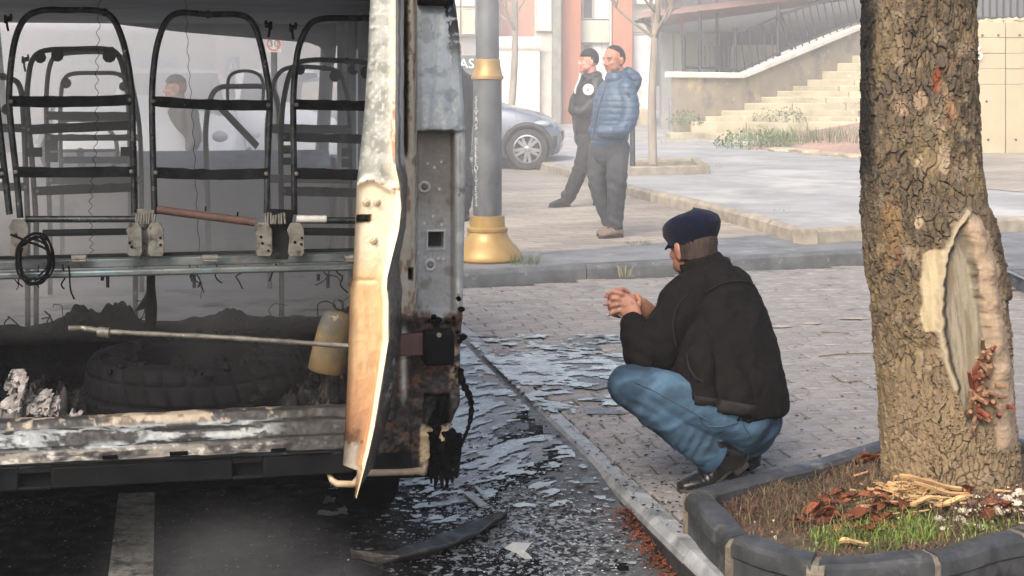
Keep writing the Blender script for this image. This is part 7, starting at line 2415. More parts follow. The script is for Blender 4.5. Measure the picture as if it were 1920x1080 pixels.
limb_mesh(mb, [(S(1390, 785, -.05), .08, .08), (S(1280, 748, -.13), .07, .07), (S(1180, 722, -.17), .055, .055), (S(1250, 792, -.16), .05, .05), (S(1316, 836, -.13), .04, .04)], RB)
limb_mesh(mb, [(S(1405, 785, .10), .08, .08), (S(1340, 740, .22), .07, .07), (S(1275, 700, .30), .055, .055), (S(1340, 780, .27), .05, .05), (S(1396, 838, .2), .04, .04), (S(1392, 862, .2), .035, .035)], RB)
# hands: left hand nearest, right hand behind it, fingers laced
palmref = Vector((.55, -.1, .83))
limb_mesh(mb, [(S(1192, 602, 0), .027, .022), (S(1184, 586, .004), .036, .019), (S(1174, 574, .010), .042, .016), (S(1164, 566, .014), .040, .013)], palmref, 16)
limb_mesh(mb, [(S(1231, 595, .14), .027, .022), (S(1212, 582, .095), .036, .020), (S(1196, 574, .065), .040, .018), (S(1178, 568, .050), .040, .015)], Vector((.3, .3, .9)), 16)
fr = [.0085, .0088, .0085, .0072]
# left fingers: over the knuckles, then folding away behind the right palm
for i, (kx, ky, mx, my, ex, ey) in enumerate(((1163, 550, 1150, 548, 1152, 556), (1157, 560, 1143, 562, 1147, 569), (1156, 571, 1143, 576, 1148, 582), (1161, 582, 1149, 588, 1153, 592))):
 r_ = fr[i]
 limb_mesh(mb, [(S(kx + 8, ky + 4, .012), r_ * 1.15, r_ * 1.1), (S(kx, ky, .004), r_ * 1.12, r_ * 1.08), (S(mx, my, .016), r_, r_), (S(ex, ey, .048), r_ * .9, r_ * .9), (S(ex + 10, ey + 3, .066), r_ * .78, r_ * .78)], UP, 10)
# right fingers: coming forward between the left ones, tips to the left
for i, (bx_, by_, tx, ty) in enumerate(((1166, 543, 1139, 550), (1160, 555, 1135, 556), (1158, 567, 1134, 571), (1160, 579, 1142, 591))):
 r_ = fr[i]
 limb_mesh(mb, [(S(bx_ + 10, by_ + 4, .05), r_ * 1.12, r_ * 1.1), (S(bx_, by_, .034), r_ * 1.08, r_ * 1.05), (S((bx_ + tx) / 2 - 2, (by_ + ty) / 2 - 1, .012), r_, r_), (S(tx, ty, .0), r_ * .8, r_ * .78)], UP, 10)
limb_mesh(mb, [(S(1196, 578, .02), .013, .012), (S(1199, 564, .022), .011, .011), (S(1194, 553, .026), .0095, .009)], RB, 10)
limb_mesh(mb, [(S(1196, 570, .05), .014, .013), (S(1182, 559, .03), .0105, .0105), (S(1168, 552, .016), .0095, .0095), (S(1157, 547, .01), .008, .008)], RB, 10)
limb_mesh(mb, [(S(1172, 548, .05), .009, .009), (S(1168, 540, .055), .0075, .0075)], RB, 10)
me = fuse(mb, .0042, 2, .5)
col = face_cols(me, None, hc, hf, hup, 1.0, (148, 106, 88), (70, 50, 44), (140, 80, 70))
v = verts(me)
handm = sstep(1.0, .9, v[:, 2]) * (v[:, 0] < S(1240, 0, .1).x) * (v[:, 2] > .58)
n_ = fbm(v * 60, 3, 77)
rhand = handm * sstep(SY + .062, SY + .09, v[:, 1])
col = col + (np.array(srgb(120, 78, 60)) - col) * (rhand * .6 * sstep(-.3, .3, n_))[:, None]  # shade on the farther right hand, painted into its skin colour
col = col + (np.array(srgb(64, 42, 34)) - col) * (handm * sstep(.25, .5, n_) * .55)[:, None]
set_col(me, np.clip(col, .003, 1))
finish(me, 'body', m_skin_p, man, 180)
eyes(A, hf, man)
for i, (x, y, d_) in enumerate(((1137, 550, -.004), (1132, 571, -.004), (1140, 592, -.004))):
 b_ = MB(); b_.ball(S(x, y - 2, d_), (.003, .004, .003), 8, 6); b_.build('fingernail', M('nail', C(206, 158, 140), rough=.35, bump=0) if i == 0 else bpy.data.materials['nail'], man, 60)
# hair round the back and sides under the cap
mb = MB()
f_, r_, u_ = hf.normalized(), hf.cross(hup).normalized(), None
u_ = r_.cross(f_).normalized()
n, m = 40, 14
Ag = []
for i in range(m):
 t = i / (m - 1)
 row = []
 for k_ in range(n):
  an = lerp(-1.75, 1.75, k_ / (n - 1))
  z_ = lerp(.045, -.064 + .03 * abs(an) ** 2 / 4, t)
  rad = math.sqrt(max(.02, 1 - ((z_ - .02) / .112) ** 2)) if z_ > -.02 else math.sqrt(max(.02, 1 - ((-.02 - .02) / .112) ** 2)) * (1 - .10 * sstep(-.02, -.07, z_))
  jit = .0018 * math.sin(k_ * 2.9 + i) + random.uniform(-.001, .001)
  p = hc + r_ * math.sin(an) * (.0785 * rad + jit) + f_ * (-.005 - math.cos(an) * (.100 * rad + jit)) + u_ * (z_)
  row.append(tuple(p))
 Ag.append(row)
mb.grid(np.array(Ag)); o = mb.build('hair', m_hair, man, 60)
sm_ = o.modifiers.new('solid', 'SOLIDIFY'); sm_.thickness = .004; sm_.offset = -1
# flat cap: soft crown pulled forward over a stiff peak
capc = hc + u_ * .034 + Vector((0, -.006, 0))
yaw_f = Vector((f_.x, f_.y, 0)).normalized(); yaw_r = Vector((yaw_f.y, -yaw_f.x, 0))
n, m = 56, 18
Ag = []
for i in range(m):
 t = i / (m - 1)
 row = []
 for k_ in range(n):
  an = 2 * PI * k_ / n
  ca, sa = math.cos(an), math.sin(an)     # ca = forward
  prof_r = [(.0, .92), (.10, .99), (.28, 1.10), (.48, 1.13), (.66, 1.02), (.82, .72), (.93, .36), (1.0, .03)]
  rr_ = np.interp(t, [q[0] for q in prof_r], [q[1] for q in prof_r])
  zz = np.interp(t, [0, .10, .28, .48, .66, .82, .93, 1], [-.026, -.004, .026, .056, .078, .090, .095, .096])
  fwd = .100 + (.034 * max(0, ca) ** 1.5) * np.interp(t, [0, .2, .6, 1], [.2, 1, .8, 0])
  zz = zz - .030 * max(0, ca) * np.interp(t, [0, .3, .8, 1], [.0, .8, .7, .2]) + .006 * max(0, -ca) + .0016 * math.sin(an * 8) * np.interp(t, [.3, .6, 1], [0, 1, 0])
  p = capc + yaw_r * sa * .090 * rr_ + yaw_f * (ca * fwd * rr_ - .004) + UP * (zz - .012 * ca)
  row.append(tuple(p))
 Ag.append(row)
mb = MB(); mb.grid(np.array(Ag), True); mb.add(Ag[-1], [tuple(range(n))])
cap = mb.build('flat_cap', m_cap, man, 180)
cap['label'] = 'navy felt flat cap with a button on top'
ss = cap.modifiers.new('sub', 'SUBSURF'); ss.levels = 1; ss.render_levels = 1
mb = MB()
Ag = []
for i in range(5):
 t = i / 4
 row = []
 for k_ in range(15):
  an = lerp(-1.0, 1.0, k_ / 14)
  row.append(tuple(capc + yaw_r * math.sin(an) * (.086 + .012 * t) + yaw_f * (math.cos(an) * (.098 + .018 * t * math.cos(an * .9))) + UP * (-.026 - .020 * t)))
 Ag.append(row)
mb.grid(np.array(Ag)); pk = mb.build('peak', m_cap, cap, 60)
so = pk.modifiers.new('solid', 'SOLIDIFY'); so.thickness = .006
mb = MB(); mb.ball(capc + UP * .097 + yaw_f * -.004, (.011, .011, .007), 10, 6); mb.build('button', m_cap, cap, 60)

# jacket
mb = MB()
limb_mesh(mb, [(S(1379, 779, -.005), .203, .168), (S(1376, 755, .0), .208, .172), (S(1371, 715, .02), .207, .172), (S(1361, 650, .06), .205, .168), (S(1350, 595, .10), .198, .150), (S(1339, 548, .13), .170, .118), (S(1329, 520, .15), .112, .088), (S(1322, 507, .16), .085, .075)], RB, 28, True, .12)
limb_mesh(mb, [(S(1300, 552, .06), .082, .085), (S(1276, 580, .01), .084, .086), (S(1246, 628, -.05), .078, .080), (S(1222, 668, -.10), .070, .072), (S(1209, 664, -.10), .066, .068), (S(1198, 636, -.055), .060, .060), (S(1189, 612, -.01), .050, .048)], RB, 20)
limb_mesh(mb, [(S(1370, 546, .20), .085, .085), (S(1345, 600, .30), .08, .08), (S(1300, 648, .32), .068, .068), (S(1272, 630, .24), .058, .058), (S(1246, 606, .17), .048, .046)], RB, 20)
limb_mesh(mb, [(S(1300, 700, -.10), .03, .05), (S(1310, 740, -.10), .03, .06)], RB, 14)
limb_mesh(mb, [(S(1292, 630, -.02), .05, .10), (S(1287, 690, -.09), .055, .125), (S(1287, 752, -.125), .058, .14)], RB, 18, True, 1, .1)
limb_mesh(mb, [(S(1326, 670, -.03), .095, .14), (S(1332, 720, -.06), .10, .16), (S(1342, 770, -.075), .105, .17)], RB, 18, True, 1, .1)
me = fuse(mb, .0075, 5, .5)
cloth(me, .012, 7.5, (.5, 0, 1), 301, .18)
cloth(me, .0035, 24, (.8, 0, 1), 303, .3)
v, nr_ = verts(me), norms(me)
# bunched folds at the elbow, and the drawn-in hem
el = np.array(S(1214, 668, -.1))
q = v - el
fd = np.exp(-(np.linalg.norm(q, axis=1) / .10) ** 2)
v = v + nr_ * (fd * .006 * np.sin(q @ np.array((.6, .2, 1)) * 95))[:, None]
sh = np.array(S(1270, 610, -.02)); q = v - sh
v = v + nr_ * (np.exp(-(np.linalg.norm(q, axis=1) / .13) ** 2) * .005 * np.sin(q @ np.array((1.0, .1, .7)) * 52 + 3 * fbm(v * 8, 2, 9)))[:, None]
setverts(me, v)
jk = finish(me, 'jacket', m_jackb, man, 180)
# cuffs, collar, hem, seams, pocket
for pts_ in ([(S(1190, 616, -.015), .049, .047), (S(1186, 603, 0), .046, .043), (S(1184, 596, .006), .043, .040)], [(S(1250, 611, .18), .047, .045), (S(1241, 602, .16), .045, .043), (S(1236, 598, .15), .042, .040)]):
 b_ = MB(); limb_mesh(b_, pts_, RB, 22, False); o = b_.build('cuff', m_rib, jk, 60)
b_ = MB()
Ag = []
for i in range(6):
 t = i / 5
 row = []
 for k_ in range(40):
  an = 2 * PI * k_ / 40
  c_ = S(1330, 517, .15).lerp(S(1313, 487, .185), t)
  rx_, ry_ = lerp(.098, .076, t), lerp(.090, .078, t)
  row.append(tuple(c_ + RB * math.cos(an) * rx_ + FB * math.sin(an) * ry_ + UP * (.012 * math.cos(an) * t - .012 * max(0, math.sin(an)) * t)))
 Ag.append(row)
b_.grid(np.array(Ag), True); o = b_.build('collar', m_jackb, jk, 60)
so = o.modifiers.new('solid', 'SOLIDIFY'); so.thickness = .010; so.offset = 0
def on_body(px_, py_, v_=None):
 return None
jv = verts(me)
jpx = CX + jv[:, 0] / jv[:, 1] * F; jpy = HY + (H - jv[:, 2]) / jv[:, 1] * F
def hug(px_, py_, lift=.002):
 """point of the jacket's near surface seen at that photo pixel"""
 d_ = np.hypot(jpx - px_, jpy - py_)
 near = np.where(d_ < 7)[0]
 if len(near) == 0: near = np.argsort(d_)[:6]
 i = near[np.argmin(jv[near, 1])]
 Yq = jv[i, 1] - lift
 return P(px_, py_, Yq)
seam([hug(x, y) for x, y in ((1322, 548), (1350, 533), (1376, 526), (1404, 528), (1416, 536))], .0024, m_rib, 'yoke_seam', jk)
seam([hug(x, y) for x, y in ((1292, 548), (1270, 575), (1262, 610), (1268, 650))], .002, m_rib, 'sleeve_seam', jk)
seam([hug(x, y, .004) for x, y in ((1288, 662), (1292, 688), (1304, 708), (1318, 716))], .004, m_rib, 'pocket_welt', jk)
# waistband: a ribbed strip that follows the hem
Ag = []
xs_ = np.linspace(1302, 1418, 50)
for k_, dy_ in enumerate((0, 8, 16, 24)):
 Ag.append([tuple(hug(x, 741 + (x - 1302) * .17 + dy_, .004 + .001 * math.sin(i * 2.2))) for i, x in enumerate(xs_)])
Ag = np.array(Ag)
for _ in range(3):
 Ag[:, 1:-1] = (Ag[:, :-2] + Ag[:, 1:-1] * 2 + Ag[:, 2:]) / 4
b_ = MB(); b_.grid(Ag); o = b_.build('waistband', m_rib, jk, 60); so = o.modifiers.new('solid', 'SOLIDIFY'); so.thickness = .006; so.offset = 0
b_ = MB(); b_.tube([S(1254, 738, -.19), S(1253, 752, -.19)], .002, 6); b_.ball(S(1253, 754, -.19), .004, 8, 6); b_.build('zip_pull', m_screw, jk, 60)

# jeans
mb = MB()
limb_mesh(mb, [(S(1385, 765, .0), .15, .13), (S(1390, 786, .0), .158, .138), (S(1392, 796, .0), .14, .12)], RB, 26)
limb_mesh(mb, [(S(1392, 782, -.07), .105, .100), (S(1330, 768, -.12), .092, .09), (S(1262, 744, -.150), .082, .080), (S(1205, 726, -.170), .073, .072), (S(1179, 722, -.173), .070, .070)], UP, 22)
limb_mesh(mb, [(S(1177, 722, -.172), .071, .070), (S(1206, 750, -.170), .064, .064), (S(1250, 788, -.160), .060, .060), (S(1298, 825, -.140), .060, .060), (S(1328, 847, -.125), .063, .062)], UP, 22)
limb_mesh(mb, [(S(1415, 785, .10), .10, .10), (S(1345, 745, .22), .095, .09), (S(1274, 706, .30), .076, .074)], UP, 20)
limb_mesh(mb, [(S(1276, 706, .30), .073, .073), (S(1340, 775, .27), .07, .07), (S(1392, 832, .21), .06, .06)], UP, 20)
me = fuse(mb, .0075, 4, .5)
f_ = cloth(me, .006, 12, (1, 0, .35), 311, .3)
cloth(me, .0017, 34, (.6, 0, 1), 331, .5)
v, nr_ = verts(me), norms(me)
ppx = CX + v[:, 0] / v[:, 1] * F; ppy = HY + (H - v[:, 2]) / v[:, 1] * F
kn = np.exp(-(((ppx - 1200) / 50) ** 2 + ((ppy - 770) / 26) ** 2))
v = v + nr_ * (.004 * kn * np.sin((ppx * .55 - ppy) * .26) + .004 * np.exp(-(((ppx - 1300) / 34) ** 2 + ((ppy - 835) / 24) ** 2)) * np.sin((ppx + ppy * .6) * .3))[:, None]
setverts(me, v)
c_ = np.zeros(v.shape) + np.array(srgb(47, 63, 78))
def cj(rgb, t):
 global c_
 c_ = c_ + (np.array(srgb(*rgb)) - c_) * np.clip(t, 0, 1)[:, None]
n_ = fbm(v * 7, 4, 315)
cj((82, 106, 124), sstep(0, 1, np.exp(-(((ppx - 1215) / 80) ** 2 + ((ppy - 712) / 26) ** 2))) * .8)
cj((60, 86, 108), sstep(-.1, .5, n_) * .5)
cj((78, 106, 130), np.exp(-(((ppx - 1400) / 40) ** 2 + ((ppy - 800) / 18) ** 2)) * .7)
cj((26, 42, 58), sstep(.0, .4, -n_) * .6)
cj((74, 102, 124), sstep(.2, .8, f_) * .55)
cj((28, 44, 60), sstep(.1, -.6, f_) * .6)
set_col(me, np.clip(c_, .003, 1))
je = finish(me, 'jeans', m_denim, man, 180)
jv = verts(me); jpx = CX + jv[:, 0] / jv[:, 1] * F; jpy = HY + (H - jv[:, 2]) / jv[:, 1] * F
m_thread = M('seam_thread', C(62, 84, 104), C(44, 62, 80), scale=60, rough=.9, bump=0)
seam([hug(x, y, .001) for x, y in ((1190, 716), (1216, 728), (1262, 752), (1305, 776), (1335, 792))], .0018, m_thread, 'side_seam', je)
seam([hug(x, y, .001) for x, y in ((1312, 780), (1322, 797), (1352, 800), (1384, 792))], .0018, m_thread, 'pocket_seam', je)
seam([hug(x, y, .001) for x, y in ((1388, 784), (1400, 806), (1412, 822))], .0018, m_thread, 'seat_seam', je)
b_ = MB(); limb_mesh(b_, [(S(1326, 846, -.126), .064, .063), (S(1336, 854, -.122), .067, .066), (S(1340, 857, -.12), .066, .065)], UP, 26, False); o = b_.build('hem', m_denim, je, 60); set_col(o.data, np.array([srgb(46, 68, 88)] * len(o.data.vertices)))
so = o.modifiers.new('solid', 'SOLIDIFY'); so.thickness = .006
# shoes, up on their toes
def shoe(parent, heel, ball, toe, ankle, wide):
 b_ = MB()
 heel, ball, toe, ankle = [Vector(q) for q in (heel, ball, toe, ankle)]
 side_ = (toe - heel).cross(UP).normalized()
 limb_mesh(b_, [(ankle + (ankle - heel) * .25, .056, .054), (ankle, .056, .053), (ankle.lerp(heel, .55), .050, .050), (heel + UP * .034, .040, .040)], side_, 18)
 limb_mesh(b_, [(heel + UP * .038, .038, .038), (heel.lerp(ball, .4) + UP * .055, .042, .048), (heel.lerp(ball, .75) + UP * .044, .046, .040), (ball + UP * .034, .050, .032), (ball.lerp(toe, .6) + UP * .026, .046, .024), (toe + UP * .020, .032, .018)], side_, 20)
 limb_mesh(b_, [(ankle, .046, .044), (heel.lerp(ball, .38) + UP * .062, .038, .034), (heel.lerp(ball, .72) + UP * .05, .038, .026)], side_, 18)
 me_ = fuse(b_, .005, 4, .5)
 v_, n2_ = verts(me_), norms(me_)
 d_ = (toe - heel).normalized(); along = (v_ - np.array(ball)) @ np.array(d_)
 setverts(me_, v_ + n2_ * (.0022 * np.exp(-((along + .015) / .03) ** 2) * np.sin(along * 330))[:, None])
 s_ = finish(me_, 'shoe', m_leather, parent, 180)
 b_ = MB()
 rows = []
 for p, w_ in ((heel - (ball - heel).normalized() * .012, .022), (heel, .034), (heel.lerp(ball, .35), .031), (heel.lerp(ball, .75), .040), (ball, .046), (ball.lerp(toe, .6), .043), (toe, .030), (toe + (toe - ball).normalized() * .018, .010)):
  up_ = side_.cross((ball - heel).normalized()).normalized()
  up_ = up_ if up_.z > 0 else -up_
  rows.append([tuple(p - side_ * w_ + UP * .012), tuple(p + side_ * w_ + UP * .012), tuple(p + side_ * w_), tuple(p - side_ * w_)])
 b_.grid(np.array(rows), True); b_.add(rows[0], [(0, 1, 2, 3)]); b_.add(rows[-1], [(3, 2, 1, 0)])
 b_.build('sole', m_sole, s_, 30)
 b_ = MB(); dn = (ball - heel).normalized(); nrm = dn.cross(side_).normalized(); nrm = nrm if nrm.z < 0 else -nrm
 c0 = heel + dn * .018 + nrm * .012
 b_.box(c0, (.06, .064, .026), (dn, side_, nrm)); b_.build('heel', m_sole, s_, 30, .004)
 return s_
toeL = S(1280, 919, -.15); toeL.z = .004
ballL = S(1318, 907, -.11); ballL.z = .004
shoe(man, S(1388, 864, -.06), ballL, toeL, S(1345, 845, -.112), .05)
toeR = S(1340, 900, .06); toeR.z = .004; ballR = S(1362, 896, .09); ballR.z = .004
shoe(man, S(1410, 860, .16), ballR, toeR, S(1398, 836, .19), .05)

# ---------------------------------------------------------------- standing people
def stand(label, Y0, spec):
 def Q(px, py, d=0.0): return P(px, py, Y0 + d)
 f = Vector(spec['face']).normalized(); bf = Vector(spec['front']).normalized(); br = Vector((bf.y, -bf.x, 0))
 root = thing('person', label, 'person', (Q(*spec['feet'][:2]).x, Y0, spec['z']))
 mb_ = MB()
 hx, hy, hd = spec['head']; s = spec.get('s', 1.0)
 hc_ = Q(hx, hy, hd)
 A_ = head_parts(mb_, hc_, f, spec.get('up', (0, 0, 1)), s)
 t = spec['torso']
 limb_mesh(mb_, [(Q(*spec['neck'][:3]) , .058, .06), (hc_ - UP * .07 - f * .02, .055, .06)], br)
 limb_mesh(mb_, [(Q(*p[:3]), p[3] * .7, p[4] * .7) for p in t], br)
 limb_mesh(mb_, [(Q(*spec['neck'][:3]) - UP * .12, .09, .07), (Q(*spec['neck'][:3]), .055, .055)], br)
 for key in ('armL', 'armR', 'legL', 'legR'):
  limb_mesh(mb_, [(Q(*p[:3]), p[3] * .62, p[3] * .62) for p in spec[key]], br)
  if key in spec.get('hands', ()):
   p = spec[key][-1]; w = Q(*p[:3]); d_ = (w - Q(*spec[key][-2][:3])).normalized()
   limb_mesh(mb_, [(w, .03, .024), (w + d_ * .07, .04, .02)], br, 12)
   for k in range(4):
    o_ = br * (.026 - .0175 * k)
    limb_mesh(mb_, [(w + d_ * .07 + o_, .009, .009), (w + d_ * .12 + o_, .0085, .0085), (w + d_ * (.145 + .012 * math.sin(k + 1)) + o_ + bf * .02, .007, .007)], br, 8)
   limb_mesh(mb_, [(w + d_ * .02 + br * .03, .011, .011), (w + d_ * .07 + br * .05 + bf * .015, .009, .009)], br, 8)
 me_ = fuse(mb_, spec.get('vox', .0065), 2, .5)
 set_col(me_, np.clip(face_cols(me_, None, hc_, f, spec.get('up', (0, 0, 1)), s, spec['tone'], spec['stubble'], spec['lip']), .003, 1))
 finish(me_, 'body', m_skin_p, root, 180)
 eyes(A_, f, root)
 # trousers
 mb_ = MB()
 for key in ('legL', 'legR'):
  limb_mesh(mb_, [(Q(*p[:3]), p[3], p[3] * .95) for p in spec[key]], br, 18)
 p = spec['hip']; limb_mesh(mb_, [(Q(p[0], p[1] - 8 * p[5], p[2]), p[3], p[4]), (Q(p[0], p[1] + 14 * p[5], p[2]), p[3], p[4])], br, 22)
 me_ = fuse(mb_, .010, 3, .5)
 cloth(me_, spec.get('tamp', .007), 9, (.1, 0, 1), 400 + int(hx), .2)
 v_, n_ = verts(me_), norms(me_)
 for kp in (spec['legL'][1], spec['legR'][1], spec['legL'][-1], spec['legR'][-1]):
  q = v_ - np.array(Q(*kp[:3]))
  v_ = v_ + n_ * (.007 * np.exp(-(np.linalg.norm(q, axis=1) / .12) ** 2) * np.sin(q @ np.array((.5, .2, 1)) * 70))[:, None]
 setverts(me_, v_)
 finish(me_, 'trousers', spec['m_trouser'], root, 180)
 # jacket
 mb_ = MB()
 limb_mesh(mb_, [(Q(*p[:3]), p[3], p[4]) for p in t], br, 28)
 for key in ('armL', 'armR'):
  limb_mesh(mb_, [(Q(*p[:3]), p[3], p[3]) for p in spec[key]], br, 18)
 for e in spec.get('extra', ()):
  limb_mesh(mb_, [(Q(*p[:3]), p[3], p[4]) for p in e], br, 18)
 me_ = fuse(mb_, .009, 3, .5)
 v_, n_ = verts(me_), norms(me_)
 if spec.get('quilt'):
  ph = v_[:, 2] / spec['quilt'] + .12 * fbm(v_ * 6, 2, 8) + .25 * (v_ - np.array(Q(*t[2][:3]))) @ np.array(br)
  gq = np.abs((ph % 1) - .5) * 2
  v_ = v_ + n_ * (.006 * (1 - gq ** 4) - .004 + .0035 * fbm(v_ * 30, 3, 12))[:, None]
  setverts(me_, v_)
  cloth(me_, .004, 9, (0, 0, 1), 420, .3)
 else:
  cloth(me_, .008, 8, (.2, 0, 1), 430 + int(hx), .2)
 jk_ = finish(me_, 'jacket', spec['m_jacket'], root, 180)
 # shoes
 for (x0, y0, d0, x1, y1, d1) in spec['shoes']:
  h_, t_ = Q(x0, y0, d0), Q(x1, y1, d1)
  lift = max(0.0, spec['z'] - min(h_.z, t_.z)) + .002
  if not spec.get('step'):
   h_.z = t_.z = spec['z'] + .002
  mb_ = MB()
  sd = (t_ - h_).cross(UP).normalized()
  limb_mesh(mb_, [(h_ + UP * .05, .038, .042), (h_.lerp(t_, .4) + UP * .05, .043, .045), (h_.lerp(t_, .75) + UP * .036, .047, .033), (t_ + UP * .03, .036, .024)], sd, 16)
  limb_mesh(mb_, [(h_.lerp(t_, .12) + UP * .06, .042, .042), (h_.lerp(t_, .14) + UP * .13, .048, .05)], sd, 14)
  s_ = finish(fuse(mb_, .009, 2, .5), 'shoe', spec['m_shoe'], root, 180)
  mb_ = MB(); rows = []
  for tt, w_ in ((-.13, .02), (-.08, .04), (.4, .042), (.75, .05), (1.0, .042), (1.13, .018)):
   c_ = h_.lerp(t_, tt); rows.append([tuple(c_ - sd * w_ + UP * .02), tuple(c_ + sd * w_ + UP * .02), tuple(c_ + sd * w_), tuple(c_ - sd * w_)])
  mb_.grid(np.array(rows), True); mb_.add(rows[0], [(0, 1, 2, 3)]); mb_.add(rows[-1], [(3, 2, 1, 0)]); mb_.build('sole', m_sole, s_, 30)
 return root, A_, hc_, f, jk_, Q

m_bluej = M('blue_quilted_nylon', C(60, 82, 104), C(50, 72, 94), scale=8, rough=.5, rvar=.1, bump=.2, bscale=60)
m_greyjean = M('grey_jean', C(66, 68, 72), C(50, 52, 56), scale=12, rough=.9, bump=.2, bscale=160)
m_navyhood = M('navy_lining', C(52, 58, 72), C(44, 50, 62), scale=12, rough=.8, bump=.2)
m_blackj = M('black_nylon', C(38, 37, 38), C(30, 29, 30), scale=10, rough=.6, bump=.2, bscale=70)
m_blackt = M('black_trouser', C(40, 40, 42), C(32, 32, 34), scale=10, rough=.9, bump=.2)
m_bootbr = M('brown_trail_shoe', C(122, 104, 88), C(84, 76, 68), scale=14, rough=.8, bump=.3)
m_boot = M('black_boot', C(34, 33, 34), C(26, 26, 27), scale=14, rough=.5, bump=.2)

# man in the blue quilted jacket
spec = dict(face=(-.80, -.55, -.12), front=(-.72, -.69, 0), head=(1152, 112, 0), neck=(1160, 146, .02), feet=(1145, 445), z=.1, tone=(168, 120, 98), stubble=(92, 72, 64), lip=(160, 96, 86), s=1.03,
   torso=[(1142, 262, 0, .172, .138), (1146, 225, 0, .188, .150), (1152, 190, 0, .198, .148), (1158, 164, .01, .18, .118), (1161, 150, .02, .11, .085)],
   hip=(1142, 270, 0, .165, .125, 1.0),
   armL=[(1174, 166, -.10, .082), (1182, 205, -.15, .078), (1172, 238, -.19, .070), (1148, 246, -.22, .062), (1128, 246, -.20, .055)],
   armR=[(1140, 166, .14, .08), (1130, 205, .18, .075), (1124, 235, .14, .068), (1116, 244, .05, .06)],
   legL=[(1158, 278, -.05, .105), (1156, 345, -.06, .085), (1153, 425, -.02, .068)],
   legR=[(1124, 278, .07, .100), (1120, 342, .10, .08), (1142, 412, .12, .064)],
   extra=[[(1176, 140, .06, .085, .06), (1186, 150, .06, .09, .07), (1184, 166, .05, .07, .05)], [(1150, 146, -.03, .085, .06), (1168, 142, .06, .085, .06)]],
   shoes=[(1162, 440, -.02, 1128, 448, -.10), (1150, 432, .14, 1124, 438, .06)], m_trouser=m_greyjean, m_jacket=m_bluej, m_shoe=m_bootbr, quilt=.055)
r, A, hc_, f_, jk_, Q = stand('man in a blue quilted hooded jacket and grey jeans standing with hands in pockets', 12.7, spec)
hv = [q for q in r.children if q.name.startswith('body')][0].data
fr_ = Vector(f_).normalized(); rr_ = fr_.cross(UP).normalized(); uu_ = rr_.cross(fr_).normalized()
mb = MB(); b2 = MB(); b2.ball((0, 0, 0), (.0795, .0995, .1025), 40, 28)
def hair_ok(v):
 ax_, y_, z_ = abs(v[0]), v[1], v[2]
 return z_ > -.050 - .02 * (y_ < -.03) and (y_ < .015 + .75 * max(0, z_ - .02) - .25 * max(0, ax_ - .03)) and not (z_ > .088 and y_ > .045)
vs = [hc_ + (rr_ * v[0] + fr_ * (v[1] - .005) + uu_ * (v[2] + .02)) * 1.03 for v in b2.v]
fs = [q for q in b2.f if all(hair_ok(b2.v[i]) for i in q)]
mb.add(vs, fs); o = mb.build('hair', m_hairb, r, 60); so = o.modifiers.new('solid', 'SOLIDIFY'); so.thickness = .004
mb = MB(); p = Q(1176, 178, -.195); mb.box(p, (.055, .006, .05), (Vector((.8, -.5, 0)).normalized(), Vector((.5, .8, 0)).normalized(), UP)); mb.build('sleeve_badge', M('badge_navy', C(38, 52, 76), rough=.6, bump=0), jk_, 30, .004)
mb = MB(); mb.tube(smoothpath([Q(1140, 150, -.14), Q(1128, 185, -.20), Q(1118, 225, -.18), Q(1112, 258, -.16)], 5), .006, 6); mb.build('zip', m_navyhood, jk_, 60)
mb = MB(); mb.tube(smoothpath([Q(1118, 236, -.19), Q(1126, 244, -.235), Q(1130, 252, -.22)], 4), .006, 6); mb.build('pocket_edge', m_navyhood, jk_, 60)

# officer in black behind him
spec = dict(face=(-.98, -.16, -.02), front=(-.86, -.5, 0), head=(1104, 115, 0), neck=(1110, 142, .02), feet=(1080, 388), z=.1, tone=(190, 140, 124), stubble=(170, 126, 112), lip=(176, 104, 98), s=1.0,
   torso=[(1100, 240, 0, .17, .135), (1101, 210, 0, .19, .15), (1104, 180, 0, .205, .15), (1109, 158, .01, .18, .115), (1111, 146, .02, .10, .08)],
   hip=(1100, 248, 0, .16, .12, .8),
   armL=[(1118, 156, -.12, .08), (1114, 185, -.19, .075), (1096, 208, -.2, .068), (1082, 208, -.18, .058)],
   armR=[(1098, 160, .14, .078), (1082, 186, .12, .07), (1076, 206, .02, .06)],
   legL=[(1104, 252, -.05, .10), (1090, 312, -.10, .085), (1066, 370, -.06, .07)],
   legR=[(1108, 252, .08, .10), (1118, 315, .12, .08), (1136, 375, .16, .066)],
   extra=[[(1100, 146, -.02, .075, .05), (1118, 142, .05, .07, .05)]],
   shoes=[(1064, 387, -.06, 1034, 382, -.16), (1138, 388, .18, 1116, 390, .10)], m_trouser=m_blackt, m_jacket=m_blackj, m_shoe=m_boot)
r, A, hc_, f_, jk_, Q = stand('officer in a black jacket with a round white sleeve badge and black knit cap', 15.8, spec)
mb = MB(); b2 = MB(); b2.ball((0, 0, 0), (.087, .107, .112), 20, 14)
fr_ = Vector(f_).normalized(); rr_ = fr_.cross(UP).normalized(); uu_ = rr_.cross(fr_).normalized()
vs = [hc_ + rr_ * v[0] + fr_ * (v[1] - .008) + uu_ * (v[2] + .03) for v in b2.v]
fs = [q for q in b2.f if all(b2.v[i][2] > .005 - .055 * (b2.v[i][1] < .02) - .02 * (b2.v[i][1] < -.06) for i in q)]
mb.add(vs, fs); o = mb.build('knit_cap', M('black_knit', C(36, 38, 38), C(28, 30, 30), scale=60, rough=.95, bump=.5, bscale=120), r, 60); so = o.modifiers.new('solid', 'SOLIDIFY'); so.thickness = .008
pb_ = Q(1103, 168, -.29)
ax_ = (Vector((.93, -.36, 0)), UP, Vector((-.36, -.93, 0)))
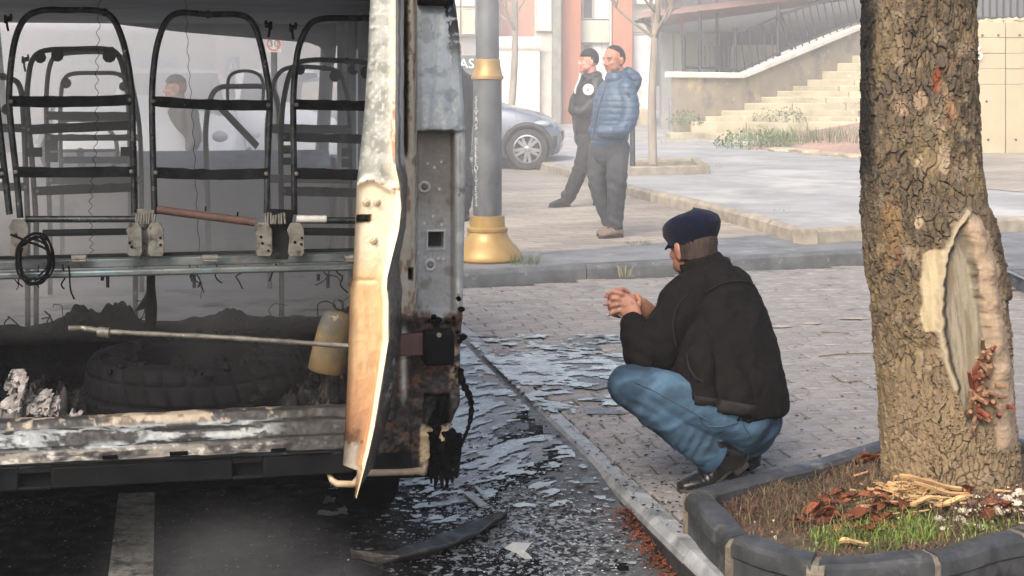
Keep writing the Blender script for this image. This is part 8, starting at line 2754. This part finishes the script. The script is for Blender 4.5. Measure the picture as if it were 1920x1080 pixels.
mb = MB(); mb.lathe([(.058, -.02), (.058, .004), (.05, .007)], pb_, 24, ax_); mb.build('sleeve_patch', m_signwhite, jk_, 40)
mb = MB()
for a_ in range(8):
 d_ = ax_[0] * math.cos(a_ * PI / 4) + ax_[1] * math.sin(a_ * PI / 4); t_ = ax_[2].cross(d_)
 mb.hexa([pb_ + d_ * .004 - t_ * .004 + ax_[2] * .006, pb_ + d_ * .004 + t_ * .004 + ax_[2] * .006, pb_ + d_ * .004 + t_ * .004 + ax_[2] * .010, pb_ + d_ * .004 - t_ * .004 + ax_[2] * .010,
   pb_ + d_ * .026 - t_ * .002 + ax_[2] * .006, pb_ + d_ * .026 + t_ * .002 + ax_[2] * .006, pb_ + d_ * .026 + t_ * .002 + ax_[2] * .010, pb_ + d_ * .026 - t_ * .002 + ax_[2] * .010])
mb.build('patch_star', m_redsteel, jk_, 0)
mb = MB(); mb.tube(smoothpath([Q(1088, 140, -.10), Q(1086, 150, -.14), Q(1080, 164, -.15), Q(1078, 176, -.15)], 4), [.022, .022, .018, .016, .014, .014, .014, .016, .018, .018, .016, .014, .012], 8, flat=.5); mb.build('collar_facing', m_signwhite, jk_, 60)

# someone in dark clothes half hidden between the bus and the lamp post
spec = dict(face=(-.5, .8, 0), front=(-.6, .8, 0), head=(848, 96, 0), neck=(850, 128, 0), feet=(860, 410), z=.1, tone=(190, 140, 118), stubble=(110, 84, 74), lip=(160, 96, 86),
   torso=[(850, 282, 0, .18, .14), (850, 240, 0, .19, .15), (850, 190, 0, .20, .15), (850, 150, 0, .18, .11), (850, 132, 0, .1, .08)],
   hip=(850, 285, 0, .16, .12, 1.0),
   armL=[(824, 150, -.05, .075), (818, 200, -.05, .07), (822, 270, -.03, .06)],
   armR=[(872, 152, .05, .075), (875, 205, .05, .072), (868, 280, .0, .06)],
   legL=[(836, 290, 0, .10), (832, 345, .02, .08), (826, 400, .05, .066)],
   legR=[(860, 290, 0, .10), (871, 345, -.02, .085), (866, 400, .04, .07)],
   hands=('armL', 'armR'), shoes=[(872, 408, .1, 866, 414, -.1), (826, 408, .1, 820, 412, -.1)], m_trouser=m_blackt, m_jacket=m_blackj, m_shoe=m_boot, vox=.008)
r, A, hc_, f_, jk_, Q = stand('person in a dark jacket mostly hidden between the bus corner and the lamp post', 14.2, spec)
mb = MB(); b2 = MB(); b2.ball(hc_ + Vector((0, 0, .025)), (.086, .1, .105), 16, 10); mb.add(b2.v, [q for q in b2.f if all(b2.v[i][2] > hc_.z + .0 for i in q)]); mb.build('hair', m_hairb, r, 60)
# man in a dark cap seen through the windscreen
spec = dict(face=(-.95, -.3, 0), front=(-.8, -.5, 0), head=(330, 166, 0), neck=(336, 196, .02), feet=(338, 420), z=ROADZ, tone=(140, 112, 100), stubble=(140, 106, 92), lip=(160, 96, 86),
   torso=[(338, 320, 0, .19, .15), (338, 280, 0, .205, .16), (338, 240, 0, .21, .155), (338, 214, .01, .185, .12), (337, 200, .02, .1, .08)],
   hip=(338, 330, 0, .16, .12, 1.0),
   armL=[(356, 214, -.12, .08), (362, 260, -.15, .075), (346, 292, -.2, .06)], armR=[(318, 216, .12, .08), (310, 260, .1, .072), (318, 300, 0, .06)],
   legL=[(344, 336, -.05, .1), (344, 385, -.05, .08), (344, 440, 0, .066)], legR=[(330, 336, .06, .1), (330, 385, .06, .08), (330, 440, .08, .066)],
   hands=('armL', 'armR'), shoes=[(346, 448, 0, 330, 450, -.08), (332, 446, .1, 316, 448, .04)], m_trouser=m_blackt, m_jacket=m_blackj, m_shoe=m_boot, vox=.008)
r, A, hc_, f_, jk_, Q = stand('man in a dark cap and coat beyond the windscreen opening', 13.6, spec)
mb = MB(); b2 = MB(); b2.ball(hc_ + Vector((0, 0, .03)), (.105, .095, .105), 18, 12); mb.add(b2.v, [q for q in b2.f if all(b2.v[i][2] > hc_.z + .03 for i in q)])
o = mb.build('cap', m_blackj, r, 60)
# ================================================================== WATER, FOAM, SOOT AND DEBRIS
m_foam = M('foam', C(162, 174, 176), C(122, 132, 135), scale=9, rough=.35, rvar=.15, bump=.5, bscale=60, bdist=.004, layers=[(C(104, 108, 108), 24, .58, .70)])
m_water = M('puddle_water', C(74, 76, 76), C(60, 62, 62), scale=5, rough=.32, rvar=.14, bump=.25, bscale=26, bdist=.004, spec=.8)
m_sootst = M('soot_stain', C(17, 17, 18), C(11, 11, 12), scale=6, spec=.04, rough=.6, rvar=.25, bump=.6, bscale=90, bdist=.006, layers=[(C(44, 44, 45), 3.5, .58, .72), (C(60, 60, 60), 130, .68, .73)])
def region(name, x0, x1, y0, y1, step, z, maskf, mat, label=None, kind='stuff', thick=0.0):
 xs_ = np.arange(x0, x1, step); ys_ = np.arange(y0, y1, step)
 X, Y = np.meshgrid(xs_, ys_)
 m_ = maskf(X, Y)
 fq_ = grid_faces(len(ys_), len(xs_))
 mf = m_.reshape(-1)[fq_].mean(1)
 keep_ = mf > 0
 zt = (roadz(X, Y) + z - ROADZ if z < 0 else z) + thick * np.clip(m_ * 3, 0, 1)
 V_ = np.stack([X, Y, zt], -1).reshape(-1, 3)
 used = np.unique(fq_[keep_]); remap = np.full(len(V_), -1); remap[used] = np.arange(len(used))
 me_ = fast_mesh(name, V_[used], remap[fq_[keep_]])
 o_ = finish(me_, name, mat, None, 60)
 o_['kind'] = kind
 if label: o_['label'] = label
 return o_
def pxy(X, Y, z): return CX + X / Y * F, HY + (H - z) / Y * F
def blob(px, py, spots):
 s_ = np.zeros(px.shape)
 for x, y, w, h in spots:
  s_ = np.maximum(s_, 1 - ((px - x) / w) ** 2 - ((py - y) / h) ** 2)
 return s_
kline = lambda X, Y: (X - KO.x) * NR.x + (Y - KO.y) * NR.y        # >0 is the paving side
# soot on the road round the wreck
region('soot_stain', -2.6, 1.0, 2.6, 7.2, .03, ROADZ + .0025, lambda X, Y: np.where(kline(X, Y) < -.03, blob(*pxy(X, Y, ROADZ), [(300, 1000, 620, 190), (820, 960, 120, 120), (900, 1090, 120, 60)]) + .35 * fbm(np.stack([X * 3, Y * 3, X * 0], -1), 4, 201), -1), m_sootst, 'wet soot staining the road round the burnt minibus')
wat_r = [(880, 720, 120, 56), (905, 790, 80, 60), (870, 840, 50, 40)]
wat_p = [(1040, 695, 160, 34), (950, 700, 90, 40), (1150, 690, 80, 26)]
region('puddle', -.7, .5, 5.4, 8.4, .02, ROADZ + .006, lambda X, Y: np.where(kline(X, Y) < -.02, blob(*pxy(X, Y, ROADZ), wat_r) + .4 * fbm(np.stack([X * 5, Y * 5, X * 0], -1), 4, 202), -1), m_water, None, 'structure')
region('puddle', -.4, 1.2, 6.4, 8.4, .02, .0055, lambda X, Y: np.where(kline(X, Y) > .0, blob(*pxy(X, Y, 0), wat_p) - .1 + .5 * fbm(np.stack([X * 5, Y * 5, X * 0], -1), 4, 203), -1), m_water, None, 'structure')
def foam_mask(spots, z, seed, k):
 def f_(X, Y):
  px, py = pxy(X, Y, z)
  b_ = np.clip(blob(px, py, spots), -1, 1)
  n_ = fbm(np.stack([X * 9, Y * 12, X * 0], -1), 4, seed, .6)
  n2_ = fbm(np.stack([X * 26, Y * 34, X * 0], -1), 3, seed + 3)
  return np.where(b_ > -.1, n_ * .8 - .0 + .24 * b_ + .36 * n2_ + k, -1)
 return f_
fr_ = foam_mask(wat_r + [(900, 760, 110, 110), (960, 880, 60, 30)], ROADZ, 204, -.21)
region('foam', -.7, .4, 5.2, 8.4, .008, ROADZ + .010, lambda X, Y: np.where(kline(X, Y) < -.02, fr_(X, Y), -1), m_foam, 'patches of pale water foam on the road beside the minibus', thick=.001)
fp_ = foam_mask(wat_p, 0, 207, -.11)
region('foam', -.4, 1.2, 6.4, 8.4, .008, .009, lambda X, Y: np.where(kline(X, Y) > .0, fp_(X, Y), -1), m_foam, 'patches of pale water foam across the kerb and paving', thick=.001)

m_bit_dk = M('char_bit', C(30, 29, 28), C(18, 18, 18), scale=30, rough=.8, bump=0)
m_bit_gl = M('glass_crumb', C(196, 202, 204), C(150, 158, 162), scale=30, rough=.2, rvar=.1, bump=0)
m_bit_gr = M('grey_shard', C(132, 136, 138), C(92, 96, 98), scale=30, rough=.35, bump=.2)
def scatter(name, n_, sampler, s0, s1, mat, label, seed, flat=.3, zf=lambda x, y: 0.0):
 g = np.random.default_rng(seed)
 V_, F_ = [], []
 k_ = 0; tries = 0
 while k_ < n_ and tries < n_ * 20:
  tries += 1
  p = sampler(g)
  if p is None: continue
  x, y, z = p
  s_ = s0 * (s1 / s0) ** (g.random() ** 2.2)
  a0 = g.random() * 6.28
  el = .5 + .5 * g.random()
  c_ = []
  for q in range(5):
   a_ = a0 + q * 1.2566 + (g.random() - .5) * .7
   r_ = s_ * (.6 + .5 * g.random())
   dx_, dy_ = math.cos(a_) * r_, math.sin(a_) * r_ * el
   c_.append((x + dx_ * math.cos(a0) - dy_ * math.sin(a0), y + dx_ * math.sin(a0) + dy_ * math.cos(a0), z + (g.random() - .3) * s_ * flat * .5))
  b_ = len(V_)
  V_ += c_ + [(x, y, z + s_ * flat)]
  F_ += [(b_ + q, b_ + (q + 1) % 5, b_ + 5) for q in range(5)]
  k_ += 1
 me_ = fast_mesh(name, np.array(V_), np.array(F_))
 o_ = finish(me_, name, mat, None, 0)
 o_['kind'] = 'stuff'; o_['label'] = label
 return o_
def on_paving(x0, x1, y0, y1):
 def f_(g):
  p = G(g.uniform(x0, x1), y0 + (y1 - y0) * g.random() ** .8, .002)
  if kline(p.x, p.y) < .01 or inpoly(p.x, p.y, PLANT): return None
  return p.x, p.y, .002
 return f_
def on_road(spots):
 def f_(g):
  x, y, w, h = spots[g.integers(len(spots))]
  py_ = y + g.normal() * h
  if py_ < 600: return None
  p = RG(x + g.normal() * w, py_)
  if kline(p.x, p.y) > -.012: return None
  return p.x, p.y, p.z + .004
 return f_
scatter('char_bits', 1500, on_paving(870, 1660, 540, 1000), .003, .014, m_bit_dk, 'black char bits strewn over the paving', 1)
scatter('char_bits', 700, on_paving(900, 1300, 640, 960), .003, .012, m_bit_dk, 'black char bits thick on the paving by the road kerb', 2)
scatter('glass_crumbs', 420, on_paving(1000, 1660, 620, 980), .002, .007, m_bit_gl, 'glittering glass crumbs on the paving', 3, .5)
RS = [(900, 860, 70, 60), (1000, 960, 90, 60), (930, 1020, 110, 40), (1060, 1030, 70, 40), (880, 960, 60, 50)]
scatter('glass_shards', 3600, on_road(RS), .004, .022, m_bit_gr, 'grey glass shards scattered on the road right of the bus', 4, .25)
scatter('glass_crumbs', 1500, on_road(RS + [(940, 800, 60, 50)]), .002, .008, m_bit_gl, 'bright glass crumbs on the road right of the bus', 5, .5)
scatter('char_bits', 2600, on_road(RS + [(760, 1000, 120, 50), (900, 780, 60, 60)]), .004, .02, m_bit_dk, 'black char scattered on the road right of the bus', 6, .4)
scatter('ash_specks', 900, on_road([(150, 990, 180, 60), (450, 1000, 200, 60), (60, 940, 80, 30)]), .002, .007, m_bit_gr, 'pale ash specks on the sooty road under the bumper', 7, .4)
# burnt arch liner, white scrap and lath on the road
def strip(px_, w0, name, label, mat, cat, curl=.03):
 A_ = []
 pts_ = smoothpath([RG(x, y) for x, y in px_], 6)
 for i, p in enumerate(pts_):
  t = (pts_[min(i + 1, len(pts_) - 1)] - pts_[max(i - 1, 0)]).normalized(); s_ = Vector((-t.y, t.x, 0))
  w_ = w0 * (math.sin(PI * (i + .6) / (len(pts_) + .2)) ** .6)
  A_.append([tuple(p + s_ * w_ * q + UP * (.008 + curl * (abs(q) ** 2) * (1 if q < 0 else .4) + .004 * math.sin(i * 1.3 + q * 3))) for q in np.linspace(-1, 1, 9)])
 mb_ = MB(); mb_.grid(np.array(A_)); o_ = mb_.build(name, mat, None, 60)
 so_ = o_.modifiers.new('solid', 'SOLIDIFY'); so_.thickness = .004
 return tag(o_, label, cat)
m_liner = M('melted_plastic', C(48, 47, 46), C(28, 28, 28), scale=9, rough=.55, rvar=.2, bump=.6, bscale=50, layers=[(C(112, 106, 98), 6, .56, .68), (C(150, 148, 142), 30, .66, .72)])
strip([(660, 1052), (740, 1058), (830, 1034), (900, 1000), (948, 975)], .07, 'arch_liner', 'curved strip of half melted wheel arch liner on the road behind the bus corner', m_liner, 'plastic strip', .04)
m_scrap = M('white_scrap', C(190, 190, 186), C(160, 160, 156), scale=9, rough=.6, bump=.3)
for i, (pts_, lb) in enumerate((([(946, 1028), (962, 1018), (996, 1020), (984, 1036), (972, 1040)], 'larger flat white scrap lying on the road'), ([(972, 1042), (986, 1036), (998, 1048), (984, 1048)], 'smaller white scrap touching the larger one on the road'))):
 mb = MB(); mb.prism([RG(x, y, .006 + .006 * (k_ % 2)) for k_, (x, y) in enumerate(pts_)], UP * .003)
 tag(mb.build('flat_scrap', m_scrap, None, 30), lb, 'scrap', 'white scraps on the road')
for i, (a, b, w_, lb) in enumerate((((876, 924), (906, 948), .018, 'grey splintered lath on the road below the bus corner'), ((892, 912), (912, 936), .008, 'thin grey splinter beside the lath on the road'))):
 p0_, p1_ = RG(*a, .012), RG(*b, .012)
 d_ = (p1_ - p0_).normalized(); s_ = Vector((-d_.y, d_.x, 0))
 mb = MB(); mb.box((p0_ + p1_) / 2, ((p1_ - p0_).length, w_ * 2, .008), (d_, s_, UP)); tag(mb.build('charred_lath', m_bit_gr, None, 30, .002), lb, 'lath')
# a few twigs on the paving
for i, (pts_, lb) in enumerate((([(1535, 668), (1570, 664), (1640, 662)], 'thin twig lying straight on the paving left of the trunk'), ([(1540, 622), (1570, 623), (1592, 625)], 'short thin twig on the paving near the pale worn patches'), ([(1560, 704), (1580, 716), (1616, 714)], 'bent twig on the paving beside the trunk'))):
 mb = MB(); mb.tube([G(x, y, .006) for x, y in pts_], .003, 6); tag(mb.build('twig', m_straw, None, 60), lb, 'twig', 'twigs on the paving')
m_pale = M('pale_mortar_patch', C(160, 151, 136), C(138, 130, 118), scale=20, rough=.9, bump=.4)
for i, (x, y, w_) in enumerate(((1462, 612, 24), (1518, 606, 28), (1600, 597, 30))):
 c_ = G(x, y, .0035)
 rs = random.Random(i); n = 14
 mb = MB(); mb.add([c_ + Vector((w_ / F * c_.y * math.cos(2 * PI * k / n) * rs.uniform(.7, 1.1), .045 * math.sin(2 * PI * k / n) * rs.uniform(.6, 1.1), .001)) for k in range(n)], [tuple(range(n))])
 o = mb.build('worn_patch', m_pale, None, 0, kind='structure')
# burnt lumps and tangled wire in the luggage well
rs = random.Random(33)
mb = MB()
for i in range(230):
 if i < 90: p = VW(rs.uniform(-1.75, -.2), rs.uniform(.16, .95), .325 + abs(rs.gauss(0, .02)))
 elif i < 170:
  a_ = rs.uniform(0, 6.3); q = rs.uniform(.20, .37); p = Vector((tc.x + q * math.cos(a_), tc.y + q * math.sin(a_), .555 + rs.uniform(-.01, .015)))
 else: p = VW(rs.uniform(-.62, -.2), rs.uniform(.2, .7), .40 + abs(rs.gauss(0, .05)))
 mb.rock(p, rs.uniform(.006, .024), i, rs.uniform(.5, 1.2), 6, 4)
o = mb.build('char_lumps', m_soot, None, 25, kind='stuff'); o['label'] = 'burnt black lumps strewn over the luggage well and the tyre'
mb = MB()
for i in range(40):
 u0_, v0_ = rs.uniform(-1.8, -.2), rs.choice((.3, .95, .95, 1.0))
 p = VW(u0_, v0_, .57 if v0_ > .9 else .36)
 w_ = [p]
 d_ = Vector((rs.gauss(0, 1), rs.gauss(0, .5), rs.uniform(.1, 1))).normalized()
 for k_ in range(6):
  d_ = (d_ + Vector((rs.gauss(0, .6), rs.gauss(0, .5), rs.gauss(-.25, .4)))).normalized()
  w_.append(w_[-1] + d_ * rs.uniform(.012, .04))
 mb.tube(smoothpath(w_, 3), rs.uniform(.0012, .003), 5)
for i in range(14):
 x_ = rs.uniform(20, 640); w_ = [VQ(x_, 498 + rs.uniform(-4, 4), .5)]
 for k_ in range(4): w_.append(w_[-1] + Vector((rs.gauss(0, .012), rs.gauss(0, .01), -rs.uniform(.008, .03))))
 mb.tube(smoothpath(w_, 3), rs.uniform(.0015, .003), 5)
o = mb.build('burnt_wires', m_soot, None, 60, kind='stuff'); o['label'] = 'tangle of thin burnt wires along the step and the bench rail'
# wisps of smoke under the wreck and drifting past the lamp post
def wbox(x0, x1, y0, y1, z0, z1):
 return [Vector(q) for q in ((x0, y0, z0), (x1, y0, z0), (x1, y1, z0), (x0, y1, z0), (x0, y0, z1), (x1, y0, z1), (x1, y1, z1), (x0, y1, z1))]
volume_box('smoke', wbox(-1.15, -.15, 3.2, 4.25, ROADZ + .01, .35), .6, (.85, .86, .88, 1), 'low smoke curling out from under the bumper', 2.2, .42, .75)
volume_box('smoke', wbox(-11.0, -1.0, 10.6, 22.0, ROADZ + .01, 6.0), .42, (.99, .99, .99, 1), 'white smoke hanging over the road ahead of the bus', .5, .25, .55)
volume_box('smoke', wbox(-6.0, 16.0, 9.2, 39.0, .0, 9.0), .0058, (.97, .975, .98, 1), 'thin grey smoke spread over the street behind the bus')
volume_box('smoke', wbox(-1.0, 1.3, 7.4, 10.2, .02, 3.4), .20, (.9, .91, .92, 1), 'smoke drifting past the lamp post', .8, .36, .7)
volume_box('smoke', wbox(-1.75, -.25, 3.9, 5.2, .40, 1.0), .09, (.85, .86, .88, 1), 'smoke rising from the luggage well', 1.6, .40, .7)
# ------------------------------------------------------------------ the smoky air over the whole place
def _haze():
 mb_ = MB()
 mb_.box((0, 45, 8), (150, 160, 18.6))
 m = bpy.data.materials.new('haze'); m.use_nodes = True
 N, L = m.node_tree.nodes, m.node_tree.links
 for nd in list(N):
  if nd.type == 'BSDF_PRINCIPLED':
   N.remove(nd)
 out = [nd for nd in N if nd.type == 'OUTPUT_MATERIAL'][0]
 pvn = N.new('ShaderNodeVolumePrincipled')
 pvn.inputs['Color'].default_value = (.98, .985, .99, 1)
 pvn.inputs['Density'].default_value = HAZE
 pvn.inputs['Anisotropy'].default_value = 0.0
 L.new(pvn.outputs[0], out.inputs['Volume'])
 o = mb_.build('haze', m, None, 0)
 o['kind'] = 'stuff'; o['label'] = 'thin grey smoke haze hanging over the street'
 return o
HAZE = 0.0016
_haze()
